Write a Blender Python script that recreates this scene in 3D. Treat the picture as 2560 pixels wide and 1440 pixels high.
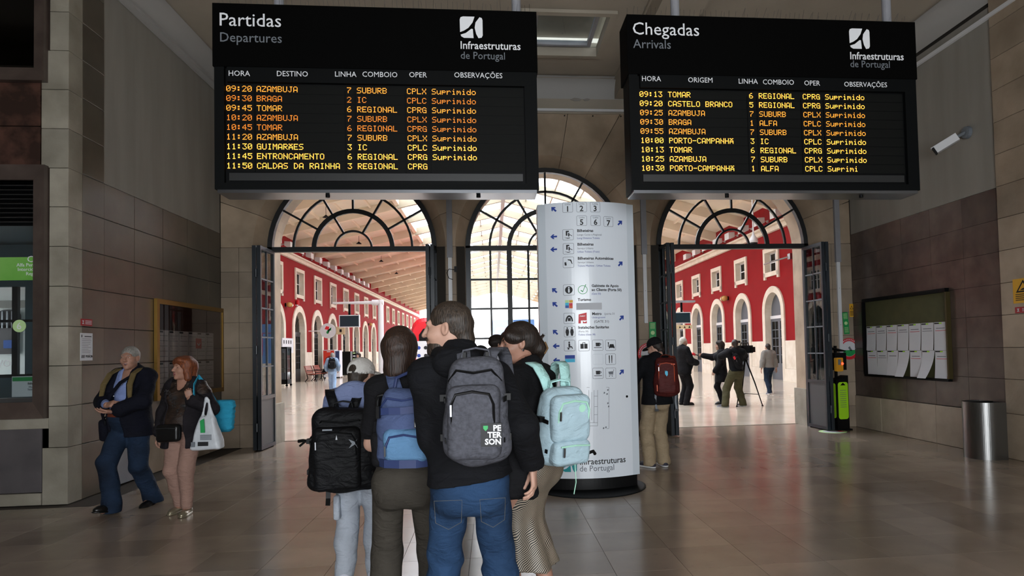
import bpy, math, random
import numpy as np
from math import sin, cos, pi, radians, sqrt
from mathutils import Matrix, Vector
random.seed(7); RNG = np.random.RandomState(5)
for o in list(bpy.data.objects): bpy.data.objects.remove(o, do_unlink=True)
SC = bpy.context.scene
COL = SC.collection
# ------------------------------------------------------------------ camera (solved from the photo's vanishing points, 2560x1440)
FPX, PITCH, YAW, ROLL, PX0, PY0, CAMH = 1650., .0334, .0972, -.0221, 1391.3, 818.1, 1.60
_f = np.array([sin(YAW)*cos(PITCH), cos(YAW)*cos(PITCH), sin(PITCH)])
_r = np.array([cos(YAW), -sin(YAW), 0.]); _u = np.cross(_r, _f)
_cx = cos(ROLL)*_r + sin(ROLL)*_u; _cu = -sin(ROLL)*_r + cos(ROLL)*_u
_O = np.array([0, 0, CAMH])
def ray(x, y): return _f + _cx*(x-PX0)/FPX - _cu*(y-PY0)/FPX
def onZ(x, y, z=0.): d = ray(x, y); return _O + d*((z-CAMH)/d[2])
def onX(x, y, X): d = ray(x, y); return _O + d*(X/d[0])
def onY(x, y, Y): d = ray(x, y); return _O + d*(Y/d[1])
cam = bpy.data.cameras.new('camera'); camo = bpy.data.objects.new('camera', cam); COL.objects.link(camo)
cam.sensor_width = 36; cam.lens = FPX/2560*36; cam.clip_end = 600; cam.clip_start = .05
cam.shift_x = -(PX0-1280)/2560; cam.shift_y = (PY0-720)/2560
camo.matrix_world = Matrix(((_cx[0], _cu[0], -_f[0], 0), (_cx[1], _cu[1], -_f[1], 0), (_cx[2], _cu[2], -_f[2], CAMH), (0, 0, 0, 1)))
SC.camera = camo
# ------------------------------------------------------------------ daylight: bright overcast sky
w = bpy.data.worlds.new('World'); SC.world = w; w.use_nodes = True
bg = w.node_tree.nodes['Background']; bg.inputs[0].default_value = (.93, .96, 1., 1); bg.inputs[1].default_value = 6.4
SC.view_settings.view_transform = 'Standard'; SC.view_settings.look = 'None'
SC.view_settings.gamma = 1; SC.view_settings.use_curve_mapping = False
SC.view_settings.exposure = 0.28
def area(name, loc, rot, sx, sy, power, col=(1, 1, 1)):
    l = bpy.data.lights.new(name, 'AREA'); l.shape = 'RECTANGLE'; l.size = sx; l.size_y = sy; l.energy = power; l.color = col
    o = bpy.data.objects.new(name, l); COL.objects.link(o); o.location = loc; o.rotation_euler = rot; return o
# daylight that comes down through the glazed roof of the concourse, the sky lights it; the lamp stands for the street doors behind the camera
area('daylight_street_doors', (.5, -3.4, 2.4), (radians(90), 0, 0), 5, 3.0, 320, (.93, .97, 1))
# ------------------------------------------------------------------ materials
MATS = {}
def nodes(name):
    m = bpy.data.materials.new(name); m.use_nodes = True; nt = m.node_tree
    return m, nt, nt.nodes['Principled BSDF']
def rgb(h):
    if isinstance(h, str):
        h = h.lstrip('#'); c = [int(h[i:i+2], 16)/255 for i in (0, 2, 4)]
        return tuple(x/12.92 if x <= .04045 else ((x+.055)/1.055)**2.4 for x in c)
    return tuple(h)
def mat(name, col, rough=.6, metal=0., var=0., scale=6., bump=0., bscale=60., rnd=0., emit=0., ecol=None, coat=0., col2=None, stretch=None, alpha=None, spec=None, subs=0., contrast=(.35, .65), wrinkle=0.):
    if name in MATS: return MATS[name]
    m, nt, p = nodes(name); L = nt.links.new; N = nt.nodes.new
    c = rgb(col); p.inputs['Base Color'].default_value = (*c, 1); p.inputs['Roughness'].default_value = rough; p.inputs['Metallic'].default_value = metal
    if coat: p.inputs['Coat Weight'].default_value = coat; p.inputs['Coat Roughness'].default_value = .08
    if spec is not None: p.inputs['Specular IOR Level'].default_value = spec
    if subs: p.inputs['Subsurface Weight'].default_value = subs; p.inputs['Subsurface Scale'].default_value = .01
    if emit: p.inputs['Emission Color'].default_value = (*rgb(ecol or col), 1); p.inputs['Emission Strength'].default_value = emit
    geo = None
    def pos():
        g = N('ShaderNodeNewGeometry'); out = g.outputs['Position']
        if stretch:
            mp = N('ShaderNodeMapping'); mp.inputs['Scale'].default_value = stretch; L(out, mp.inputs['Vector']); out = mp.outputs[0]
        return out
    if var or col2:
        t = N('ShaderNodeTexNoise'); t.inputs['Scale'].default_value = scale; t.inputs['Detail'].default_value = 6; L(pos(), t.inputs['Vector'])
        r = N('ShaderNodeMapRange'); r.inputs['From Min'].default_value = contrast[0]; r.inputs['From Max'].default_value = contrast[1]; L(t.outputs['Fac'], r.inputs['Value'])
        mx = N('ShaderNodeMix'); mx.data_type = 'RGBA'
        c2 = rgb(col2) if col2 else tuple(min(1, x*(1+var)) for x in c); c1 = c if col2 else tuple(x*(1-var) for x in c)
        mx.inputs['A'].default_value = (*c1, 1); mx.inputs['B'].default_value = (*c2, 1); L(r.outputs[0], mx.inputs['Factor'])
        src = mx.outputs['Result']
        if rnd:
            oi = N('ShaderNodeObjectInfo'); mr = N('ShaderNodeMapRange'); mr.inputs['To Min'].default_value = 1-rnd; mr.inputs['To Max'].default_value = 1+rnd
            L(oi.outputs['Random'], mr.inputs['Value']); hs = N('ShaderNodeHueSaturation'); L(mr.outputs[0], hs.inputs['Value']); L(src, hs.inputs['Color']); src = hs.outputs[0]
        L(src, p.inputs['Base Color'])
    if bump:
        t = N('ShaderNodeTexNoise'); t.inputs['Scale'].default_value = bscale; t.inputs['Detail'].default_value = 4; L(pos(), t.inputs['Vector'])
        b = N('ShaderNodeBump'); b.inputs['Strength'].default_value = bump; b.inputs['Distance'].default_value = .01; L(t.outputs['Fac'], b.inputs['Height']); L(b.outputs[0], p.inputs['Normal'])
    if wrinkle:
        t = N('ShaderNodeTexNoise'); t.inputs['Scale'].default_value = 15; t.inputs['Detail'].default_value = 2.5; t.inputs['Distortion'].default_value = 1.2; g = N('ShaderNodeNewGeometry'); mp = N('ShaderNodeMapping'); mp.inputs['Rotation'].default_value = (.5, .3, 0); mp.inputs['Scale'].default_value = (.7, .7, 1.5); L(g.outputs['Position'], mp.inputs[0]); L(mp.outputs[0], t.inputs['Vector'])
        b2 = N('ShaderNodeBump'); b2.inputs['Strength'].default_value = wrinkle; b2.inputs['Distance'].default_value = .035; L(t.outputs['Fac'], b2.inputs['Height'])
        if bump: L(b.outputs[0], b2.inputs['Normal'])
        L(b2.outputs[0], p.inputs['Normal'])
    MATS[name] = m; return m
def glassmat(name, tint=(1, 1, 1), refl=.12, rough=.0, dark=0.):
    m = bpy.data.materials.new(name); m.use_nodes = True; nt = m.node_tree; nt.nodes.clear(); N = nt.nodes.new; L = nt.links.new
    o = N('ShaderNodeOutputMaterial'); t = N('ShaderNodeBsdfTransparent'); t.inputs[0].default_value = (*tint, 1)
    g = N('ShaderNodeBsdfGlossy'); g.inputs['Roughness'].default_value = rough; g.inputs[0].default_value = (.9, .9, .9, 1)
    lw = N('ShaderNodeLayerWeight'); lw.inputs['Blend'].default_value = .5; pw = N('ShaderNodeMath'); pw.operation = 'POWER'; pw.inputs[1].default_value = 5.; L(lw.outputs['Facing'], pw.inputs[0])
    ma = N('ShaderNodeMath'); ma.operation = 'MULTIPLY_ADD'; ma.inputs[1].default_value = .5; ma.inputs[2].default_value = refl/2; ma.use_clamp = True
    L(pw.outputs[0], ma.inputs[0]); mx = N('ShaderNodeMixShader'); L(ma.outputs[0], mx.inputs[0]); L(t.outputs[0], mx.inputs[1]); L(g.outputs[0], mx.inputs[2]); L(mx.outputs[0], o.inputs[0])
    MATS[name] = m; return m
# stone and shell
mat('limestone', '#837d70', .55, var=.3, col2='#a29c8e', scale=2.2, bump=.25, bscale=30, rnd=.12)
mat('limestone_arch', '#94826d', .6, col2='#b39f88', scale=1.8, bump=.25, bscale=30, rnd=.14)
mat('limestone_pier', '#8a7b69', .6, col2='#a59481', scale=1.8, bump=.25, bscale=30, rnd=.14)
mat('limestone_base', '#9a8c7c', .5, col2='#b3a594', scale=2.0, bump=.2, bscale=30, rnd=.08)
mat('mortar', '#2e2923', .9)
mat('brown_marble', '#473c37', .25, col2='#584c46', scale=2.6, bump=.03, rnd=.16)
mat('red_marble', '#33241f', .2, col2='#553a31', scale=4., bump=.03, contrast=(.42, .62))
mat('taupe_marble', '#4c463c', .3, col2='#5d564a', scale=1.8, bump=.05, rnd=.14)
mat('slate', '#4a4648', .5, col2='#5a5557', scale=3)
mat('plaster', '#8f8b84', .8, var=.08, scale=1.2, bump=.08, bscale=12, stretch=(3, 3, .4))
mat('ceiling_paint', '#a39a8c', .8, var=.04, scale=1.5)
mat('cornice_white', '#a8a7a4', .7)
mat('grey_paint', '#8c8d93', .55, var=.05)
def floor_tile():
    m, nt, p = nodes('floor_marble'); L = nt.links.new; N = nt.nodes.new
    g = N('ShaderNodeNewGeometry'); oi = N('ShaderNodeObjectInfo')
    t = N('ShaderNodeTexNoise'); t.inputs['Scale'].default_value = 1.6; t.inputs['Detail'].default_value = 4; L(g.outputs['Position'], t.inputs['Vector'])
    cr = N('ShaderNodeValToRGB'); e = cr.color_ramp.elements
    e[0].position = .3; e[0].color = (*rgb('#85776a'), 1); e[1].position = .72; e[1].color = (*rgb('#978879'), 1); L(t.outputs['Fac'], cr.inputs[0])
    mr = N('ShaderNodeMapRange'); mr.inputs['To Min'].default_value = .82; mr.inputs['To Max'].default_value = 1.12; L(oi.outputs['Random'], mr.inputs['Value'])
    hs = N('ShaderNodeHueSaturation'); L(mr.outputs[0], hs.inputs['Value']); L(cr.outputs[0], hs.inputs['Color'])
    v = N('ShaderNodeTexVoronoi'); v.inputs['Scale'].default_value = 5.5; mp = N('ShaderNodeMapping'); mp.inputs['Scale'].default_value = (1, 2.6, 1); L(g.outputs['Position'], mp.inputs[0])
    n2 = N('ShaderNodeTexNoise'); n2.inputs['Scale'].default_value = 16; n2.inputs['Detail'].default_value = 5; L(mp.outputs[0], n2.inputs['Vector'])
    r2 = N('ShaderNodeMapRange'); r2.inputs['From Min'].default_value = .66; r2.inputs['From Max'].default_value = .74; L(n2.outputs['Fac'], r2.inputs['Value'])
    mx = N('ShaderNodeMix'); mx.data_type = 'RGBA'; mx.inputs['B'].default_value = (*rgb('#4a4038'), 1); ml = N('ShaderNodeMath'); ml.operation = 'MULTIPLY'; ml.inputs[1].default_value = .3
    L(r2.outputs[0], ml.inputs[0]); L(ml.outputs[0], mx.inputs['Factor']); L(hs.outputs[0], mx.inputs['A']); L(mx.outputs['Result'], p.inputs['Base Color'])
    rr = N('ShaderNodeMapRange'); rr.inputs['To Min'].default_value = .17; rr.inputs['To Max'].default_value = .21; L(t.outputs['Fac'], rr.inputs['Value']); L(rr.outputs[0], p.inputs['Roughness'])
    MATS['floor_marble'] = m
floor_tile()
mat('floor_concourse', '#bdb0a0', .14, col2='#cabfb0', scale=1.2)
mat('joint_dark', '#3d352d', .8)
mat('red_wall', '#8c1a1e', .8, var=.06, scale=.8, spec=.1)
mat('facade_stone', '#d6cab8', .8, col2='#e2d9ca', scale=2.5, rnd=.05, spec=.15)
mat('cream_roof', '#d8cebb', .8, var=.05, scale=1.)
mat('cream_beam', '#dccdb6', .8, var=.06, scale=1.)
mat('white_beam', '#a59c88', .8)
mat('iron', '#171b1e', .42, var=.1)
mat('iron_blue', '#1d262e', .38, var=.1)
mat('door_grey', '#474b4e', .5)
mat('shutter_grey', '#5b6066', .6)
glassmat('glass', (1, 1, 1), .06)
glassmat('door_glass', (.82, .86, .86), .14)
glassmat('dark_glass', (.25, .28, .3), .1)
glassmat('display_glass', (.75, .72, .7), .16)
glassmat('roof_glass', (.97, .98, 1), .03)
# generic
mat('black_metal', '#060708', .55, spec=.12); mat('black_plastic', '#0a0a0b', .45, spec=.2); mat('black_panel', '#030303', .7, spec=.05); mat('panel_grey', '#080a0b', .6, spec=.1)
mat('board_dark', '#111211', .6, spec=.1); mat('white_sign', '#e8eaee', .6); mat('grey_sign', '#6d737a', .6); mat('white_metal', '#d9dbde', .35); mat('steel', '#8d8f94', .28, metal=1.)
mat('brushed_steel', '#80807f', .3, metal=1., bump=.1, bscale=200, stretch=(1, 1, .02)); mat('gold', '#8a6a2e', .4, metal=.7); mat('cork_green', '#4a4a2a', .8, var=.08)
mat('paper', '#d8d9de', .8); mat('totem_white', '#dfe6ee', .28, coat=.3); mat('totem_side', '#c9d2da', .35); mat('ink_blue', '#1f3f95', .6); mat('ink_black', '#15161a', .6); mat('ink_grey', '#6a6f78', .6)
mat('teal', '#0d8f95', .5); mat('ink_red', '#d2222f', .5); mat('yellow', '#dba51e', .5); mat('lime', '#a5e21c', .5); mat('green', '#1f9a51', .5); mat('pale_green', '#bfe0a0', .6); mat('orange', '#d8541e', .5); mat('cyan', '#37b6dd', .5); mat('blue', '#2c5aa8', .5); mat('red_plastic', '#c4161f', .4)
mat('grey_tape', '#b7bac0', .7); mat('sign_red', '#a31922', .5); mat('amber_sensor', '#d99a1a', .4)
mat('led_hot', '#ffb347', .5, emit=2.4, ecol=(1., .43, .05)); mat('led_mid', '#ff9a30', .5, emit=1.4, ecol=(1., .33, .035)); mat('led_dim', '#ff8a20', .5, emit=.75, ecol=(1., .28, .03)); mat('red_led', '#ff2a1a', .4, emit=4, ecol=(1, .05, .02)); mat('white_led', '#ffffff', .5, emit=.55, ecol=(.75, .85, 1))
mat('screen_blue', '#0a1016', .25, emit=.05, ecol=(.1, .3, .4)); mat('window_blue', '#e6edf0', .3)
# ------------------------------------------------------------------ objects
def link(o, parent=None):
    COL.objects.link(o)
    if parent: o.parent = parent
    return o
def tag(o, label=None, cat=None, group=None, kind=None):
    if label: o['label'] = label
    if cat: o['category'] = cat
    if group: o['group'] = group
    if kind: o['kind'] = kind
    return o
def empty(name, loc=(0, 0, 0), rz=0., label=None, cat=None, group=None, kind=None):
    o = bpy.data.objects.new(name, None); link(o); o.location = loc; o.rotation_euler = (0, 0, rz); o.empty_display_size = .1
    return tag(o, label, cat, group, kind)
class MB:
    def __init__(s): s.v = []; s.f = []; s.m = []; s.mi = 0; s.sm = False
    def add(s, vs, fs):
        b = len(s.v); s.v += [tuple(map(float, p)) for p in vs]; s.f += [tuple(b+i for i in f) for f in fs]; s.m += [s.mi]*len(fs); return s
    def box(s, x0, x1, y0, y1, z0, z1):
        return s.add([(x0, y0, z0), (x1, y0, z0), (x1, y1, z0), (x0, y1, z0), (x0, y0, z1), (x1, y0, z1), (x1, y1, z1), (x0, y1, z1)],
            [(3, 2, 1, 0), (4, 5, 6, 7), (0, 1, 5, 4), (1, 2, 6, 5), (2, 3, 7, 6), (3, 0, 4, 7)])
    def prism(s, pts, fn, d0, d1):   # 2-D outline (counter-clockwise when seen along -fn axis), fn(u,v,d)->xyz
        n = len(pts); return s.add([fn(u, v, d0) for u, v in pts]+[fn(u, v, d1) for u, v in pts], [tuple(range(n))[::-1], tuple(range(n, 2*n))]+[(i, (i+1) % n, n+(i+1) % n, n+i) for i in range(n)])
    def lathe(s, prof, n=20, c=(0, 0, 0), ax='z'):
        vs = []; fs = []
        for r, z in prof:
            for k in range(n):
                a = 2*pi*k/n; p = (r*cos(a), r*sin(a), z)
                if ax == 'x': p = (z, p[0], p[1])
                if ax == 'y': p = (p[0], z, p[1])
                vs.append((c[0]+p[0], c[1]+p[1], c[2]+p[2]))
        m = len(prof)
        for i in range(m-1):
            for k in range(n): fs.append((i*n+k, i*n+(k+1) % n, (i+1)*n+(k+1) % n, (i+1)*n+k))
        fs.append(tuple(range(n))[::-1]); fs.append(tuple(range((m-1)*n, m*n)))
        return s.add(vs, fs)
    def tube(s, pts, r, n=8, closed=False):
        P = [Vector(p) for p in pts]; rr = r if isinstance(r, (list, tuple)) else [r]*len(P); vs = []; fs = []; m = len(P)
        ref = None
        for i, p in enumerate(P):
            a = P[i-1] if (i > 0 or closed) else p; b = P[(i+1) % m] if (i < m-1 or closed) else p
            t = (b-a).normalized()
            if ref is None: ref = t.orthogonal().normalized()
            ref = (ref - t*ref.dot(t))
            ref = ref.normalized() if ref.length > 1e-6 else t.orthogonal().normalized()
            q = t.cross(ref)
            for k in range(n):
                an = 2*pi*k/n; vs.append(p+(ref*cos(an)+q*sin(an))*rr[i])
        for i in range(m if closed else m-1):
            for k in range(n): fs.append((i*n+k, i*n+(k+1) % n, ((i+1) % m)*n+(k+1) % n, ((i+1) % m)*n+k))
        if not closed: fs += [tuple(range(n))[::-1], tuple(range((m-1)*n, m*n))]
        return s.add(vs, fs)
    def ribbon(s, pts, w, th, nrm):   # flat strap along pts; nrm = outward normal(s)
        P = [Vector(p) for p in pts]; m = len(P); vs = []; fs = []
        for i, p in enumerate(P):
            t = (P[min(i+1, m-1)]-P[max(i-1, 0)]).normalized(); nn = Vector(nrm[i] if isinstance(nrm, list) else nrm); nn = (nn-t*nn.dot(t)).normalized(); sd = t.cross(nn)
            ww = w[i] if isinstance(w, (list, tuple)) else w
            for a, b in ((-.5, 0), (.5, 0), (.5, 1), (-.5, 1)): vs.append(p+sd*ww*a+nn*th*b)
        for i in range(m-1):
            for k in range(4): fs.append((i*4+k, i*4+(k+1) % 4, i*4+4+(k+1) % 4, i*4+4+k))
        fs += [(3, 2, 1, 0), tuple(range(m*4-4, m*4))]
        return s.add(vs, fs)
    def mesh(s, name, mats, smooth=False):
        me = bpy.data.meshes.new(name); me.from_pydata(s.v, [], s.f)
        for k in (mats if isinstance(mats, (list, tuple)) else [mats]): me.materials.append(MATS[k] if isinstance(k, str) else k)
        me.polygons.foreach_set('material_index', s.m)
        if smooth: me.polygons.foreach_set('use_smooth', [True]*len(s.f))
        me.validate(); me.update(); return me
    def build(s, name, mats, parent=None, smooth=False, loc=None, rot=None):
        o = bpy.data.objects.new(name, s.mesh(name, mats, smooth)); link(o, parent)
        if loc is not None: o.location = loc
        if rot is not None: o.rotation_euler = rot
        return o
def put(name, me, parent=None, loc=(0, 0, 0), rot=(0, 0, 0)):
    o = bpy.data.objects.new(name, me); link(o, parent); o.location = loc; o.rotation_euler = rot; return o
SLAB = {}
def slab(name, parent, c, size, face, material, ch=.004):
    """stone piece: box of size (sx,sy,sz) centred at c with the edges of its visible face chamfered; face in '-y','+x','-x','+z','+y'; mesh shared between equal pieces"""
    key = (round(size[0], 3), round(size[1], 3), round(size[2], 3), face, material)
    if key not in SLAB:
        sx, sy, sz = [v/2 for v in size]
        ax = 'xyz'.index(face[1]); sg = 1 if face[0] == '+' else -1
        h = [sx, sy, sz]; a, b = [i for i in range(3) if i != ax]; vs = []
        for lev, ins in ((-1, 0), (1, 0), (1, ch)):
            for ua, ub in ((-1, -1), (1, -1), (1, 1), (-1, 1)):
                p = [0, 0, 0]; p[ax] = sg*lev*h[ax] - (sg*ch if (lev == 1 and ins == 0) else 0); p[a] = ua*(h[a]-ins); p[b] = ub*(h[b]-ins); vs.append(tuple(p))
        fs = [(0, 1, 2, 3)]+[(i, (i+1) % 4, 4+(i+1) % 4, 4+i) for i in range(4)]+[(4+i, 4+(i+1) % 4, 8+(i+1) % 4, 8+i) for i in range(4)]+[(8, 9, 10, 11)]
        me = bpy.data.meshes.new(name); me.from_pydata(vs, [], fs); me.materials.append(MATS[material])
        import bmesh
        bm = bmesh.new(); bm.from_mesh(me); bmesh.ops.recalc_face_normals(bm, faces=bm.faces); bm.to_mesh(me); bm.free()
        SLAB[key] = me
    return put(name, SLAB[key], parent, c)
def text(name, s, size, material, parent, mtx, align='LEFT', ext=.0015, sx=1., bold=0.):
    cu = bpy.data.curves.new(name, 'FONT'); cu.body = s; cu.size = size; cu.align_x = align; cu.extrude = ext; cu.resolution_u = 2; cu.offset = bold; cu.space_character = 1.0
    t = bpy.data.objects.new(name+'_c', cu); COL.objects.link(t)
    dg = bpy.context.evaluated_depsgraph_get(); me = bpy.data.meshes.new_from_object(t.evaluated_get(dg)); bpy.data.objects.remove(t, do_unlink=True)
    me.transform(Matrix.Diagonal((sx, 1, 1, 1))); me.transform(mtx); me.materials.clear(); me.materials.append(MATS[material])
    o = bpy.data.objects.new(name, me); link(o, parent); return o
def MX(o, r, u):   # matrix from origin, right, up
    r = Vector(r).normalized(); u = Vector(u).normalized(); n = r.cross(u); o = Vector(o)
    return Matrix(((r.x, u.x, n.x, o.x), (r.y, u.y, n.y, o.y), (r.z, u.z, n.z, o.z), (0, 0, 0, 1)))
FR = lambda x, y, z: MX((x, y, z), (1, 0, 0), (0, 0, 1))     # upright, facing -y (the camera side)
def rrect(x0, x1, z0, z1, r, n=5):
    P = []
    for cx_, cz_, a0 in ((x1-r, z1-r, 0), (x0+r, z1-r, 90), (x0+r, z0+r, 180), (x1-r, z0+r, 270)):
        for k in range(n+1): a = radians(a0+90*k/n); P.append((cx_+r*cos(a), cz_+r*sin(a)))
    return P
FXZ = lambda u, v, d: (u, d, v)
def sector(cx, cz, r, a0, a1, x0, x1, z1, n=4):
    """outline between arc of radius r and the box [x0,x1]x[cz,z1], angles a0<a1 (deg)"""
    inner = [(cx+r*cos(radians(a0+(a1-a0)*k/n)), cz+r*sin(radians(a0+(a1-a0)*k/n))) for k in range(n+1)]
    def hit(a):
        c, s = cos(radians(a)), sin(radians(a)); t = 1e9
        if c > 1e-6: t = min(t, (x1-cx)/c)
        if c < -1e-6: t = min(t, (x0-cx)/c)
        if s > 1e-6: t = min(t, (z1-cz)/s)
        return (cx+t*c, cz+t*s)
    ang = [a0, a1]
    for xx in (x0, x1):
        a = math.degrees(math.atan2(z1-cz, xx-cx))
        if a0+.01 < a < a1-.01: ang.append(a)
    return inner, [hit(a) for a in sorted(ang)]
# ================================================================== VESTIBULE SHELL
XL, XR, YF, YW, YB, YBK = -4.72, 6.90, 7.87, 12.05, 12.30, 12.85
ZC = 6.6
def struct(o): o['kind'] = 'structure'; return o
# --- floor: square marble slabs on a bed
fl = struct(MB().box(-10, XR, -4, YBK, -.3, -.008).build('floor', 'joint_dark'))
tw, th = .521, .503
tl = []
for i in range(-20, 16):
    for j in range(-16, 18):
        x = .84+tw*(i+.5); y = 4.70+th*(j+.5)
        if not (-9.9 < x-tw/2 and x+tw/2 < XR+.3 and y+th/2 < YBK+.05): continue
        if x-tw/2 < XL-.02 and y+th/2 > YF: continue
        d = np.array([x, y, 0])-_O; z = d@_f
        vis = z > .5 and -60 < PX0+FPX*(d@_cx)/z < 2620 and PY0-FPX*(d@_cu)/z < 1475
        tl.append((not vis, x*x+y*y, x, y))
tl.sort(); rest = MB()
tme = MB()
g_ = .0016
def tilev(mb, x, y):
    a, b = tw/2-g_, th/2-g_; ch = .0002
    mb.add([(x-a, y-b, -.02), (x+a, y-b, -.02), (x+a, y+b, -.02), (x-a, y+b, -.02), (x-a, y-b, -ch), (x+a, y-b, -ch), (x+a, y+b, -ch), (x-a, y+b, -ch), (x-a+ch, y-b+ch, 0), (x+a-ch, y-b+ch, 0), (x+a-ch, y+b-ch, 0), (x-a+ch, y+b-ch, 0)],
        [(0, 1, 5, 4), (1, 2, 6, 5), (2, 3, 7, 6), (3, 0, 4, 7), (4, 5, 9, 8), (5, 6, 10, 9), (6, 7, 11, 10), (7, 4, 8, 11), (8, 9, 10, 11)])
tilev(tme, 0, 0); tme = tme.mesh('floor_slab', 'floor_marble')
for k, (nv, d, x, y) in enumerate(tl):
    if k < 300: put('floor_slab', tme, fl, (x, y, 0))
    else: tilev(rest, x, y)
tag(rest.build('floor_slabs', 'floor_marble', fl), kind='stuff')
# --- side wall, left: pilaster blocks, stone base, marble lining, plaster above
ZS = [0, .632, 1.089, 1.538, 1.981, 2.43, 2.877, 3.325, 3.765, 4.213, 4.66, 5.108, 5.555, 6.003, 6.33]
YS = [8.56, 9.254, 10.018, 10.787, 11.545, YW]
mb = MB(); mb.box(-5.05, XL-.03, YF+.03, YBK, 0, ZC); wl = struct(mb.build('wall_left', 'mortar'))
J = .006
for a, b in zip(ZS[:-1], ZS[1:]):
    slab('stone_block', wl, (XL-.02, (YF+.25+8.56)/2, (a+b)/2), (.04, 8.56-YF-.25-J, b-a-J), '+x', 'taupe_marble')
for k in range(5):
    y0, y1 = YS[k], YS[k+1]
    if k > 0: slab('base_slab', wl, (XL-.02, (y0+y1)/2, .316), (.04, y1-y0-J, .632-J), '+x', 'limestone_pier')
    for a, b in zip(ZS[1:8], ZS[2:9]):
        slab('marble_panel', wl, (XL-.025, (y0+y1)/2, (a+b)/2), (.04, y1-y0-J, b-a-J), '+x', 'taupe_marble')
MB().box(XL-.04, XL-.012, 8.56, YW, 3.768, 6.33).build('plaster_panel', 'plaster', wl)
pn = MB().box(XL-.03, XL+.012, 8.62, 9.26, .02, .60).box(XL+.012, XL+.02, 8.64, 8.66, .04, .58).box(XL+.012, XL+.02, 9.22, 9.24, .04, .58).build('access_panel', 'grey_paint', wl)
# --- return of the left wall that faces the entrance, with the ticket window
mb = MB()
WX0, WX1 = -7.6, -5.085
for x0, x1, z0, z1 in ((-10, WX0, 0, ZC), (WX1, XL-.03, 0, ZC), (WX0, WX1, 0, 1.144), (WX0, WX1, 3.627, 4.9), (WX0, WX1, 6.2, ZC)): mb.box(x0, x1, YF+.03, YF+.45, z0, z1)
wf = struct(mb.build('wall_ticket_office', 'mortar'))
zz = [0]+ZS[1:9]
for a, b in zip(ZS[:-1], ZS[1:]):   # corner column
    xl = -4.99 if b < .9 else (-5.012 if 3.7 < a < 4.7 else -4.925)
    slab('stone_block', wf, ((xl+XL)/2, YF+.14, (a+b)/2), (XL-xl-J, .28, b-a-J), '-y', 'limestone')
slab('stone_block', wf, (-6.3, YF+.02, .903), (2.75, .04, .115), '-y', 'limestone')
slab('stone_block', wf, (-6.5, YF+.02, .07), (3.0, .04, .13), '-y', 'limestone')
slab('slate_panel', wf, (-6.5, YF+.025, .497), (3.0, .03, .708), '-y', 'slate')
for z0, z1 in ((3.77, 4.235), (4.24, 4.735)):
    for k in range(3): slab('marble_panel', wf, (-5.02-.44-k*.88, YF+.02, (z0+z1)/2), (.875, .04, z1-z0-.004), '-y', 'red_marble')
slab('stone_block', wf, (-8.7, YF+.02, 3.3), (2.1, .04, 6.5), '-y', 'limestone')
def win_frame(name, x0, x1, z0, z1, wdt, matn, yo):
    W = struct(empty(name, ((x0+x1)/2, yo, z0)))
    o = lambda p: (p[0]-(x0+x1)/2, p[1]-yo, p[2]-z0)
    X0, X1, Z0, Z1 = x0-wdt, x1+wdt, z0-wdt*1.15, z1+wdt
    for q in (((X0, Z0), (X1, Z0), (x1, z0), (x0, z0)), ((X1, Z0), (X1, Z1), (x1, z1), (x1, z0)), ((X1, Z1), (X0, Z1), (x0, z1), (x1, z1)), ((X0, Z1), (X0, Z0), (x0, z0), (x0, z1))):
        vs = [o((u, YF-.075 if k < 2 else YF-.01, v)) for k, (u, v) in enumerate(q)]+[o((u, YF+.2, v)) for u, v in q]
        MB().add(vs, [(0, 1, 2, 3), (4, 7, 6, 5), (0, 4, 5, 1), (1, 5, 6, 2), (2, 6, 7, 3), (3, 7, 4, 0)]).build('frame_bar', matn, W)
    return W, o
W1, o_ = win_frame('window_1', WX0, WX1, 1.144, 3.627, .155, 'brown_marble', YF)
c0 = ((WX0+WX1)/2, YF, 1.144)
def wchild(mb, name, m, par): ob = mb.build(name, m, par, loc=(-c0[0], -c0[1], -c0[2])); return ob
for k in range(9):
    z = 3.16+k*.052
    wchild(MB().add([(WX0, YF+.05, z), (WX1, YF+.05, z), (WX1, YF+.085, z+.04), (WX0, YF+.085, z+.04), (WX0, YF+.05, z+.006), (WX1, YF+.05, z+.006), (WX1, YF+.085, z+.046), (WX0, YF+.085, z+.046)], [(0, 1, 2, 3), (4, 5, 6, 7), (0, 1, 5, 4), (2, 3, 7, 6), (1, 2, 6, 5), (0, 3, 7, 4)]), 'louvre_slat', 'steel', W1)
wchild(MB().box(WX0, WX1, YF+.1, YF+.12, 3.13, 3.627), 'louvre_backing', 'black_metal', W1)
wchild(MB().box(WX0, WX1, YF+.09, YF+.096, 1.144, 3.13), 'pane', 'door_glass', W1)
wchild(MB().box(WX0, WX1, YF+.02, YF+.13, 1.144, 1.19), 'sill', 'steel', W1)
gb = wchild(MB().box(WX0, WX1, YF+.084, YF+.088, 2.51, 2.771), 'green_band', mat('band_green', '#5fa83a', .5, col2='#8cc866', scale=1.5), W1)
def wtext(nm, s, size, x, z, m='white_sign', y=.082, al='RIGHT'): text(nm, s, size, m, W1, Matrix.Translation((-c0[0], -c0[1], -c0[2])) @ FR(x, YF+y, z), al)
XV = onY(84, 670, YF+.082)[0]
for s_, py, sz in (('C', 655, .1), ('Alfa Pen', 666, .054), ('Intercid', 677, .054), ('Reg', 688, .054)): wtext('lettering', s_, sz, XV, onY(84, py, YF+.082)[2])
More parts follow.
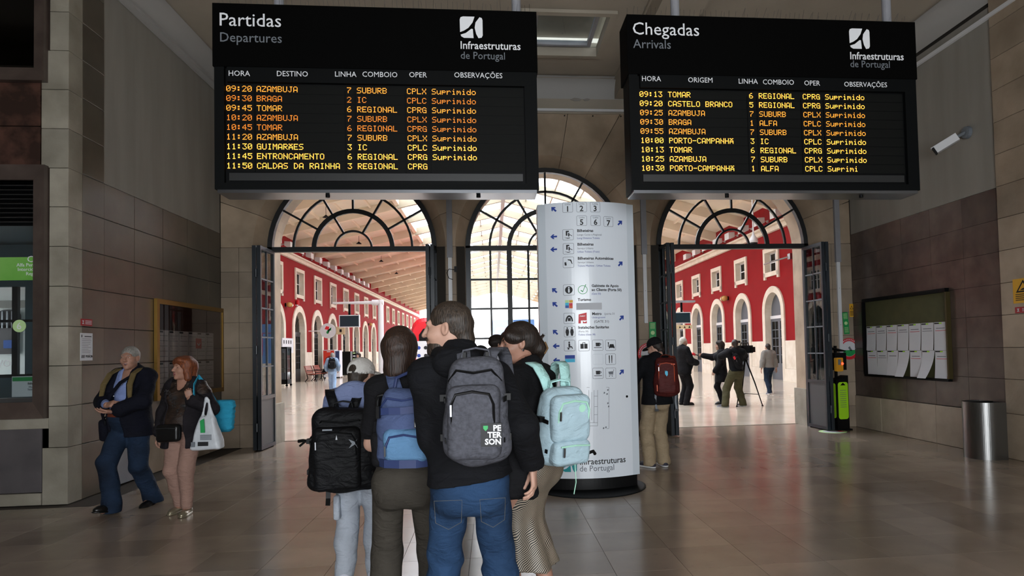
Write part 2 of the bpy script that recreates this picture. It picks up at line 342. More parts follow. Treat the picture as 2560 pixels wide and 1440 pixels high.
disc = MB(); D6 = onY(48, 815, YF+.083); disc.prism([(D6[0]+.07*cos(2*pi*k/28), D6[2]+.07*sin(2*pi*k/28)) for k in range(28)], FXZ, YF+.083, YF+.087); wchild(disc, 'number_disc', 'pale_green', W1); wtext('lettering', '6', .11, D6[0], D6[2]-.037, y=.08, al='CENTER')
VO = onY(8, 917, YF+.08); wtext('lettering', 'V', .11, VO[0], VO[2], y=.08); wtext('lettering', 'O', .11, VO[0]+.085, VO[2], y=.08)
wchild(MB().box(-5.37, XV+.01, YF+.1, YF+.104, 1.20, 1.43), 'notice_card', 'paper', W1); wchild(MB().box(-5.362, XV+.005, YF+.097, YF+.0995, 1.375, 1.42), 'notice_header', 'green', W1)
wtext('lettering', 'Bilhe', .034, XV, 1.335, 'ink_black', .098); wtext('lettering', 'Hoje', .028, XV, 1.30, 'ink_grey', .098); wtext('lettering', 'Ticket', .028, XV, 1.27, 'ink_grey', .098)
# office behind the pane, with its street window and the white house across the street
MB().box(-10, -9.9, YF+.45, 11, 0, 3.4).box(-5.1, -5.05, YF+.45, 11, 0, 3.4).box(-9.9, -5.1, 10.9, 11, 0, 1.35).box(-9.9, -5.1, 10.9, 11, 2.75, 3.4).box(onY(66, 800, 10.93)[0], -5.1, 10.9, 11, 1.35, 2.75).box(-9.9, -5.1, YF+.45, 11, 3.4, 3.45).build('wall_office', mat('office_wall', '#5d7580', .6)); struct(bpy.data.objects['wall_office'])
XM_ = onY(40, 800, 10.93)[0]
ws = struct(MB().box(XM_-.04, XM_+.04, 10.9, 10.96, 1.35, 2.75).box(-9.9, -5.75, 10.9, 10.96, 2.2, 2.24).box(-9.9, -5.75, 10.9, 10.96, 1.35, 1.4).build('window_2', 'iron_blue')); MB().box(-9.9, -5.75, 10.93, 10.935, 1.35, 2.75).build('pane', 'glass', ws)
V0 = np.array([-9., 12.3, 0.])
hs = empty('white_house', (-9, 12.3, 0), 0, 'white house front with a barred arched window seen through the ticket office window', 'house')
MB().box(-.9, 3.9, 0, .2, 0, 4.5).build('wall', mat('house_white', '#f2f2ee', .8, emit=.0), hs); aw = onY(22, 800, 12.3)-V0; MB().prism([(aw[0]+.2*cos(pi*k/12), aw[2]+.07+.11*sin(pi*k/12)) for k in range(13)]+[(aw[0]-.2, aw[2]-.14), (aw[0]+.2, aw[2]-.14)], FXZ, -.03, 0).build('arched_window', 'slate', hs)
for k in range(5): MB().box(aw[0]-.165+k*.08, aw[0]-.15+k*.08, -.05, -.03, aw[2]-.14, aw[2]+.15).build('window_bar', 'paper', hs)
dw = onY(18, 842, 12.3)-V0; MB().box(dw[0]-.2, dw[0]+.2, -.03, 0, dw[2]-.3, dw[2]+.2).build('doorway', 'slate', hs); MB().box(dw[0]-.02, dw[0]+.14, -.06, -.03, dw[2]-.2, dw[2]-.06).build('street_sign', 'blue', hs)
cz = onY(20, 770, 12.3)-V0; MB().box(-.9, 3.9, -.12, 0, cz[2], cz[2]+.12).build('cornice', 'plaster', hs); cz = onY(20, 712, 12.3)-V0; MB().box(-.9, 3.9, -.2, 0, cz[2], cz[2]+.2).build('eaves', mat('roof_tile', '#b08a7a', .8), hs)
W3, _ = win_frame('window_3', WX0, WX1, 4.90, 6.2, .145, 'brown_marble', YF)
MB().box(-1.26, 1.26, .09, .096, 0, 1.3).build('pane', 'dark_glass', W3); MB().box(-1.3, 1.3, .16, .18, 0, 1.3).build('blind', 'black_panel', W3)
# --- side wall, right
ZR = [0, .605, 1.065, 1.49, 1.93, 2.36, 2.80, 3.24, 3.68, 4.12, 4.56, 5.0, 5.44, 5.88, 6.3]
YR = [8.32, 9.03, 9.75, 10.49, 11.21, YW]
wr = struct(MB().box(XR+.03, XR+.5, -4, YBK, 0, ZC).build('wall_right', 'mortar'))
for k in range(5):
    y0, y1 = YR[k], YR[k+1]
    slab('base_slab', wr, (XR+.01, (y0+y1)/2, .3), (.06, y1-y0-J, .6-J), '-x', 'limestone_base')
    for a, b in zip(ZR[1:8], ZR[2:9]): slab('marble_panel', wr, (XR+.025, (y0+y1)/2, (a+b)/2), (.04, y1-y0-.003, b-a-.003), '-x', 'brown_marble', ch=.002)
MB().box(XR+.012, XR+.04, 8.32, YW, 3.683, 6.2).build('plaster_panel', 'plaster', wr)
for j, (y0, y1) in enumerate(((7.3, 8.32), (6.3, 7.3), (5.2, 6.3))):
    for a, b in zip(ZR[:-1], ZR[1:]): slab('stone_block', wr, (XR+.01, (y0+y1)/2, (a+b)/2), (.06, y1-y0-J, b-a-J), '-x', 'limestone_pier')
MB().box(XR, XR+.03, -4, 5.2, 0, 6.3).build('plaster_panel', 'plaster', wr)
# --- arcade wall: piers of coursed blocks, voussoirs, three arches
AC = [-2.495, 1.04, 4.648]; ZSP = 3.51; RF, RI = 1.68, 1.50; ZT = 5.97
wb = empty('wall_back', (0, 0, 0)); struct(wb)
core = MB(); bx = [XL, (AC[0]+AC[1])/2, (AC[1]+AC[2])/2, XR]
for i, c in enumerate(AC):
    x0, x1 = bx[i], bx[i+1]
    for k in range(12):
        inn, out = sector(c, ZSP, 1.46, k*15, k*15+15, x0-(.3 if i == 0 else 0), x1+(.3 if i == 2 else 0), ZC, 2)
        core.prism(inn+out[::-1], FXZ, YB+.04, YBK)
    core.box(x0-(.3 if i == 0 else 0), c-1.46, YB+.04, YBK, 0, ZSP); core.box(c+1.46, x1+(.3 if i == 2 else 0), YB+.04, YBK, 0, ZSP)
    core.box(x0, x1, YW+.05, YB+.04, ZT, ZC)
core.build('wall_core', 'limestone_arch', wb)
ZP = [0, .40, .85, 1.30, 1.745, 2.19, 2.635, 3.08, 3.51]
def pierblk(pts, z0, z1, m):
    n = len(pts); e = .003
    return MB().add([(x, y, z0+e) for x, y in pts]+[(x, y, z1-e) for x, y in pts], [tuple(range(n))[::-1], tuple(range(n, 2*n))]+[(i, (i+1) % n, n+(i+1) % n, n+i) for i in range(n)]).build('pier_block', m, wb)
piers = [[(XL, YW), (-4.42, YW), (-4.42, YB), (XL, YB)], [(-4.414, YW), (AC[0]-RF, YW), (AC[0]-RI, YB), (-4.414, YB)],
         [(AC[0]+RF, YW), (AC[1]-RF, YW), (AC[1]-RI, YB), (AC[0]+RI, YB)], [(AC[1]+RF, YW), (AC[2]-RF, YW), (AC[2]-RI, YB), (AC[1]+RI, YB)],
         [(AC[2]+RF, YW), (6.5, YW), (6.5, YB), (AC[2]+RI, YB)], [(6.506, YW), (XR, YW), (XR, YB), (6.506, YB)]]
MB().box(XL, AC[0]-RI-.02, YW+.02, YB+.05, 0, ZSP).box(AC[0]+RI+.02, AC[1]-RI-.02, YW+.02, YB+.05, 0, ZSP).box(AC[1]+RI+.02, AC[2]-RI-.02, YW+.02, YB+.05, 0, ZSP).box(AC[2]+RI+.02, XR, YW+.02, YB+.05, 0, ZSP).build('mortar_core', 'mortar', wb)
for P in piers:
    for a, b in zip(ZP[:-1], ZP[1:]): pierblk(P, a, b, 'limestone_pier')
for s_, c in ((-1, AC[0]), (1, AC[0]), (1, AC[2])):     # plinth stones at the door jambs, behind the leaves
    MB().box(c+s_*1.46-.05, c+s_*1.46+.05, YB+.06, YBK+.02, 0, .72).build('plinth_stone', 'limestone', wb)
for i, c in enumerate(AC):
    for k in range(9):
        a0, a1 = k*20+.12, k*20+19.88
        i1, o1 = sector(c, ZSP, RF+.001, a0, a1, bx[i]+.002, bx[i+1]-.002, ZT, 5)
        i2, _ = sector(c, ZSP, RI, a0, a1, bx[i]+.002, bx[i+1]-.002, ZT, 5)
        n1, n2 = len(i1), len(o1)
        vs = [(x, YW, z) for x, z in i1]+[(x, YW, z) for x, z in o1]+[(x, YB, z) for x, z in i2]+[(x, YB, z) for x, z in o1]
        fs = [tuple(range(n1))+tuple(range(n1+n2-1, n1-1, -1))]
        N_ = n1+n2
        fs += [(q, q+1, N_+q+1, N_+q) for q in range(n1-1)]
        fs += [(n1+q, n1+q+1, N_+n1+q+1, N_+n1+q) for q in range(n2-1)]
        fs += [(0, n1, N_+n1, N_), (n1-1, N_-1, 2*N_-1, N_+n1-1)]
        MB().add(vs, fs).build('voussoir', 'limestone_arch', wb)
# frieze, light strip and cove above the arches
tr = struct(MB().box(XL, XR, YW-.02, YW+.05, ZT, 6.06).build('trim_1', 'ceiling_paint'))
MB().box(XL, XR, YW-.07, YW-.02, 6.0, 6.045).build('light_strip', 'white_metal', tr); MB().box(XL, XR, YW-.01, YW+.04, 6.06, 6.25).build('frieze', 'ceiling_paint', tr)
for k in range(22):
    x = XL+.3+k*.53
    MB().lathe([(.012, 0), (.012, .02), (.004, .022)], 8, (x, YW-.03, 5.93), 'y').build('bolt', 'black_metal', tr)
cv = []
for k in range(7):
    a = radians(90*k/6); cv.append((6.25+.33*sin(a), .27*(1-cos(a))))
def cove(name, p0, p1, inward, extra=0):
    mb = MB(); vs = []
    for (z, d) in cv:
        for p in (p0, p1): vs.append((p[0]+inward[0]*d, p[1]+inward[1]*d, z+extra))
    mb.add(vs, [(2*i, 2*i+1, 2*i+3, 2*i+2) for i in range(len(cv)-1)]); return struct(mb.build(name, 'cornice_white', smooth=True))
cove('trim_2', (XL, YW), (XR, YW), (0, -1)); 
cove('trim_3', (XL+.0, YF), (XL+.0, YW), (1, 0)); cove('trim_4', (XR, -4), (XR, YW), (-1, 0))
struct(MB().box(XL, XL+.05, YF, YW, 6.33, 6.37).box(XL, XL+.02, YF, YW, 6.22, 6.25).build('trim_5', 'cornice_white')); struct(MB().box(XR-.05, XR, 5.2, YW, 6.02, 6.07).build('trim_6', 'white_metal'))
# --- ceiling with the longitudinal beam and the glazed hatch
ce = struct(MB().box(-10, .55, -4, YW, ZC, ZC+.2).box(1.9, XR+.5, -4, YW, ZC, ZC+.2).box(.55, 1.9, -4, 9.55, ZC, ZC+.2).box(.55, 1.9, 10.95, YW, ZC, ZC+.2).box(XL-.3, XL+.05, YF, YW, ZC-.02, ZC).build('ceiling', 'ceiling_paint'))
MB().box(2.36, 3.0, -4, YW-.02, ZC-.34, ZC).build('beam', 'ceiling_paint', ce); MB().box(2.33, 2.36, -4, YW-.2, ZC-.05, ZC).build('beam_moulding', 'ceiling_paint', ce)
MB().box(XL+.25, 2.35, YW-.21, YW-.17, ZC-.035, ZC).build('coffer_moulding', 'ceiling_paint', ce)
MB().box(-10, 2.36, 4.2, 4.9, ZC-.34, ZC).build('beam', 'ceiling_paint', ce); MB().box(3.0, XR, 7.2, 7.9, ZC-.3, ZC).build('beam', 'ceiling_paint', ce)
hw = struct(empty('window_4', (1.225, 10.25, ZC)))
for x0, x1, y0, y1 in ((-.72, .72, -.76, -.66), (-.72, .72, .66, .76), (-.72, -.62, -.66, .66), (.62, .72, -.66, .66)): MB().box(x0, x1, y0, y1, -.05, .12).build('frame_bar', 'ceiling_paint', hw)
for x0, x1, y0, y1 in ((-.5, .5, -.56, -.5), (-.5, .5, .5, .56), (-.5, -.44, -.5, .5), (.44, .5, -.5, .5)): MB().box(x0, x1, y0, y1, .06, .14).build('inner_bar', 'grey_paint', hw)
MB().box(-.62, .62, -.66, .66, .1, .106).build('pane', 'door_glass', hw); MB().box(-.7, .7, -.75, .75, .3, .32).build('shaft_lid', 'plaster', hw)
pc = MB()
for q in ([(1.52, 6.235), (1.6, 6.27), (1.68, 6.262), (1.74, 6.238), (1.70, 6.21), (1.6, 6.205)], [(1.76, 6.238), (1.84, 6.262), (1.9, 6.245), (1.86, 6.215), (1.8, 6.21)]): pc.prism(q, FXZ, YW-.02, YW-.012)
pc.build('paint_flake', 'plaster', tr)
# --- wall behind the viewer with the street doors
wn = MB().box(-10, -2, -4.3, -4, 0, ZC).box(3, XR+.5, -4.3, -4, 0, ZC).box(-2, 3, -4.3, -4, 3.0, ZC); struct(wn.build('wall_entrance', 'plaster')); struct(MB().box(-10.3, -10, -4.3, 11, 0, ZC).build('wall_side', 'plaster'))
# --- iron fanlights, fixed middle window, open door leaves
def ringmb(mb, c, r0, r1, y0, y1, a0=0, a1=180, n=28):
    vs = []; fs = []
    for k in range(n+1):
        a = radians(a0+(a1-a0)*k/n)
        for r, y in ((r0, y0), (r1, y0), (r1, y1), (r0, y1)): vs.append((c[0]+r*cos(a), y, c[1]+r*sin(a)))
    for k in range(n):
        for q in range(4): fs.append((k*4+q, k*4+(q+1) % 4, k*4+4+(q+1) % 4, k*4+4+q))
    return mb.add(vs, fs)
def barmb(mb, x0, z0, x1, z1, w, y0, y1):
    dx, dz = x1-x0, z1-z0; l = sqrt(dx*dx+dz*dz); nx, nz = -dz/l*w/2, dx/l*w/2
    return mb.prism([(x0+nx, z0+nz), (x0-nx, z0-nz), (x1-nx, z1-nz), (x1+nx, z1+nz)], FXZ, y0, y1)
def pane_sector(r0, r1, a0, a1):
    n = 6; return [(r0*cos(radians(a0+(a1-a0)*k/n)), r0*sin(radians(a0+(a1-a0)*k/n))) for k in range(n+1)]+[(r1*cos(radians(a1-(a1-a0)*k/n)), r1*sin(radians(a1-(a1-a0)*k/n))) for k in range(n+1)]
for i, c in enumerate(AC):
    Wn = struct(empty('window_%d' % (5+i), (c, YB, ZSP)))
    y0, y1 = -.02, .03
    ringmb(MB(), (0, 0), 1.42, 1.505, -.05, .06).build('frame', 'iron', Wn)
    MB().box(-1.5, 1.5, -.05, .06, -.05, .04).build('transom', 'iron', Wn)
    for r, t in ((.33, .036), (.70, .08), (1.06, .04)): ringmb(MB(), (0, 0), r-t/2, r+t/2, y0, y1, 0, 180, 24).build('ring_bar', 'iron', Wn)
    for a in (60, 120): barmb(MB(), .33*cos(radians(a)), .33*sin(radians(a)), .68*cos(radians(a)), .68*sin(radians(a)), .036, y0, y1).build('spoke', 'iron', Wn)
    for a in (30, 60, 90, 120, 150): barmb(MB(), .72*cos(radians(a)), .72*sin(radians(a)), 1.44*cos(radians(a)), 1.44*sin(radians(a)), .036, y0, y1).build('spoke', 'iron', Wn)
    for r0, r1, As in ((0.001, .33, (0, 180)), (.33, .70, (0, 60, 120, 180)), (.70, 1.06, (0, 30, 60, 90, 120, 150, 180)), (1.06, 1.43, (0, 30, 60, 90, 120, 150, 180))):
        for a0, a1 in zip(As[:-1], As[1:]): MB().prism(pane_sector(r0, r1, a0, a1), FXZ, .003, .007).build('pane', 'glass', Wn)
    for s_ in (-1, 1): MB().box(s_*1.46-.045, s_*1.46+.045, -.05, .06, -ZSP, -.05).build('jamb', 'iron_blue', Wn)
    if i == 1:
        xs = [-1.41, -1.05, -.70, -.345, 0, .345, .70, 1.05, 1.41]
        for x in (-1.05, -.345, 0, .345, 1.05): MB().box(x-.019, x+.019, y0, y1, -ZSP+.5, -.05).build('glazing_bar', 'iron', Wn)
        for x in (-.70, .70): MB().box(x-.045, x+.045, -.04, .05, -ZSP, -.05).build('mullion', 'iron', Wn)
        zs = [-3.0, -2.23, -1.68, -1.13, -.585, -.05]
        for z in zs[:-1]: MB().box(-1.42, 1.42, y0+.003, y1-.003, z-.017, z+.017).build('glazing_bar', 'iron', Wn)
        MB().box(-1.42, 1.42, -.03, .04, -ZSP, -3.0).build('kick_panel', 'door_grey', Wn)
        for xa, xb in zip(xs[:-1], xs[1:]):
            for za, zb in zip(zs[:-1], zs[1:]): MB().box(xa, xb, .003, .007, za, zb).build('pane', 'glass', Wn)
def leaf(n, hinge_x, ang, side):
    """folding iron door leaf: two glazed panels folded flat against each other"""
    D = struct(empty('door_%d' % n, (hinge_x, YB-.06, 0), ang)); w_, h_ = .70, 3.47
    for q in (0, 1):
        o = side*.08*q; t0, t1 = o-.03, o+.03
        F = MB().box(0, .05, t0, t1, .02, h_).build('panel_frame', 'iron_blue', D)
        for nm, b in (('stile', (w_-.05, w_, .02, h_)), ('top_rail', (.05, w_-.05, h_-.06, h_)), ('lock_rail', (.05, w_-.05, .86, .92)), ('bottom_rail', (.05, w_-.05, .02, .08))): MB().box(b[0], b[1], t0, t1, b[2], b[3]).build(nm, 'iron_blue', F)
        MB().box(.05, w_-.05, o-.012, o+.012, .08, .86).build('kick_panel', 'door_grey', F)
        MB().box(w_/2-.014, w_/2+.014, o-.018, o+.018, .92, h_-.06).build('glazing_bar', 'iron_blue', F)
        zs = [.92+k*(h_-.06-.92)/5 for k in range(6)]
        for z in zs[1:-1]: MB().box(.05, w_-.05, o-.017, o+.017, z-.011, z+.011).build('glazing_bar', 'grey_sign', F)
        for xa, xb in ((.05, w_/2), (w_/2, w_-.05)):
            for za, zb in zip(zs[:-1], zs[1:]): MB().box(xa, xb, o-.003, o+.003, za, zb).build('pane', 'door_glass', F)
    for z in (.4, 1.7, 3.0): MB().lathe([(.022, -.07), (.022, .07)], 10, (w_+.015, side*.04, z)).build('hinge', 'iron_blue', D)
    return D
leaf(1, AC[0]-1.40, radians(-91), -1); leaf(2, AC[0]+1.40, radians(-90), 1); leaf(3, AC[2]-1.40, radians(-90), -1); leaf(4, AC[2]+1.40, radians(-88), 1)
# ================================================================== CONCOURSE BEYOND THE ARCHES
YH0, YH1 = YBK, 108.
FL, FRX = -11.6, 12.7
struct(MB().box(FL-.6, FRX+.6, YBK, YH1, -.3, 0).build('floor_concourse', 'floor_concourse'))
struct(MB().box(XL-.25, XR+.1, YBK-.02, YBK+.06, -.25, .003).build('threshold', 'floor_concourse')); bpy.data.objects['threshold'].name = 'trim_7'
def facade(name, X, sg, y0, y1, ays, wys, ar, zs, band, ww, wz0, wz1, zpl, zc0, zc1, zt, style):
    """sg=+1: facade faces +x (left side of the hall); arched doors at ays, small windows at wys"""
    wl_ = struct(empty(name, (X, 0, 0)))
    fx = lambda u, v, d: (sg*d, u, v)          # u along the hall, v up, d out of the wall
    q = MB()
    def rect(mb, u0, u1, v0, v1, d=0): mb.add([fx(u0, v0, d), fx(u1, v0, d), fx(u1, v1, d), fx(u0, v1, d)], [(0, 1, 2, 3)])
    ztop_a = zs+ar+band+.3
    if ztop_a > wz0-.05: ztop_a = wz0-.05
    # ground storey
    ed = y0
    pl = MB()
    for k, c in enumerate(ays):
        l = ed; r = (c+ays[k+1])/2 if k+1 < len(ays) else c+3.0
        q.mi = 0; rect(q, l, c-ar, zpl, zs); rect(q, c+ar, r, zpl, zs); rect(q, l, c-ar, 0, zpl); rect(q, c+ar, r, 0, zpl)
        for j in range(10):
            inn, out = sector(c, zs, ar, j*18, j*18+18, l, r, ztop_a, 2)
            pts = inn+out[::-1]; q.add([fx(u, v, 0) for u, v in pts], [tuple(range(len(pts)))])
        ed = r
    rect(q, ed, y1, 0, ztop_a)
    ed = y0; hw = ww/2-.16
    for k, c in enumerate(wys):
        r = (c+wys[k+1])/2 if k+1 < len(wys) else y1
        rect(q, ed, c-hw, wz0+.16, wz1-.16); rect(q, c+hw, r, wz0+.16, wz1-.16); ed = r
    rect(q, y0, y1, ztop_a, wz0+.16); rect(q, y0, y1, wz1-.16, zt)
    q.build('wall_face', 'red_wall', wl_)
    MB().add([fx(y0, 0, -.6), fx(y1, 0, -.6), fx(y1, zt, -.6), fx(y0, zt, -.6)], [(0, 1, 2, 3)]).build('back_face', 'black_panel', wl_)
    def bx(mb, u0, u1, v0, v1, d0, d1):
        a, b = sorted((sg*d0, sg*d1)); return mb.box(a, b, u0, u1, v0, v1)
    # plinth slabs between the doors
    prev = y0
    for c in list(ays)+[None]:
        e = (c-ar-band) if c else y1
        if e-prev > .1:
            n = max(1, min(3, int((e-prev)/1.0)))
            if e-prev > 6: n = int((e-prev)/2.)
            for j in range(n):
                u0, u1 = prev+(e-prev)*j/n, prev+(e-prev)*(j+1)/n
                o = bx(MB(), u0+.003, u1-.003, .55, zpl, -.02, .05).build('plinth_slab', 'facade_stone', wl_)
                bx(MB(), u0+.003, u1-.003, 0, .545, -.02, .10).build('plinth_foot', 'facade_stone', wl_)
        prev = (c+ar+band) if c else 0
    # cornice in lengths
    n = int((y1-y0)/8)
    for j in range(n):
        u0, u1 = y0+(y1-y0)*j/n, y0+(y1-y0)*(j+1)/n; o = bx(MB(), u0, u1-.01, zc0, zc1-.08, 0, .16).build('cornice_stone', 'facade_stone', wl_); bx(MB(), u0, u1-.01, zc1-.08, zc1, 0, .3).build('cornice_cap', 'facade_stone', o)
    # door surrounds, doors
    R0, R1 = ar, ar+band
    sur = MB()
    n = 16; vs = []; fs = []
    prof = ((R0, -.32), (R0, .07), (R1, .07), (R1, 0))
    path = [(1, 0, 'r')]
    P = []
    def outline(R): return [(R, 0.)]+[(R*cos(pi*k/n), zs+R*sin(pi*k/n)) for k in range(n+1)]+[(-R, 0.)]
    O_ = [outline(R) for R, d in prof]; m_ = len(O_[0])
    for i_, (R, d) in enumerate(prof): vs += [fx(u, v, d) for u, v in O_[i_]]
    for i_ in range(3):
        for k in range(m_-1): fs.append((i_*m_+k, i_*m_+k+1, (i_+1)*m_+k+1, (i_+1)*m_+k))
    sme = sur.add(vs, fs).mesh('arch_surround', 'facade_stone')
    def fan():   # door set inside the arch
        parts = []
        dz = zs-.25
        f_ = MB(); bx(f_, -R0, R0, dz-.07, dz+.07, -.28, -.2); parts.append(('transom', f_.mesh('transom', 'white_metal' if style == 'R' else 'iron_blue')))
        g = MB(); pts = [(R0*cos(pi*k/n), zs+R0*sin(pi*k/n)) for k in range(n+1)]+[(-R0, dz), (R0, dz)]
        g.add([fx(u, v, -.26) for u, v in pts], [tuple(range(len(pts)))]); parts.append(('fanlight', g.mesh('fanlight', 'shutter_grey' if style == 'R' else 'dark_glass')))
        s2 = MB()
        for j in range(1, 5): a = pi*j/5; s2.prism([(u, v) for u, v in ((.02*sin(a), zs-.02*cos(a)), (-.02*sin(a), zs+.02*cos(a)), (R0*cos(a)-.02*sin(a), zs+R0*sin(a)+.02*cos(a)), (R0*cos(a)+.02*sin(a), zs+R0*sin(a)-.02*cos(a)))], fx, -.26, -.24)
        if style != 'R': parts.append(('fan_bars', s2.mesh('fan_bars', 'iron_blue')))
        for s_ in (-1, 1):
            a, b = sorted((0, s_*R0)); d = MB()
            d.mi = 0; bx(d, a, b, 0, .75, -.28, -.22); bx(d, a, a+.1, .75, dz-.07, -.28, -.22); bx(d, b-.1, b, .75, dz-.07, -.28, -.22); bx(d, a+.1, b-.1, dz-.2, dz-.07, -.28, -.22)
            for j in range(1, 5): v = .75+(dz-.95)*j/5; bx(d, a+.1, b-.1, v-.02, v+.02, -.27, -.23)
            bx(d, (a+b)/2-.02, (a+b)/2+.02, .75, dz-.2, -.27, -.23)
            parts.append(('door_leaf', d.mesh('door_leaf', 'shutter_grey' if style == 'R' else 'iron_blue')))
            p = MB(); bx(p, a+.1, b-.1, .75, dz-.2, -.255, -.25); parts.append(('pane', p.mesh('pane', 'dark_glass')))
        return parts
    dm = fan()
    for c in ays:
        s_ = put('arch_surround', sme, wl_, (0, c, 0))
        for nm, me in dm: put(nm, me, s_)
    # small windows
    su = MB(); H = ww/2
    for b in ((-H, H, wz1-.2, wz1), (-H, H, wz0, wz0+.2), (-H, -H+.2, wz0-.12, wz1-.2), (H-.2, H, wz0-.12, wz1-.2)): bx(su, *b, -.2, .07)
    sm2 = su.mesh('window_surround', 'facade_stone')
    sa = MB(); h2 = H-.2
    for b in ((-h2, -h2+.07, wz0+.2, wz1-.2), (h2-.07, h2, wz0+.2, wz1-.2), (-.05, .05, wz0+.2, wz1-.2), (-h2, h2, wz0+.2, wz0+.27), (-h2, h2, wz1-.27, wz1-.2), (-h2, h2, (wz0+wz1)/2-.025, (wz0+wz1)/2+.025)): bx(sa, *b, -.24, -.19)
    sm3 = sa.mesh('sash', 'white_metal')
    pm = []
    for u0, u1 in ((-h2, 0), (0, h2)):
        for v0, v1 in ((wz0+.2, (wz0+wz1)/2), ((wz0+wz1)/2, wz1-.2)): p = MB(); bx(p, u0, u1, v0, v1, -.22, -.215); pm.append(p.mesh('pane', 'dark_glass'))
    for c in wys:
        s_ = put('window_surround', sm2, wl_, (0, c, 0)); put('sash', sm3, s_)
        for me in pm: put('pane', me, s_)
    return wl_
LA = [32.8+4.15*k for k in range(9)]; LW = [32.8+4.22*k for k in range(17)]
facade('wall_concourse_left', FL, 1, YBK, YH1, LA, LW, 1.02, 3.17, .38, 1.9, 5.03, 6.8, 1.76, 7.18, 7.46, 8.6, 'L')
RA = [25.0+3.74*k for k in range(8)]
facade('wall_concourse_right', FRX, -1, YBK, YH1, RA, [25.1+3.70*k for k in range(12)], .86, 3.1, .29, 1.63, 4.71, 6.02, 1.76, 6.68, 6.98, 8.3, 'R')
# --- roof: boarded slopes at the sides, glazing in the middle, ribs, purlins
XRG, ZRG = .8, 11.2
def zroof(x): return 8.35+(ZRG-8.35)*(x-FL)/(XRG-FL) if x < XRG else 8.0+(ZRG-8.0)*(FRX-x)/(FRX-XRG)
XA, XB = -5.0, 6.3
rf = struct(empty('ceiling_concourse', (0, 0, 0)))
Y0r = YBK
def strip(x0, x1, y0, y1, dz0, dz1, mb): 
    return mb.add([(x0, y0, zroof(x0)+dz0), (x1, y0, zroof(x1)+dz0), (x1, y1, zroof(x1)+dz0), (x0, y1, zroof(x0)+dz0), (x0, y0, zroof(x0)+dz1), (x1, y0, zroof(x1)+dz1), (x1, y1, zroof(x1)+dz1), (x0, y1, zroof(x0)+dz1)], [(3, 2, 1, 0), (4, 5, 6, 7), (0, 1, 5, 4), (1, 2, 6, 5), (2, 3, 7, 6), (3, 0, 4, 7)])
for (x0, x1) in ((FL-.3, XA), (XB, FRX+.3)): strip(x0, x1, Y0r, YH1, 0, .12, MB()).build('roof_boarding', 'cream_roof', rf)
BY = [15.5+4.15*k for k in range(22)]
for y in BY:
    strip(FL, XA, y-.16, y+.16, -.5, 0, MB()).build('roof_rib', 'cream_beam', rf); strip(XB, FRX, y-.16, y+.16, -.5, 0, MB()).build('roof_rib', 'cream_beam', rf)
    for a, b in ((XA, XRG), (XRG, XB)): strip(a, b, y-.12, y+.12, -.45, 0, MB()).build('roof_rib', 'white_beam', rf)
for x in (-10.4, -9.1, -7.8, -6.4): strip(x-.04, x+.04, Y0r, YH1, -.14, 0, MB()).build('purlin', 'cream_beam', rf)
for x in (11.5, 10.3, 9.0, 7.7): strip(x-.04, x+.04, Y0r, YH1, -.14, 0, MB()).build('purlin', 'cream_beam', rf)
for x in (XA, XB): strip(x-.1, x+.1, Y0r, YH1, -.3, .1, MB()).build('valley_beam', 'cream_beam', rf)
strip(XRG-.12, XRG+.12, Y0r, YH1, -.5, .05, MB()).build('ridge_beam', 'cornice_white', rf)
for x in (-3.5, -2.1, -.7, 2.2, 3.6, 5.0): strip(x-.03, x+.03, Y0r, YH1, -.1, 0, MB()).build('glazing_purlin', 'white_beam', rf)
for k, y in enumerate(BY[:-1]):
    for a, b in ((XA, XRG), (XRG, XB)):
        strip(a, b, y, BY[k+1], .02, .025, MB()).build('roof_pane', 'roof_glass', rf)
strip(XA, XRG, Y0r, BY[0], .02, .025, MB()).build('roof_pane', 'roof_glass', rf); strip(XRG, XB, Y0r, BY[0], .02, .025, MB()).build('roof_pane', 'roof_glass', rf)
# arcade wall carries on above and beside the arches on the concourse side
struct(MB().box(FL-.6, XL-.3, YBK-.3, YBK, 0, 9).box(XR+.1, FRX+.6, YBK-.3, YBK, 0, 9).box(XL-.3, XR+.1, YBK-.3, YBK, ZC, 11).build('wall_concourse_near', 'plaster'))
# floodlights on the friezes
def floodlight(X, sg, y, z, lab, grp):
    t = empty('floodlight', (X+sg*.06, y, z), 0, lab, 'floodlight', grp)
    MB().box(min(0, -sg*.06), max(0, -sg*.06), -.05, .05, -.05, .05).build('wall_plate', 'white_metal', t); MB().tube([(0, 0, 0), (sg*.25, 0, .05)], .02, 6).build('bracket', 'white_metal', t)
    MB().add([(sg*.2, -.22, .15), (sg*.2, .22, .15), (sg*.2, .22, -.1), (sg*.2, -.22, -.1), (sg*.55, -.3, .12), (sg*.55, .3, .12), (sg*.55, .3, -.22), (sg*.55, -.3, -.22)], [(3, 2, 1, 0), (4, 5, 6, 7), (0, 1, 5, 4), (1, 2, 6, 5), (2, 3, 7, 6), (3, 0, 4, 7)]).build('lamp_head', 'white_metal', t)
for k in range(14): floodlight(FL, 1, 33.6+k*2.08, 7.75, 'white floodlight bracketed on the red frieze above the long facade beside the benches', 'floodlights on the red frieze beyond the benches')
for k in range(9): floodlight(FRX, -1, 25.3+k*1.87, 7.25, 'white floodlight bracketed on the red frieze above the doors with grey shutters', 'floodlights on the red frieze above the grey shutters')
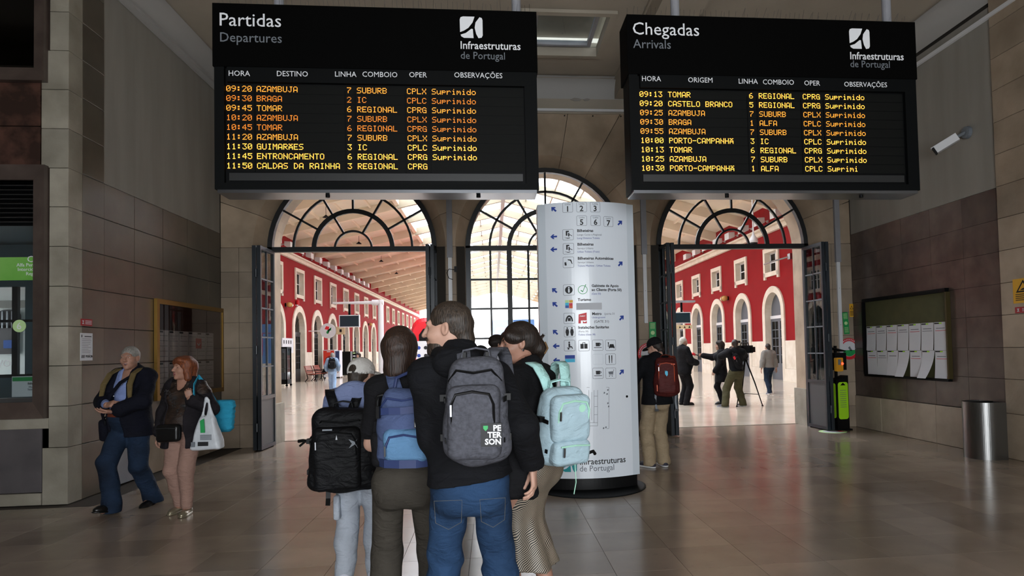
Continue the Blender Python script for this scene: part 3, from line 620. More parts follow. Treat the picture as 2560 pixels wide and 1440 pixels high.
# hanging roof lamps
for k, (x, y) in enumerate(((-8.3, 17.6), (-7.2, 26), (-8.3, 34.3), (-8.3, 42.6), (-8.3, 51), (-8.3, 59))):
    z = zroof(x)-.55
    t = empty('hanging_lamp', (x, y, z), 0, 'small dark bell lamp hanging under the cream boarded roof', 'lamp', 'bell lamps under the boarded roof')
    MB().lathe([(.04, .12), (.05, .1), (.17, 0), (.17, -.01)], 14).build('shade', 'black_metal', t); MB().tube([(0, 0, .1), (0, 0, .57)], .012, 6).build('stem', 'black_metal', t)
for x, y, tgt in ((10.05, 24.3, 1), (-10.55, 33.2, 0)):
    p = onY(1884, 607, y) if tgt else onY(693, 612, y)
    t = empty('globe_camera', tuple(p), 0, 'white drop-shaped dome camera on a long pole %s' % ('before the red facade with grey shutters' if tgt else 'before the facade beside the benches'), 'camera')
    MB().lathe([(.03, .42), (.06, .3), (.16, .12), (.17, 0)], 18).build('housing', 'white_metal', t, True); MB().lathe([(.15, 0), (.13, -.08), (.06, -.13), (.01, -.14)], 18).build('dome', 'black_plastic', t, True)
    MB().tube([(0, 0, .4), (0, 0, zroof(p[0])-p[2]-.02)], .03, 8).build('pole', 'white_metal', t)
# wall lanterns, beacon, bracket arm
def lantern(X, sg, px, py, lab):
    p = onX(px, py, X+sg*.12); t = empty('wall_lantern', tuple(p), 0, lab, 'lamp')
    MB().box(min(-sg*.12, -sg*.06), max(-sg*.12, -sg*.06), -.09, .09, -.1, .1).build('wall_plate', 'black_metal', t)
    MB().lathe([(.05, -.3), (.13, -.25), (.15, 0), (.13, .25), (.05, .3)], 14, (sg*.12, 0, 0), 'y').build('glass_body', mat('lantern_amber', '#b98a4a', .35), t, True); MB().lathe([(.16, -.03), (.16, .03)], 14, (sg*.12, 0, 0), 'y').build('band', mat('brass', '#6a4a1c', .3, metal=1.), t)
lantern(FL, 1, 719, 762, 'amber wall lantern beside a red beacon on the facade'); lantern(FL, 1, 924, 811, 'amber wall lantern farther along the red facade beyond the monitor gantry'); lantern(FRX, -1, 1815, 746, 'amber wall lantern between arched doors with grey shutters')
p = onX(744, 757, FL+.1); t = empty('beacon', tuple(p), 0, 'red alarm beacon above an arched doorway on the red facade', 'beacon'); MB().lathe([(.1, -.12), (.1, .1), (.06, .15)], 12).build('lens', 'red_plastic', t); MB().box(-.1, .0, -.12, .12, -.16, -.12).build('base', 'white_metal', t)
p = onX(1975, 641, FRX-.05); t = empty('bracket_arm', tuple(p), 0, 'slim steel bracket arm fixed to the red facade beside a small window', 'bracket'); MB().tube([(0, 0, 0), (-.5, .9, -.12), (-.5, 1.5, -.14)], .035, 8).build('arm', 'steel', t); MB().box(-.06, .05, -.12, .12, -.12, .12).build('wall_plate', 'steel', t)
# ================================================================== DEPARTURE AND ARRIVAL BOARDS
FONT = {k: bytes.fromhex(v) for k, v in {'0': '3E5149453E', '1': '00427F4000', '2': '4261514946', '3': '2141454B31', '4': '1814127F10', '5': '2745454539', '6': '3C4A494930', '7': '0171090503', '8': '3649494936', '9': '064949291E', ':': '0036360000', '-': '0808080808', ' ': '0000000000',
 'A': '7E1111117E', 'B': '7F49494936', 'C': '3E41414122', 'D': '7F4141221C', 'E': '7F49494941', 'F': '7F09090901', 'G': '3E4149497A', 'H': '7F0808087F', 'I': '00417F4100', 'J': '2040413F01', 'L': '7F40404040', 'M': '7F020C027F', 'N': '7F0408107F', 'O': '3E4141413E', 'P': '7F09090906', 'R': '7F09192946', 'S': '4649494931', 'T': '01017F0101', 'U': '3F4040403F', 'X': '6314081463', 'Z': '6151494543', 'Ã': '7915161579',
 'u': '3C4040207C', 'p': '7C14141408', 'r': '7C08040408', 'i': '00447D4000', 'm': '7C04180478', 'd': '384444487F', 'o': '3844444438'}.items()}
def led(s, x, z, y, pitch, parent, m):
    mb = MB(); d = pitch*.40
    for i, ch in enumerate(s):
        for c, col in enumerate(FONT[ch]):
            for r in range(7):
                if col >> r & 1:
                    u = x+(i*6+c)*pitch; v = z-r*pitch; mb.add([(u-d, y, v-d), (u+d, y, v-d), (u+d, y, v+d), (u-d, y, v+d)], [(0, 1, 2, 3)])
    return tag(mb.build('led_text', m, parent), kind='stuff')
def ip_logo(parent, x, z, w, y, m, bend=None):
    pc = [[(0, .15), (.04, .04), (.15, 0), (.65, 0), (.56, .27), (.38, .52), (.18, .66), (.01, .73)], [(.87, .02), (.97, .06), (1, .16), (1, .86), (.95, .97), (.81, 1.), (.71, .8), (.65, .52), (.69, .27)], [(.03, .85), (.26, .77), (.5, .57), (.57, .58), (.595, 1.), (.18, 1.), (.06, .93)]]
    for q in pc:
        mb = MB().prism([(x+u*w, z-v*w*.96) for u, v in q], FXZ, y-.002, y)
        if bend: mb.v = [bend(*p) for p in mb.v]
        mb.build('logo_piece', m, parent)
def board(name, label, xc, pxl, title, sub, hdr, rows, cols, rowpx, rowx, titlepx, subpx, hdrpy, logopx, inf, dep):
    YBd = 6.2; z0, z1 = 3.12, 4.835; hw = 1.485
    B = empty(name, (xc, YBd, z0), 0, label, 'display board')
    T = Matrix.Translation((-xc, -YBd, -z0)); o = lambda x, z: (x-xc, z-z0)
    MB().box(-hw+.02, hw-.02, .05, .34, 0, 1.16).build('display_housing', 'black_metal', B); MB().box(-hw, hw, 0, .36, 1.13, 1.715).build('header_panel', 'black_panel', B)
    zr = [onY(rowx, rp, YBd+.04)[2]-z0 for rp in rowpx]; ph = .0078
    for b in ((-hw+.01, hw-.01, .01, .06, 0, .06), (-hw+.01, -hw+.095, .01, .06, .06, 1.13), (hw-.13, hw-.01, .01, .06, .06, 1.13), (-hw+.12, hw-.13, .01, .06, zr[0]+.052, 1.13)): MB().box(*b).build('bezel', 'panel_grey', B)
    MB().box(-hw+.03, hw-.03, .02, .3, -.03, 0).build('bottom_rail', 'steel', B)
    MB().box(-hw+.13, hw-.16, .03, .055, .085, .155).build('display_strip', mat('strip_grey', '#242526', .4), B)
    for z in zr: MB().box(-hw+.12, hw-.14, .048, .058, z-.042, z+.042).build('display_strip', 'board_dark', B)
    xs = [onY(c, rowpx[0], YBd+.04)[0]-xc for c in cols]
    for x in xs[1:]: MB().box(x-.028, x-.018, .04, .06, .17, .94).build('divider', 'black_metal', B)
    for k, r in enumerate(rows):
        m = ('led_mid', 'led_dim', 'led_mid', 'led_dim', 'led_dim', 'led_mid', 'led_hot', 'led_hot', 'led_hot')[k] if name == 'departure_board' else ('led_hot', 'led_hot', 'led_mid', 'led_mid', 'led_mid', 'led_hot', 'led_hot', 'led_hot', 'led_hot')[k]
        for x, s in zip(xs, r):
            if s: led(s, x, zr[k]+.0235, .044, ph, B, m)
    def tx(s, px, py, size, m, al='LEFT', sx=1., bold=0.): p = onY(px, py, YBd); return text('lettering', s, size, m, B, T @ FR(p[0], YBd-.002, p[2]), al, sx=sx, bold=bold)
    tx(title, *titlepx, .175, 'white_sign', sx=dep[0]); tx(sub, *subpx, .125, 'grey_sign', sx=dep[1])
    for s, px in hdr: tx(s, px, hdrpy+(px-hdr[0][1])*dep[2], .071, 'white_sign', 'CENTER', sx=.96)
    p = onY(*logopx, YBd); ip_logo(B, p[0]-xc, p[2]-z0, .215, -.0005, 'white_sign')
    tx('Infraestruturas', inf[0], inf[1], .105, 'white_sign', sx=.92, bold=.001); tx('de Portugal', inf[0]+1, inf[2], .1, 'grey_sign', sx=.92)
    for s_ in (-.95, 1.3): MB().lathe([(.045, 1.7), (.045, ZC-z0-.02), (.09, ZC-z0-.02), (.09, ZC-z0)], 14, (s_, .18, 0)).build('hanger_post', 'grey_paint', B)
    sp = MB()
    for k in range(62):
        x = -hw+.03+k*.0475+random.uniform(-.01, .01); sp.tube([(x, .12, 1.71), (x+random.uniform(-.02, .02), .06+random.uniform(-.05, .05), 1.80+random.uniform(0, .03))], .0015, 3)
        sp.tube([(x+.02, .12, 1.71), (x+.02+random.uniform(-.02, .02), .2+random.uniform(-.05, .05), 1.80)], .0015, 3)
    tag(sp.build('bird_spikes', 'steel', B), kind='stuff')
    for x in (-.5, .9): MB().lathe([(.02, -.055), (.02, -.03)], 8, (x, .1, 0)).build('bolt', 'black_metal', B)
    return B
Sp = 'Suprimido'
board('departure_board', 'black hanging board of train departures headed Partidas, with amber dot-matrix rows', -1.007, None, 'Partidas', 'Departures',
    [('HORA', 598), ('DESTINO', 731), ('LINHA', 864), ('COMBOIO', 950), ('OPER', 1045), ('OBSERVAÇÕES', 1196)],
    [('09:20', 'AZAMBUJA', '7', 'SUBURB', 'CPLX', Sp), ('09:30', 'BRAGA', '2', 'IC', 'CPLC', Sp), ('09:45', 'TOMAR', '6', 'REGIONAL', 'CPRG', Sp), ('10:20', 'AZAMBUJA', '7', 'SUBURB', 'CPLX', Sp), ('10:45', 'TOMAR', '6', 'REGIONAL', 'CPRG', Sp), ('11:20', 'AZAMBUJA', '7', 'SUBURB', 'CPLX', Sp), ('11:30', 'GUIMARÃES', '3', 'IC', 'CPLC', Sp), ('11:45', 'ENTRONCAMENTO', '6', 'REGIONAL', 'CPRG', Sp), ('11:50', 'CALDAS DA RAINHA', '3', 'REGIONAL', 'CPRG', '')],
    [566, 642, 868, 893, 1018, 1080], [221+24.1*k for k in range(9)], 600, (546, 64), (548, 104), 190, (1149, 41), (1150, 122, 147), (1., .96, .008))
board('arrival_board', 'black hanging board of train arrivals headed Chegadas, with amber dot-matrix rows', 2.84, None, 'Chegadas', 'Arrivals',
    [('HORA', 1628), ('ORIGEM', 1751), ('LINHA', 1870), ('COMBOIO', 1946), ('OPER', 2030), ('OBSERVAÇÕES', 2164)],
    [('09:13', 'TOMAR', '6', 'REGIONAL', 'CPRG', Sp), ('09:20', 'CASTELO BRANCO', '5', 'REGIONAL', 'CPRG', Sp), ('09:25', 'AZAMBUJA', '7', 'SUBURB', 'CPLX', Sp), ('09:30', 'BRAGA', '1', 'ALFA', 'CPLC', Sp), ('09:55', 'AZAMBUJA', '7', 'SUBURB', 'CPLX', Sp), ('10:00', 'PORTO-CAMPANHÃ', '3', 'IC', 'CPLC', Sp), ('10:13', 'TOMAR', '6', 'REGIONAL', 'CPRG', Sp), ('10:25', 'AZAMBUJA', '7', 'SUBURB', 'CPLX', Sp), ('10:30', 'PORTO-CAMPANHÃ', '1', 'ALFA', 'CPLC', 'Suprimi')],
    [1600, 1671, 1874, 1898, 2008, 2064], [235+23.1*k for k in range(9)], 1628, (1580, 86), (1583, 120), 203, (2122, 71), (2124, 148, 168), (1., .96, .027))
# ================================================================== WAYFINDING TOTEM
TX, TYc = 1.105, 7.66
def tfront(x): return 7.40+.16*((x-TX)/.555)**2
TT = empty('information_totem', (TX, TYc, 0), 0, 'tall white curved wayfinding totem with blue arrows and pictograms on a black plinth', 'sign')
def tloc(x, y, z): return (x-TX, y-TYc, z)
def oval(half, sc=1., n=24):
    P = [(TX+half*(-1+2*k/n), 0) for k in range(n+1)]
    fr = [(x, TYc+(tfront(x)-TYc)*sc) for x, _ in P]; bk = [(x, TYc-(tfront(x)-TYc)*sc) for x, _ in P[::-1]]
    return fr+bk
def vprism(P, z0, z1, name, m, par): n = len(P); return MB().add([tloc(x, y, z0) for x, y in P]+[tloc(x, y, z1) for x, y in P], [tuple(range(n))[::-1], tuple(range(n, 2*n))]+[(i, (i+1) % n, n+(i+1) % n, n+i) for i in range(n)]).build(name, m, par)
vprism(oval(.475), .14, 3.275, 'body', 'totem_white', TT)
for s_ in (-1, 1):
    x0, x1 = sorted((TX+s_*.475, TX+s_*.56)); yb = tfront(TX+.475)
    vprism([(x0, yb+(.0 if s_ > 0 else .035)), (x1, yb+(.035 if s_ > 0 else .0)), (x1, 2*TYc-yb-.03), (x0, 2*TYc-yb-.03)], .14, 3.27, 'edge_profile', 'totem_side', TT)
vprism(oval(.53, .93), .012, .14, 'plinth', 'black_plastic', TT); MB().lathe([(.64, 0), (.64, .008), (.62, .012)], 40, (0, 0, 0)).build('floor_plate', 'black_metal', TT)
def tp(px, py): p = onY(px, py, 7.43); return p[0], p[2]
def tbend(mb): mb.v = [tloc(x, tfront(x)-.0015+(y), z) for x, y, z in mb.v]; return mb
def tshape(name, pts, m, par=None, d=0.): return tbend(MB().prism(pts, FXZ, -.002-d, 0)).build(name, m, par or TT)
def ttext(s, px, py, hpx, m, al='LEFT', sx=1., bold=0.):
    x, z = tp(px, py); o = text('lettering', s, hpx, m, TT, FR(x, 0, z), al, ext=.0008, sx=sx, bold=bold)
    for v in o.data.vertices: v.co = tloc(v.co.x, tfront(v.co.x)-.0025+v.co.y, v.co.z)
def arrow(px, py, ang, s=.052):
    x, z = tp(px, py); A = [(-1, -.26), (.05, -.26), (-.25, -.72), (.2, -.72), (1, 0), (.2, .72), (-.25, .72), (.05, .26), (-1, .26)]; c, n = cos(radians(ang)), sin(radians(ang))
    tshape('arrow', [(x+s*.72*(u*c-v*n), z+s*.72*(u*n+v*c)) for u, v in A], 'ink_blue')
def frame(px, py, s=.062, m='ink_grey'):
    x, z = tp(px, py); out = rrect(x-s, x+s, z-s, z+s, .014); inn = rrect(x-s+.0035, x+s-.0035, z-s+.0035, z+s-.0035, .011); n = len(out)
    mb = MB().add([(u, -.001, v) for u, v in out]+[(u, -.001, v) for u, v in inn], [(i, (i+1) % n, n+(i+1) % n, n+i) for i in range(n)]); tbend(mb).build('pictogram_frame', m, TT); return x, z
for n_, px, py in ((1, 1419, 519), (2, 1453, 519), (3, 1487, 519), (5, 1453.5, 553), (6, 1488, 553), (7, 1521, 554)):
    frame(px, py, .058); ttext('Linha', px, py-6, .03, 'ink_grey', 'CENTER'); ttext(str(n_), px, py+10, .088, 'ink_black', 'CENTER', bold=.002)
for px, py, a in ((1385, 521, 135), (1552, 555, 45), (1385, 590, 180), (1385, 622, 180), (1553, 658, 45), (1387, 725, 135), (1388, 760, 135), (1556, 794, 45), (1389, 830, 135), (1391, 865, 180), (1392, 901, 180), (1556, 930, 45)): arrow(px, py, a)
K = 'ink_black'
for px, py in ((1420, 587), (1421, 622)):
    x, z = frame(px, py); tshape('pictogram', [(x-.025, z+.045), (x+.01, z+.045), (x+.01, z+.03), (x-.008, z+.03), (x-.008, z-.01), (x-.025, z-.01)], K); tshape('pictogram', [(x, z+.02), (x+.015, z+.02), (x+.015, z-.02), (x, z-.02)], K); tshape('pictogram', [(x-.045, z-.03), (x-.005, z-.045), (x+.02, z-.04), (x+.02, z-.033), (x-.005, z-.037)], K); tshape('pictogram', [(x+.015, z+.005), (x+.045, z-.012), (x+.043, z-.018), (x+.015, z-.002)], K)
x, z = frame(1421, 656); tshape('pictogram', [(x-.045, z), (x-.025, z+.004), (x-.02, z-.035), (x-.042, z-.035)], K); tshape('pictogram', [(x-.01, z+.035), (x+.03, z+.03), (x+.045, z-.02), (x+.038, z-.02), (x+.02, z+.018), (x-.005, z+.024)], K)
for s, s2, s3, py in (('Bilheteiras', 'Longo Curso e Regional', 'Long Distance Tickets', 581), ('Bilheteiras', 'Serviço Urbano', 'Urban Tickets (Train)', 615), ('Bilheteiras Automáticas', 'Serviço Urbano', 'Tickets Machine - Urban Tickets', 650)):
    x0 = 1442+(py-581)*.02; ttext(s, x0, py, .044, K, bold=.0012); ttext(s2, x0, py+9, .029, 'ink_grey'); ttext(s3, x0, py+17.5, .029, 'ink_blue')
x, z = frame(1422, 725); tshape('pictogram', [(x+.042*cos(2*pi*k/24), z+.042*sin(2*pi*k/24)) for k in range(24)], K); tshape('pictogram', [(x-.009, z-.03), (x+.009, z-.03), (x+.009, z+.012), (x-.009, z+.012)], 'totem_white', d=.001); tshape('pictogram', [(x+.009*cos(2*pi*k/10), z+.025+.009*sin(2*pi*k/10)) for k in range(10)], 'totem_white', d=.001)
x, z = tp(1456, 725); mb = MB(); n = 28
ro = [(x+.055*cos(2*pi*k/n), z+.05*sin(2*pi*k/n)) for k in range(n)]; ri = [(x+.049*cos(2*pi*k/n), z+.044*sin(2*pi*k/n)) for k in range(n)]
tbend(mb.add([(u, -.001, v) for u, v in ro+ri], [(i, (i+1) % n, n+(i+1) % n, n+i) for i in range(n)])).build('pictogram', 'green', TT); tshape('pictogram', [(x-.025, z-.01), (x, z-.028), (x+.04, z+.06), (x+.032, z+.062), (x, z-.014), (x-.02, z-.002)], 'green')
ttext('Gabinete de Apoio', 1478, 718, .042, K, bold=.0012); ttext('ao Cliente (Porta 50)', 1478, 728, .042, K, bold=.0012); ttext('(Gate 50)', 1478, 737, .028, 'ink_blue')
x, z = tp(1423, 760)
for dx, dz, c in ((-.03, .03, 'pale_green'), (.015, .03, 'yellow'), (-.03, 0, 'cyan'), (.012, -.004, 'ink_red'), (-.03, -.03, 'blue'), (.012, -.034, 'orange')): tshape('pictogram', [(x+dx-.015, z+dz-.016), (x+dx+.025, z+dz-.016), (x+dx+.025, z+dz+.014), (x+dx-.015, z+dz+.014)], c)
ttext('Turismo', 1444, 753, .044, K, bold=.0012); xa, za = tp(1440, 758); xb, zb = tp(1504, 774); tshape('tape', [(xa+(xb-xa)*k/8, zb) for k in range(9)]+[(xb+(xa-xb)*k/8, za) for k in range(9)], 'grey_tape', d=.001)
x, z = frame(1423, 796); tshape('pictogram', [(x+.042*cos(pi*k/14), z-.035+.07*sin(pi*k/14)) for k in range(15)]+[(x-.026, z-.035)]+[(x-.026*cos(pi*k/10), z-.035+.05*sin(pi*k/10)) for k in range(11)], K); tshape('pictogram', [(x-.016, z-.03), (x+.016, z-.03), (x+.016, z+.004), (x-.016, z+.004)], K)
x, z = tp(1456, 795); tshape('pictogram', [(x-.05, z-.062), (x-.022, z-.062), (x-.022, z-.03), (x+.01, z-.03), (x+.045, z-.03), (x+.045, z+.06), (x-.045, z+.04)], 'ink_red'); tshape('pictogram', [(x+.0, z-.062), (x+.045, z-.062), (x+.045, z-.035), (x+.02, z-.05), (x+.0, z-.035)], 'ink_red'); ttext('metro', 1456, 792, .027, 'totem_white', 'CENTER')
ttext('Metro', 1479, 788, .044, K, bold=.0012); ttext('(porta 31', 1510, 787, .034, 'ink_grey'); ttext('Underground', 1479, 796, .028, 'ink_blue'); ttext('(GATE 31)', 1484, 807, .04, 'ink_black')
x, z = frame(1424, 829)
for dx in (-.026, .026):
    tshape('pictogram', [(x+dx+.009*cos(2*pi*k/10), z+.04+.009*sin(2*pi*k/10)) for k in range(10)], K)
    tshape('pictogram', [(x+dx-.014, z+.028), (x+dx-.02, z-.005), (x+dx-.01, z-.048), (x+dx+.01, z-.048), (x+dx+.02, z-.005), (x+dx+.014, z+.028)], K)
ttext('Instalações Sanitarias', 1445, 822, .042, K, bold=.0012); ttext('(Porta 30)', 1445, 831, .028, 'ink_grey'); ttext('Toilets (Gate 38)', 1445, 839, .028, 'ink_blue')
x, z = frame(1424, 864); tshape('pictogram', [(x-.004+.01*cos(2*pi*k/10), z+.036+.01*sin(2*pi*k/10)) for k in range(10)], K); tshape('pictogram', [(x-.013, z+.024), (x+.005, z+.024), (x+.007, z-.005), (x+.025, z-.008), (x+.036, z-.034), (x+.026, z-.036), (x+.017, z-.018), (x-.013, z-.018)], K); tshape('pictogram', [(x-.03, z-.022), (x+.012, z-.022), (x+.012, z-.028), (x-.005, z-.028), (x-.005, z-.045), (x-.022, z-.045), (x-.022, z-.028), (x-.03, z-.028)], K)
x, z = frame(1459, 864); tshape('pictogram', [(x-.04, z-.035), (x-.003, z-.035), (x-.003, z+.02), (x-.04, z+.02)], K); tshape('pictogram', [(x+.003, z-.035), (x+.04, z-.035), (x+.04, z+.02), (x+.003, z+.02)], K); tshape('pictogram', [(x-.016, z+.02), (x-.016, z+.036), (x+.016, z+.036), (x+.016, z+.02), (x+.01, z+.02), (x+.01, z+.03), (x-.01, z+.03), (x-.01, z+.02)], K)
def cup(px, py):
    x, z = frame(px, py); tshape('pictogram', [(x-.022, z-.012), (x+.022, z-.012), (x+.025, z+.028), (x-.025, z+.028)], K); tshape('pictogram', [(x+.022, z-.004), (x+.038, z+.002), (x+.038, z+.02), (x+.024, z+.022), (x+.024, z+.015), (x+.031, z+.014), (x+.031, z+.006), (x+.023, z+.002)], K); tshape('pictogram', [(x-.045, z-.03), (x+.045, z-.03), (x+.045, z-.024), (x-.045, z-.024)], K)
cup(1493.5, 863); cup(1494, 933)
x, z = frame(1526.5, 863); tshape('pictogram', [(x-.018, z-.012), (x-.01, z+.012), (x+.034, z+.012), (x+.042, z-.012), (x+.046, z-.018), (x+.046, z-.036), (x+.036, z-.036), (x+.034, z-.03), (x-.01, z-.03), (x-.012, z-.036), (x-.022, z-.036), (x-.022, z-.018)], K); tshape('pictogram', [(x-.035, z+.034), (x-.02, z+.034), (x-.024, z+.012), (x-.026, z-.018), (x-.034, z-.018), (x-.032, z+.012)], K)
frame(1494, 898, .06, 'totem_side'); x, z = frame(1526.5, 898)
for dx in (-.016, .014): tshape('pictogram', [(x+dx-.003, z-.045), (x+dx+.003, z-.045), (x+dx+.006, z+.01), (x+dx+.006, z+.044), (x+dx-.006, z+.044), (x+dx-.006, z+.01)], K)
x, z = frame(1527, 933); tshape('pictogram', [(x-.03, z+.018), (x+.026, z+.022), (x+.022, z-.012), (x-.022, z-.012)], 'ink_grey'); tshape('pictogram', [(x-.024, z-.022), (x+.026, z-.022), (x+.034, z+.036), (x+.042, z+.036), (x+.042, z+.04), (x+.03, z+.04), (x+.022, z-.018), (x-.024, z-.018)], 'ink_grey')
for dx in (-.018, .016): tshape('pictogram', [(x+dx+.006*cos(2*pi*k/8), z-.034+.006*sin(2*pi*k/8)) for k in range(8)], 'ink_grey')
x, z = tp(1425, 899); tshape('pictogram', [(x-.055, z+.01), (x+.055, z+.01), (x+.055, z+.05), (x-.055, z+.05)], 'ink_blue'); tshape('pictogram', [(x-.055, z-.03), (x+.055, z-.03), (x+.055, z+.008), (x-.055, z+.008)], 'cyan')
# worn floor-plan print
def tline(x0, y0, x1, y1, w=.004, m='ink_grey'):
    (xa, za), (xb, zb) = tp(x0, y0), tp(x1, y1); dx, dz = xb-xa, zb-za; l = sqrt(dx*dx+dz*dz)+1e-6; nx, nz = -dz/l*w/2, dx/l*w/2
    tshape('plan_line', [(xa+nx, za+nz), (xa-nx, za-nz), (xb-nx, zb-nz), (xb+nx, zb+nz)], m)
for l in ((1471, 975, 1471, 1064), (1484, 975, 1484, 1056), (1485, 1016, 1493, 1016), (1493, 975, 1493, 1064), (1471, 1064, 1493, 1064), (1471, 1056, 1493, 1056), (1484, 990, 1493, 990), (1484, 1036, 1493, 1036), (1466, 968, 1522, 968), (1522, 968, 1522, 1070), (1466, 1071, 1522, 1071), (1478, 980, 1478, 1050)): tline(*l, w=.003)
for px, py in ((1519, 1008), (1521, 1016), (1514, 1068), (1508, 1070), (1519, 975), (1510, 982), (1517, 985)): x, z = tp(px, py); tshape('scuff', [(x-.008, z-.01), (x+.01, z-.004), (x+.006, z+.012), (x-.006, z+.008)], 'ink_grey')
x, z = tp(1570, 992); tshape('lock', [(x+.014*cos(2*pi*k/14), z+.014*sin(2*pi*k/14)) for k in range(14)], 'black_metal')
x, z = tp(1406, 1151); 
ip_logo(TT, x, z+.02, .16, 0, 'teal', lambda X, Y, Z: tloc(X, tfront(X)-.002+Y, Z))
ttext('Infraestruturas', 1448, 1161, .098, K, sx=.93, bold=.001); ttext('de Portugal', 1448, 1178, .094, 'ink_grey', sx=.93)
# ================================================================== THINGS ON THE WALLS AND PIERS
def conduit(xc, z0, z1, lab, top=5.9):
    t = empty('cable_duct', (xc, YW, z0), 0, lab, 'duct'); MB().box(-.05, .05, -.06, -.002, z1-z0, top-z0).build('wide_trunking', 'grey_paint', t); MB().box(-.033, .033, -.045, -.002, 0, z1-z0).build('narrow_trunking', 'white_metal', t)
    for z in (.6, 1.3): MB().lathe([(.006, -.05), (.006, -.044)], 8, (0, 0, z), 'y').build('screw', 'grey_sign', t)
    return t
xm = (AC[0]+AC[1])/2; xn = (AC[1]+AC[2])/2
c1 = conduit(xm-.01, 0.02, 3.3, 'pale cable duct on the pier beside a small dark junction box'); MB().box(.075, .125, -.05, -.002, 3.02, 3.12).build('junction_box', 'black_plastic', c1); MB().tube([(.09, -.03, 3.06), (-.02, -.055, 3.07), (-.06, -.06, 3.0), (-.02, -.06, 2.9), (.05, -.055, 2.88)], .006, 6).build('cable', 'black_plastic', c1)
conduit(xn+.0, 2.05, 3.33, 'pale cable duct running down the pier to a green strip sign'); conduit(6.62, 1.35, 3.15, 'pale cable duct in the corner beside the marble wall')
def disc_sign(px, py, r, Y, lab, strip_px):
    p = onY(px, py, Y-.012); t = empty('round_sign', (p[0], Y-.01, p[2]), 0, lab, 'sign'); n = 32
    C = lambda R: [(R*cos(2*pi*k/n), R*1.0*sin(2*pi*k/n)) for k in range(n)]
    MB().prism(C(r), FXZ, 0, .008).build('rim', 'ink_red', t); MB().prism(C(r*.72), FXZ, -.002, 0).build('field', 'paper', t)
    MB().prism([(r*.7*cos(pi+pi*k/14), r*.7*sin(pi+pi*k/14)*1. if 0 < k < 14 else -r*.12) for k in range(15)], FXZ, -.004, -.002).build('green_foot', 'green', t)
    MB().prism([(-.02, .02), (.03, -.05), (.06, -.03), (.01, .05)], FXZ, -.004, -.002).build('picture', 'grey_sign', t)
    for k in range(18): a = pi*(1-k/17); MB().prism([(r*.86*cos(a)+u, r*.86*sin(a)+v) for u, v in ((-.008, -.012), (.006, -.012), (.006, .012), (-.008, .012))], FXZ, -.002, 0).build('rim_mark', 'paper', t)
    return t
disc_sign(2123, 872, .205, YW, 'round red-rimmed sign with a green foot beside the hand sanitiser stand', None)
disc_sign(1622, 885, .205, YW-.07, 'round red-rimmed sign on the pier behind the person in a black cap', None)
def strip_sign(px, py, Y, w_, h_, rot, lab):
    p = onY(px, py, Y-.01); t = empty('strip_sign', (p[0], Y-.008, p[2]), 0, lab, 'sign'); t.rotation_euler = (0, rot, 0)
    MB().box(-w_/2, w_/2, 0, .006, -h_/2, h_/2).build('plate', 'green', t); MB().prism([(w_*.3*cos(2*pi*k/18), w_*.3*sin(2*pi*k/18)) for k in range(18)], FXZ, -.002, 0).build('emblem', 'pale_green', t)
    for k in range(6):
        z = h_*(.2+.045*k); MB().box(-w_*.35, w_*.35, -.0015, 0, z, z+h_*.018).build('print_line', 'pale_green', t); MB().box(-w_*.35, w_*.35, -.0015, 0, -z, -z+h_*.015).build('print_line', 'pale_green', t)
strip_sign(1632, 832, YW-.06, .125, .40, 0, 'green strip sign on the pier under the pale cable duct'); strip_sign(2115, 808, YW, .11, .42, radians(-4), 'green strip sign tilted above the round sign by the marble wall')
p = onY(2129, 776, YW); t = empty('warning_sign', (p[0], YW-.005, p[2]), 0, 'small yellow warning sign on the stone pier above the round sign', 'sign'); MB().box(-.045, .045, 0, .005, -.125, .125).build('plate', 'yellow', t); MB().prism([(-.035, .02), (.035, .02), (0, .095)], FXZ, -.002, 0).build('triangle', 'ink_black', t); MB().prism([(-.02, .03), (.02, .03), (0, .075)], FXZ, -.003, -.002).build('triangle_field', 'yellow', t)
for k in range(4): MB().box(-.035, .035, -.0015, 0, -.02-k*.025, -.008-k*.025).build('print_line', 'ink_black', t)
WX = lambda u, v, d: (d, -u, v)     # shapes on the right wall seen from the room: u to the viewer's right = -y
t = empty('warning_sign', (XR-.024, 7.93, 2.23), 0, 'yellow triangle warning sign with a hand on the stone pilaster above the litter bin', 'sign')
MB().box(0, .006, -.17, .17, -.16, .16).build('plate', 'yellow', t); MB().prism([(-.12, -.02), (.12, -.02), (0, .14)], WX, -.002, 0).build('triangle', 'ink_black', t); MB().prism([(-.08, .0), (.08, .0), (0, .105)], WX, -.003, -.002).build('triangle_field', 'yellow', t); MB().prism([(-.05, .008), (.02, .008), (.04, .04), (-.01, .03)], WX, -.004, -.003).build('hand_mark', 'ink_black', t)
for k in range(4): MB().box(-.0015, 0, -.13, .13, -.05-k*.025, -.04-k*.025).build('print_line', 'ink_black', t)
t = empty('red_label', (XR-.024, 7.93, 1.98), 0, 'small red label under the yellow warning sign on the pilaster', 'label'); MB().box(0, .005, -.15, .15, -.04, .04).build('plate', 'sign_red', t); MB().prism([(-.12, -.02), (-.09, 0), (-.12, .02), (-.075, .02), (-.1, 0), (-.075, -.02)], WX, -.002, 0).build('cross_mark', 'paper', t)
for k in range(3): MB().box(-.0015, 0, -.1, .03, -.018+k*.016, -.012+k*.016).build('print_line', 'paper', t)
LXf = lambda u, v, d: (d, u, v)      # shapes on the left wall
t = empty('red_label', (XL+.003, 8.2, 2.035), 0, 'small red label with a white cross mark above the police notice', 'label'); MB().box(-.003, .004, -.105, .105, -.04, .04).build('plate', 'sign_red', t); MB().prism([(-.09, -.02), (-.07, 0), (-.09, .02), (-.055, .02), (-.07, 0), (-.055, -.02)], LXf, .004, .006).build('cross_mark', 'paper', t)
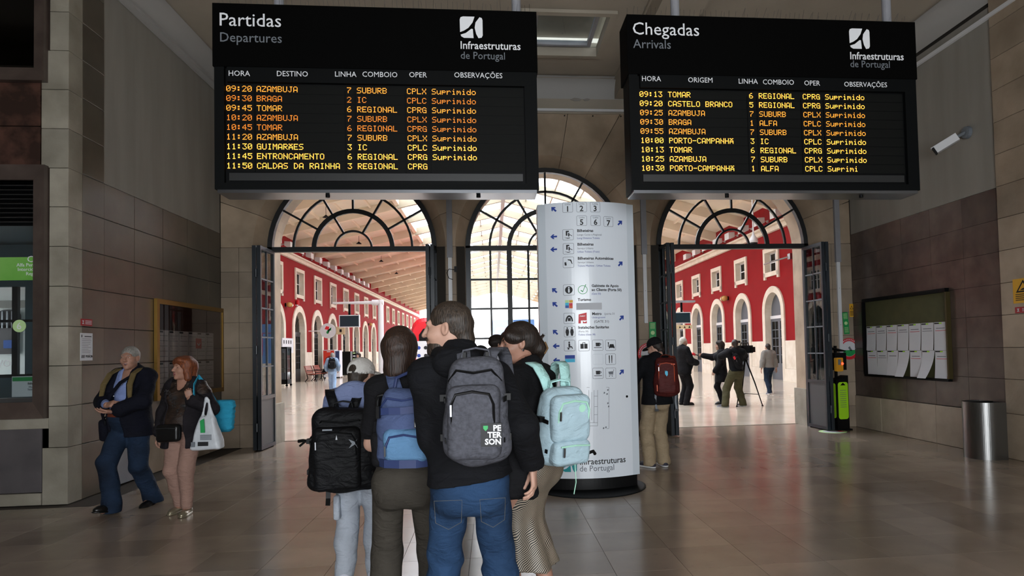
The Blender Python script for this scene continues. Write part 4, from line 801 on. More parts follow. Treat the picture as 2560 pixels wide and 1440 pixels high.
for k in range(3): MB().box(.004, .0055, -.03, .09, -.02+k*.017, -.013+k*.017).build('print_line', 'paper', t)
t = empty('police_notice', (XL+.003, 8.2, 1.75), 0, 'white paper police notice taped to the stone pilaster', 'notice'); MB().box(-.003, .002, -.115, .115, -.16, .16).build('sheet', 'paper', t)
for k in range(9): MB().box(.002, .003, -.09, .09-random.random()*.06, .09-k*.02, .094-k*.02).build('print_line', 'ink_grey', t)
MB().box(.002, .003, -.04, .09, .115, .125).build('heading', 'ink_black', t); MB().box(.002, .003, -.1, -.085, .11, .14).build('crest', 'ink_black', t)
for k in range(3): MB().prism([(-.1+k*.022, -.13), (-.088+k*.022, -.13), (-.078+k*.022, -.095), (-.09+k*.022, -.095)], LXf, .002, .003).build('slash_mark', 'ink_black', t)
text('lettering', 'POLÍCIA', .04, 'ink_black', t, MX((.003, -.02, -.125), (0, 1, 0), (0, 0, 1)), sx=.9)
# --- gold-framed display case
t = empty('display_case', (XL, 10.915, 1.0), 0, 'gold-framed glass display case of timetables on the marble wall', 'display case')
w2, h2 = 1.165, 1.44
for b in ((-w2, w2, 0, .07), (-w2, w2, h2-.07, h2), (-w2, -w2+.07, .07, h2-.07), (w2-.07, w2, .07, h2-.07)): MB().box(.0, .045, b[0], b[1], b[2], b[3]).build('frame_bar', 'gold', t)
MB().box(.0, .01, -w2+.07, w2-.07, .07, h2-.07).build('back_panel', mat('case_back', '#4a2a20', .7), t); MB().box(.03, .033, -w2+.07, w2-.07, .07, h2-.07).build('pane', 'display_glass', t)
grp = 'timetable sheets behind the gold-framed glass'
for r in range(2):
    for k in range(6):
        y = 10.915-.92+k*.31; s = empty('timetable_sheet', (XL+.012, y, 1.10+(1-r)*.46), 0, 'white timetable sheet behind the glass of the gold-framed case', 'paper', grp); MB().box(0, .003, -.148, .148, 0, .44).build('sheet', 'paper', s)
        for q in range(5): MB().box(.003, .0035, -.12, .12, .06+q*.075, .066+q*.075).build('print_line', 'ink_grey', s)
        MB().box(.003, .0035, -.14, -.02, .405, .43).build('header_bar', 'ink_black', s)
    t_ = 0
s = empty('red_notice', (XL+.017, 11.12, 1.82), 0, 'small red notice stuck among the sheets in the gold-framed case', 'notice'); MB().box(0, .003, -.1, .1, -.08, .08).build('sheet', 'ink_red', s); MB().prism([(-.06, -.01), (0, -.04), (.06, 0), (.05, .02), (0, -.02), (-.05, .01)], LXf, .003, .005).build('mark', 'paper', s)
# --- green notice board with 14 sheets
t = empty('notice_board', (XR, 10.49, 1.0), 0, 'olive green recessed notice board with a thin dark frame on the marble wall', 'notice board'); w2 = 1.13; h2 = 1.37
MB().box(-.012, -.004, -w2, w2, 0, h2).build('felt_panel', 'cork_green', t)
for b in ((-w2, w2, -.02, .02), (-w2, w2, h2-.03, h2+.03), (w2-.02, w2+.02, .02, h2-.03)): MB().box(-.07, -.0, b[0], b[1], b[2], b[3]).build('frame_bar', 'black_metal', t)
MB().box(-.07, 0, -w2-.02, -w2+.015, .02, h2-.03).build('frame_bar', mat('old_brass', '#4a4020', .5, metal=.5), t)
grp = 'timetable sheets on the green notice board'
for r in range(2):
    for k in range(7):
        y = 11.585-.16-k*.312; curl = (.0, .01, .035, .07, .01, .09, .02)[k] if r == 1 else .012
        zt = 1.89 if r == 0 else 1.452; hh = .435 if r == 0 else .44
        s = empty('timetable_sheet', (XR-.016, y, zt-hh), 0, ('white timetable sheet in the upper row of the green notice board', 'white timetable sheet in the lower row of the green notice board, lifting at its foot')[r], 'paper', grp+(' upper row', ' lower row')[r])
        vs = []; fs = []; n = 8
        for i in range(n+1):
            f = i/n; off = -.004-curl*(1-f)**2*1.2; nar = curl*1.0*(1-f)**1.5
            for y_ in (.15, -.15+nar): vs.append((off, y_, f*hh))
        for i in range(n): fs.append((2*i, 2*i+1, 2*i+3, 2*i+2))
        m0 = MB().add(vs, fs); m0.add([(x-.0012, y_, z) for x, y_, z in vs], fs); m0.build('sheet', 'paper', s)
        MB().box(-.0075, -.0065, .03, .14, hh-.028, hh-.008).build('header_bar', 'ink_black', s); MB().box(-.0075, -.0065, -.03, .03, hh-.028, hh-.008).build('header_tag', 'lime', s)
        MB().box(-.0085, -.0075, -.1, .1, hh-.10, hh-.09).build('print_line', 'ink_grey', s); MB().box(-.0085, -.0075, -.12, .12, hh-.135, hh-.128).build('print_line', ('ink_red', 'ink_grey')[k % 2], s)
# --- CCTV
t = empty('security_camera', (XR, 8.82, 4.60), 0, 'grey bullet security camera on a bracket high on the plaster wall', 'camera'); MB().lathe([(.09, 0), (.085, -.05), (.05, -.06)], 16, (0, 0, 0), 'x').build('wall_mount', 'grey_sign', t); MB().tube([(-.05, 0, 0), (-.12, .03, -.04), (-.16, .05, -.06)], .022, 8).build('arm', 'grey_sign', t)
hd = MB().box(-.16, .16, -.05, .05, -.05, .05).box(-.2, .16, -.056, .056, .05, .06).build('housing', 'white_metal', t); hd.location = (-.25, .12, -.13); hd.rotation_euler = (0, radians(-28), radians(-35)); b = MB().box(-.185, -.16, -.045, .045, -.055, .05).build('lens_hood', 'black_plastic', t); b.parent = hd
# --- litter bin
t = empty('litter_bin', (6.63, 8.45, 0), 0, 'brushed steel half-round litter bin against the marble wall', 'bin'); n = 40
def dshape(a, b, sc=1.): return [(.16, .25*sc), (.16, -.25*sc)][::1]+[(-.0-a*sc*sin(pi*k/n), -b*sc*cos(pi*k/n)) for k in range(n+1)]
P = dshape(.22, .25); m_ = len(P); MB().add([(x, y, 0) for x, y in P]+[(x, y, .76) for x, y in P]+[(x*.93+.005, y*.93, .76) for x, y in P]+[(x*.93+.005, y*.93, .70) for x, y in P], [tuple(range(m_))[::-1]]+[(L_*m_+i, L_*m_+(i+1) % m_, (L_+1)*m_+(i+1) % m_, (L_+1)*m_+i) for L_ in range(3) for i in range(m_)]+[tuple(range(3*m_, 4*m_))]).build('body', 'brushed_steel', t)
MB().prism([(x*.9+.006, y*.9) for x, y in P], lambda u, v, d: (u, v, d), .70, .735).build('liner', 'black_plastic', t); MB().box(-.2, .14, -.04, .04, .735, .765).build('lid_bar', 'black_plastic', t)
# --- sanitiser stand and floor sticker
g = onY(2098, 1000, 11.72); t = empty('sanitiser_stand', (g[0], 11.72, 0), radians(10), 'black hand sanitiser stand with lime green panels and a yellow sensor', 'dispenser')
MB().box(-.16, .16, -.14, .14, 0, .02).build('foot', 'black_metal', t); MB().add([(-.13, -.1, .02), (.13, -.1, .02), (.13, .1, .02), (-.13, .1, .02), (-.13, -.1, .92), (.13, -.1, 1.0), (.13, .1, 1.0), (-.13, .1, .92)], [(3, 2, 1, 0), (4, 5, 6, 7), (0, 1, 5, 4), (1, 2, 6, 5), (2, 3, 7, 6), (3, 0, 4, 7)]).build('column', 'black_plastic', t)
lm_ = MB().prism(rrect(-.10, .115, .2, .88, .05), FXZ, -.104, -.1).build('lime_panel', 'lime', t); MB().prism([(-.05, .82), (.065, .82), (.008, .87)], FXZ, -.106, -.104).build('arrow', 'black_plastic', t)
for k in range(9): MB().box(-.06, .07, -.106, -.104, .42+k*.038, .428+k*.038).build('print_line', 'ink_grey', t)
MB().prism(rrect(-.075, .075, .22, .86, .04), lambda u, v, d: (d, u, v), -.134, -.13).build('lime_panel', 'lime', t)
MB().box(-.02, .02, .04, .08, .95, 1.55).build('neck', 'black_plastic', t); MB().box(-.1, .14, -.06, .1, 1.1, 1.42).build('housing', 'black_plastic', t); MB().prism(rrect(-.13, .02, 1.08, 1.33, .02), FXZ, -.12, -.06).build('sensor', 'amber_sensor', t); MB().box(-.09, -.03, -.125, -.12, 1.2, 1.3).build('sensor_screen', 'grey_sign', t); MB().lathe([(.022, -.13), (.018, -.12)], 12, (-.0, 0, 1.22), 'y').build('indicator', 'red_led', t)
MB().add([(-.16, -.1, 1.5), (.1, -.1, 1.44), (.1, .1, 1.44), (-.16, .1, 1.5), (-.16, -.1, 1.52), (.1, -.1, 1.46), (.1, .1, 1.46), (-.16, .1, 1.52)], [(3, 2, 1, 0), (4, 5, 6, 7), (0, 1, 5, 4), (1, 2, 6, 5), (2, 3, 7, 6), (3, 0, 4, 7)]).build('cap', 'black_plastic', t)
g = onZ(2082, 1079); t = empty('floor_sticker', (g[0], g[1], .0), 0, 'round worn white, green and red sticker on the floor before the sanitiser stand', 'sticker'); MB().lathe([(.24, .0), (.24, .0015)], 32).build('disc', 'pale_green', t); MB().lathe([(.17, .0015), (.17, .0022)], 32).build('field', 'grey_tape', t); MB().box(.1, .2, -.05, .08, .0015, .003).build('red_mark', 'ink_red', t)
# ================================================================== THINGS IN THE CONCOURSE
def bench(x, y, rz, lab):
    t = empty('bench', (x, y, 0), rz, lab, 'bench')
    for k in range(5): MB().box(-.8, .8, -.05+k*.1, .03+k*.1, .42, .455).build('seat_slat', mat('bench_wood', '#8a3a22', .5), t)
    for k in range(5): o = MB().box(-.8, .8, -.012, .012, 0, .075).build('back_slat', 'bench_wood', t); o.location = (0, .46+.03*k, .5+.09*k); o.rotation_euler = (radians(-15), 0, 0)
    for s_ in (-.7, .7): MB().tube([(s_, -.1, 0), (s_, -.02, .25), (s_, -.06, .42), (s_, .2, .40), (s_, .45, .44), (s_, .58, .92)], .025, 6).build('iron_end', 'black_metal', t); MB().tube([(s_, .45, .42), (s_, .4, .2), (s_, .55, 0)], .025, 6).build('leg', 'black_metal', t); MB().tube([(s_, -.05, .42), (s_, -.08, .62), (s_, .45, .66)], .02, 6).build('armrest', 'black_metal', t)
bench(-10.55, 41.2, radians(90), 'red wooden slatted bench on iron legs against the facade, empty end near a doorway'); bench(-10.5, 42.9, radians(90), 'red wooden slatted bench where a person in black sits')
g = onZ(702, 966); t = empty('glass_showcase', (g[0], 35.4, 0), 0, 'black-framed glass showcase on castors beside the arched doorway', 'showcase')
for sx in (-.4, .4):
    for sy in (-.35, .35): MB().box(sx-.03, sx+.03, sy-.03, sy+.03, .12, 1.95).build('post', 'black_metal', t); MB().lathe([(.06, -.025), (.06, .025)], 12, (sx, sy, .06), 'y').build('castor', 'black_plastic', t)
MB().box(-.43, .43, -.38, .38, 1.95, 2.03).build('top', 'black_metal', t); MB().box(-.43, .43, -.38, .38, .12, .35).build('base', 'black_metal', t); MB().box(-.4, .4, -.35, .35, .35, 1.95).build('glass_body', 'dark_glass', t); MB().box(-.39, .39, -.34, .34, .9, .92).box(-.39, .39, -.34, .34, 1.4, 1.42).build('shelf', 'steel', t); MB().box(-.3, .3, -.2, .2, .36, .7).build('contents', 'paper', t)
p = onX(719, 864, FL+.06); t = empty('wall_sign', tuple(p), 0, 'white sign of black pictograms on the facade beside the arched doorway', 'sign'); MB().box(-.03, .02, -1.0, 1.0, -.42, .42).build('plate', 'paper', t)
for r in range(2):
    for k in range(4): MB().box(.02, .025, -.8+k*.42, -.62+k*.42, -.3+r*.4, -.1+r*.4).build('pictogram', 'ink_black', t)
# monitor gantry
g = onZ(952, 948); t = empty('monitor_gantry', (g[0], 40.5, 0), 0, 'white tubular gantry post with a long arm reaching over the concourse', 'gantry'); X = onY(952, 800, 40.5)[0]; t.location.x = X
zA = onY(900, 757, 40.5)[2]; XA_ = onY(832, 762, 40.5)[0]-X
MB().lathe([(.17, 0), (.17, zA+.14)], 16).build('post', 'white_metal', t); MB().tube([(.17, 0, zA), (-.5, 0, zA)], .17, 14).build('elbow', 'white_metal', t); MB().tube([(-.5, 0, zA), (XA_, 0, zA)], [.11, .06], 12).build('arm', 'white_metal', t)
sp = MB()
for k in range(36): x = -.1+k*(XA_+.1)/36; sp.tube([(x, 0, zA+.08), (x+.02, .02, zA+.28)], .006, 3)
tag(sp.build('bird_spikes', 'steel', t), kind='stuff')
m_ = onY(874, 803, 40.5); t2 = empty('monitor', (m_[0], 40.5, m_[2]), 0, 'dark platform monitor hanging from the white gantry arm', 'monitor'); MB().box(-.6, .6, -.08, .08, -.37, .37).build('casing', 'white_metal', t2); MB().box(-.55, .55, -.09, -.08, -.32, .32).build('screen', 'screen_blue', t2); MB().box(-.06, .06, -.04, .04, .37, zA-m_[2]-.03).build('hanger', 'black_metal', t2)
p = onX(820, 827, FL+1.2); t = empty('projecting_sign', tuple(p), 0, 'round white projecting sign with a red and green mark and a small panel beside it', 'sign'); n = 24
MB().prism([(.48*cos(2*pi*k/n), .48*sin(2*pi*k/n)) for k in range(n)], FXZ, -.05, .05).build('disc', 'paper', t); MB().prism([(-.2, .1), (.05, .05), (.1, .25), (-.1, .3)], FXZ, -.056, -.05).build('red_mark', 'ink_red', t); MB().prism([(-.05, 0), (.2, .02), (.22, .22), (.06, .1), (.02, -.2), (-.1, -.15)], FXZ, -.056, -.05).build('green_mark', 'green', t); MB().box(.52, 1.05, -.05, .05, -.25, .25).build('panel', mat('panel_tan', '#c9b58f', .7), t); MB().box(.72, .86, -.056, -.05, -.1, .08).build('panel_arrow', 'ink_black', t); MB().box(-1.2, -.4, -.03, .03, -.03, .03).build('bracket', 'white_metal', t)
# vending machines, poster stand
def cab(nm, px0, px1, pyb, pyt, Y, m, lab, cat, extra=None):
    a = onY(px0, pyb, Y); b = onY(px1, pyb, Y); h = onY(px0, pyt, Y)[2]; w_ = b[0]-a[0]; t = empty(nm, ((a[0]+b[0])/2, Y, 0), 0, lab, cat); MB().box(-w_/2, w_/2, 0, .8, .08, h).build('body', m, t)
    for sx in (-w_/2+.08, w_/2-.08): MB().box(sx-.05, sx+.05, .1, .2, 0, .08).build('foot', 'black_metal', t)
    return t, w_, h
t, w_, h = cab('vending_machine', 850, 877, 943, 879, 48.5, 'black_plastic', 'plain black side of a vending machine beside the poster stand', 'machine'); MB().box(-w_/2+.04, w_/2-.04, -.01, 0, .2, h-.1).build('door', 'black_metal', t)
t, w_, h = cab('vending_machine', 878.5, 891, 942, 879, 49.6, 'panel_grey', 'silver-fronted vending machine with lit rows beyond the black one', 'machine'); MB().box(-w_/2+.03, w_/2-.03, -.01, 0, .25, h-.1).build('window', 'display_glass', t)
for k in range(6): MB().box(-w_/2+.05, w_/2-.05, -.02, -.01, .5+k*.22, .6+k*.22).build('product_row', ('paper', 'pale_green')[k % 2], t)
t, w_, h = cab('poster_stand', 808, 837, 945, 875, 45.2, 'paper', 'standing poster panel printed red with white lettering', 'poster'); MB().box(-w_/2+.03, w_/2-.03, -.012, 0, h*.45, h-.05).build('red_poster', mat('poster_red', '#d5341d', .5), t); MB().prism([(-.25, h*.55), (.1, h*.5), (.3, h*.66), (.05, h*.8), (-.2, h*.72)], FXZ, -.016, -.012).build('poster_figure', mat('poster_dark', '#7a1512', .5), t); MB().box(-.12, .12, -.016, -.012, h*.92, h*.95).build('poster_title', 'paper', t)
t, w_, h = cab('poster_stand', 838.5, 849.5, 945, 876, 45.3, 'paper', 'narrow standing poster panel printed dark blue', 'poster'); MB().box(-w_/2+.02, w_/2-.02, -.012, 0, h*.4, h-.05).build('blue_poster', mat('poster_blue', '#23355f', .5), t)
# red train at the platform and the white sign before it
tn = empty('train', (-3.2, 38.5, 0), 0, 'red train standing with its rounded cab and dark windscreen beyond the arch', 'train')
cabp = [(-1.45, .25), (1.45, .25), (1.45, 2.9)]+[(1.45-.75+.75*cos(pi/2*k/6), 2.85+.75*sin(pi/2*k/6)) for k in range(1, 7)]+[(-1.45+.75-.75*sin(pi/2*k/6), 2.85+.75*cos(pi/2*k/6)) for k in range(0, 7)]
mb = MB(); n = len(cabp)
rings = [(0, .93), (.25, 1.), (22, 1.)]
for y, s_ in rings: mb.v += [(x*s_, y, .25+(z-.25)*s_) for x, z in cabp]
mb.f += [tuple(range(n))[::-1]]+[(L_*n+i, L_*n+(i+1) % n, (L_+1)*n+(i+1) % n, (L_+1)*n+i) for L_ in range(2) for i in range(n)]+[tuple(range(2*n, 3*n))]; mb.m += [0]*len(mb.f); mb.build('body', mat('train_red', '#d8202e', .35), tn)
MB().prism([(-1.0, 1.95), (1.0, 1.95), (.9, 2.95), (-.75, 2.95), (-1.0, 2.6)], FXZ, -.02, .02).build('windscreen', 'black_plastic', tn); MB().box(-1.1, 1.1, .3, .5, .0, .25).build('buffer_skirt', 'black_metal', tn)
for s_ in (-.9, .9): MB().lathe([(.12, -.04), (.12, 0)], 14, (s_, 0, 1.2), 'y').build('headlamp', 'white_metal', tn)
for k in range(6): MB().box(-1.47, -1.44, 2+k*3.2, 4.4+k*3.2, 1.6, 2.5).build('side_window', 'black_plastic', tn)
a = onY(1040, 853, 30); t = empty('sign_pillar', (a[0]+.62, 30, 0), 0, 'white sign pillar with small black pictograms before the red train', 'sign'); MB().box(-.62, .62, 0, .25, 0, a[2]).build('pillar', 'paper', t)
for r in range(2):
    for k in range(4): MB().prism([(-.5+k*.3+.08*cos(2*pi*j/12), a[2]-.3-r*.35+.08*sin(2*pi*j/12)) for j in range(12)], FXZ, -.008, 0).build('pictogram', 'ink_blue' if k % 2 == 0 else 'ink_black', t)
# blue billboard seen through the middle window
a = onY(1227, 800, 26); b = onY(1336, 800, 26); w_ = b[0]-a[0]; t = empty('billboard', ((a[0]+b[0])/2, 26, 0), 0, 'blue billboard with a red outlined square standing beyond the middle window', 'billboard'); zt_ = a[2]; MB().box(-w_/2, w_/2, 0, .08, zt_-1.5, zt_).build('panel', mat('billboard_blue', '#5a86c4', .6), t)
for s_ in (-w_/2+.1, w_/2-.1): MB().box(s_-.05, s_+.05, .08, .16, 0, zt_-.1).build('post', 'steel', t)
for bb in ((-.65, .65, zt_-.36, zt_-.33), (-.65, -.62, zt_-1.2, zt_-.36), (.62, .65, zt_-1.2, zt_-.36)): MB().box(bb[0], bb[1], -.01, 0, bb[2], bb[3]).build('outline', mat('mark_crimson', '#b01a4a', .6), t)
text('lettering', 'A', .55, 'mark_crimson', t, FR(-.3, -.004, zt_-.95), bold=.01)
# right-hand monitor pole
p = onY(1705, 794, 24); t = empty('monitor', (p[0], 24, 0), 0, 'dark platform monitor on a slim pole with a flat canopy by the right-hand doors', 'monitor'); z = p[2]; MB().box(-.32, .32, -.06, .06, z-.22, z+.2).build('casing', 'white_metal', t); MB().box(-.29, .29, -.07, -.06, z-.19, z+.17).build('screen', 'screen_blue', t); MB().box(-.3, -.22, .06, .14, 0, z+.62).build('pole', 'black_metal', t); MB().box(-.6, .48, -.15, .15, z+.56, z+.63).build('canopy', 'grey_paint', t); MB().box(-.05, .02, -.03, .03, z+.2, z+.56).build('hanger', 'black_metal', t)
MB().box(-.25, .35, -.07, -.03, z-.42, z-.28).build('sign_panel', mat('panel_tan', '#c9b58f', .7), t); MB().box(-.27, -.23, -.05, .1, z-.4, z-.3).build('sign_bracket', 'black_metal', t)
for k in range(3): MB().prism([(-.15+k*.18, z-.39), (-.07+k*.18, z-.39), (-.11+k*.18, z-.31)], FXZ, -.075, -.07).build('sign_mark', 'ink_black', t)
# ================================================================== FIGURE TOOLKIT (signed-distance modelling -> one smooth surface)
V = lambda *a: np.array(a, float)
def nets(D, lo, h):
    S = D < 0; nx, ny, nz = D.shape
    c = [(i, j, k) for i in (0, 1) for j in (0, 1) for k in (0, 1)]
    sl = lambda A, o: A[o[0]:nx-1+o[0], o[1]:ny-1+o[1], o[2]:nz-1+o[2]]
    cnt = sum(sl(S, o).astype(np.int8) for o in c); act = (cnt > 0) & (cnt < 8); I = np.argwhere(act)
    if not len(I): return np.zeros((0, 3)), []
    idx = -np.ones(act.shape, int); idx[act] = np.arange(len(I))
    acc = np.zeros((len(I), 3)); w_ = np.zeros(len(I))
    val = {o: D[I[:, 0]+o[0], I[:, 1]+o[1], I[:, 2]+o[2]] for o in c}
    for a in c:
        for ax in range(3):
            if a[ax]: continue
            b = list(a); b[ax] = 1; b = tuple(b); d0, d1 = val[a], val[b]; m = (d0 < 0) != (d1 < 0); t = np.where(m, d0/np.where(m, d0-d1, 1), 0)
            for q in range(3): acc[:, q] += np.where(m, a[q]+(t if q == ax else 0), 0)
            w_ += m
    P = (I+acc/w_[:, None])*h+lo
    F = []
    for ax in range(3):
        s0 = [slice(None)]*3; s1 = [slice(None)]*3; s0[ax] = slice(0, -1); s1[ax] = slice(1, None)
        cr = np.argwhere(S[tuple(s0)] != S[tuple(s1)]); o1, o2 = [q for q in range(3) if q != ax]
        cr = cr[(cr[:, o1] > 0) & (cr[:, o2] > 0) & (cr[:, o1] < D.shape[o1]-1) & (cr[:, o2] < D.shape[o2]-1)]
        e1 = np.zeros(3, int); e1[o1] = 1; e2 = np.zeros(3, int); e2[o2] = 1
        q = np.stack([idx[tuple((cr-d).T)] for d in (e1+e2, e2, 0*e1, e1)], 1)
        ins = S[tuple(cr.T)]; flip = ins if ax != 1 else ~ins
        q[~flip] = q[~flip][:, ::-1]; F.append(q)
    F = np.concatenate(F); return P, F[(F >= 0).all(1)]
class Field:
    def __init__(s, lo, hi, h):
        s.lo = np.array(lo, float); s.h = h; n = np.ceil((np.array(hi)-s.lo)/h).astype(int)+1; s.D = np.full(n, 9., np.float32)
        s.ax = [(s.lo[i]+np.arange(n[i])*h).astype(np.float32) for i in range(3)]
    def _sub(s, lo, hi, pad):
        sl = []
        for i in range(3):
            a = max(0, int((lo[i]-pad-s.lo[i])/s.h)); b = min(len(s.ax[i]), int((hi[i]+pad-s.lo[i])/s.h)+2)
            if a >= b: return None
            sl.append(slice(a, b))
        return tuple(sl)
    def _xyz(s, sl): return s.ax[0][sl[0]][:, None, None], s.ax[1][sl[1]][None, :, None], s.ax[2][sl[2]][None, None, :]
    def add(s, prim, k=.02, sub=False, inter=False):
        f, lo, hi = prim; sl = s._sub(lo, hi, k+3*s.h+.02)
        if sl is None: return s
        d = f(*s._xyz(sl)); A = s.D[sl]
        if sub: d = -d; B = np.maximum(A, d); hh = np.maximum(k-np.abs(A-d), 0)/k; s.D[sl] = B+hh*hh*k/4
        else: B = np.minimum(A, d); hh = np.maximum(k-np.abs(A-d), 0)/k; s.D[sl] = B-hh*hh*k/4
        return s
    def clip(s, p, n):
        p = V(*p); n = V(*n)/np.linalg.norm(n); X, Y, Z = s._xyz((slice(None),)*3); s.D = np.maximum(s.D, (X-p[0])*n[0]+(Y-p[1])*n[1]+(Z-p[2])*n[2]); return s
    def folds(s, amp, fr=1., seed=0, z0=None, z1=None):
        X, Y, Z = s._xyz((slice(None),)*3); q = seed*1.7
        n = np.sin(26*fr*Z+3.1*np.sin(9*X+q)+2.3*np.sin(11*Y+q*2))*.5+np.sin(17*fr*Z-14*X*fr+2*np.sin(13*Y-q)+q)*.3+np.sin(41*fr*(X*.7+Z*.5)+3*np.sin(12*Z+q))*.2
        if z0 is not None: n = n*np.clip((z1-Z)/(z1-z0), .25, 1)
        s.D = s.D+amp*n; return s
    def mesh(s): return nets(np.pad(s.D, 1, constant_values=9.), s.lo-s.h, s.h)
def cap(a, b, r1, r2, flat=None):
    a = V(*a); b = V(*b); rm = max(r1, r2)
    lo = np.minimum(a, b)-rm; hi = np.maximum(a, b)+rm
    def f(X, Y, Z):
        x, y, z = X-a[0], Y-a[1], Z-a[2]; d = b-a
        if flat is not None:
            n, k = flat; n = V(*n)/np.linalg.norm(n); q = (x*n[0]+y*n[1]+z*n[2])*(k-1); x, y, z = x+n[0]*q, y+n[1]*q, z+n[2]*q; d = d+n*((d@n)*(k-1))
        t = np.clip((x*d[0]+y*d[1]+z*d[2])/max(d@d, 1e-9), 0, 1); return np.sqrt((x-d[0]*t)**2+(y-d[1]*t)**2+(z-d[2]*t)**2)-(r1+(r2-r1)*t)
    return f, lo, hi
def rotm(rx=0, ry=0, rz=0):
    from mathutils import Euler
    return np.array(Euler((rx, ry, rz), 'XYZ').to_matrix())
def ell(c, r, R=None):
    c = V(*c); r = V(*r); m = r.max()
    def f(X, Y, Z):
        x, y, z = X-c[0], Y-c[1], Z-c[2]
        if R is not None: x, y, z = [R[0, i]*x+R[1, i]*y+R[2, i]*z for i in range(3)]
        k0 = np.sqrt((x/r[0])**2+(y/r[1])**2+(z/r[2])**2); k1 = np.sqrt((x/r[0]**2)**2+(y/r[1]**2)**2+(z/r[2]**2)**2)+1e-6; return k0*(k0-1)/k1
    return f, c-m, c+m
def rbx(c, hf, r, R=None, taper=0.):
    c = V(*c); hf = V(*hf); m = np.linalg.norm(hf)
    def f(X, Y, Z):
        x, y, z = X-c[0], Y-c[1], Z-c[2]
        if R is not None: x, y, z = [R[0, i]*x+R[1, i]*y+R[2, i]*z for i in range(3)]
        t = 1-taper*np.clip(z/hf[2], -1, 1)
        qx, qy, qz = np.abs(x)/t-hf[0]+r, np.abs(y)/t-hf[1]+r, np.abs(z)-hf[2]+r
        return np.sqrt(np.maximum(qx, 0)**2+np.maximum(qy, 0)**2+np.maximum(qz, 0)**2)+np.minimum(np.maximum(qx, np.maximum(qy, qz)), 0)-r
    return f, c-m, c+m
def mobj(name, PF, m, parent, smooth=True, loc=None):
    P, F = PF; me = bpy.data.meshes.new(name); me.from_pydata(P.tolist() if hasattr(P, 'tolist') else P, [], F.tolist() if hasattr(F, 'tolist') else F)
    me.materials.append(MATS[m] if isinstance(m, str) else m); me.polygons.foreach_set('use_smooth', [smooth]*len(me.polygons)); me.update()
    o = bpy.data.objects.new(name, me); link(o, parent)
    if loc is not None: o.location = loc
    return o
def join(*pfs):
    P = []; F = []; n = 0
    for p, f in pfs:
        if len(p): P.append(p); F.append(np.array(f)+n); n += len(p)
    return np.concatenate(P), np.concatenate(F)
def xf(pf, R, t, s=1., mirror=False):
    p, f = pf; p = np.array(p)*s
    if mirror: p = p*V(-1, 1, 1); f = np.array(f)[:, ::-1]
    return p@R.T+V(*t), f
def basis(y, z):   # rotation whose columns are x,y,z with +y along y and z near z
    y = V(*y); y = y/np.linalg.norm(y); z = V(*z); z = z-y*(z@y); z = z/np.linalg.norm(z); return np.stack([np.cross(y, z), y, z], 1)
HANDS = {}
def handmesh(curl, h=.0045):
    """right hand, wrist at origin, fingers along +y, palm facing -z, thumb towards -x"""
    key = (round(curl, 2), h)
    if key in HANDS: return HANDS[key]
    F = Field((-.10, -.04, -.13), (.08, .22, .06), h)
    F.add(cap((0, -.03, 0), (0, .02, 0), .026, .026, ((0, 0, 1), 1.35)), .01); F.add(cap((-.022, .03, 0), (-.024, .085, 0), .02, .019, ((0, 0, 1), 1.5)), .012); F.add(cap((.02, .03, 0), (.022, .08, 0), .02, .018, ((0, 0, 1), 1.5)), .012); F.add(cap((0, .02, 0), (0, .088, 0), .024, .021, ((0, 0, 1), 1.6)), .012)
    for x, y0, L_, r in ((-.031, .088, .072, .0088), (-.010, .094, .080, .0092), (.012, .090, .074, .0088), (.032, .080, .060, .0078)):
        p = V(x, y0, 0); a = 0.
        for i, fr in enumerate((.45, .31, .24)):
            a += curl*(.75, 1.0, .7)[i]+.08; q = p+V(x*.12*fr, cos(a), -sin(a))*L_*fr; F.add(cap(p, q, r*(1-.08*i), r*(.94-.1*i)), .004); p = q
    p = V(-.028, .022, -.006); dirs = ((-.62, .72, -.3-curl*.35), (-.2-.1*(1-curl), .9, -.35-curl*.5), (.0+curl*.3, .9, -.25-curl*.5))
    for d, l, r in zip(dirs, (.042, .034, .026), (.0125, .0105, .0095)): d = V(*d)/np.linalg.norm(d); q = p+d*l; F.add(cap(p, q, r, r*.92), .007); p = q
    HANDS[key] = F.mesh(); return HANDS[key]
def hand(w, fwd, up, side, curl=.35, s=1., h=.0045): # side +1 right, -1 left ; up = back of the hand
    R = basis(fwd, up); return xf(handmesh(curl, h), R, w, s, mirror=side < 0)
SHOES = {}
def shoemesh(style, h=.006):
    if (style, h) in SHOES: return SHOES[style, h]
    F = Field((-.08, -.11, -.02), (.08, .24, .16), h)
    F.add(cap((0, -.055, .04), (0, .13, .035), .042, .044, ((0, 0, 1), 1.05)), .02); F.add(ell((0, .13, .03), (.046, .075, .036)), .02); F.add(cap((0, -.05, .045), (0, -.02, .1), .038, .044), .03)
    F.clip((0, 0, .112), (0, -.25, 1)); F.clip((0, 0, .012), (0, 0, -1)); up = F.mesh()
    G_ = Field((-.08, -.12, -.02), (.08, .24, .08), h); G_.add(cap((0, -.05, .016), (0, .14, .016), .047, .05), .01); G_.add(ell((0, .13, .016), (.05, .085, .05)), .02); G_.clip((0, 0, .028 if style == 'sneaker' else .018), (0, 0, 1)); G_.clip((0, 0, .001), (0, 0, -1))
    SHOES[style, h] = (up, G_.mesh()); return SHOES[style, h]
def ik(a, b, l1, l2, hint):
    a = V(*a); b = V(*b); d = b-a; L_ = min(np.linalg.norm(d), (l1+l2)*.999); u = d/np.linalg.norm(d); x = (l1*l1-l2*l2+L_*L_)/(2*L_); hgt = sqrt(max(l1*l1-x*x, 0)); hn = V(*hint); hn = hn-u*(hn@u); hn = hn/np.linalg.norm(hn); return a+u*x+hn*hgt, a+u*L_
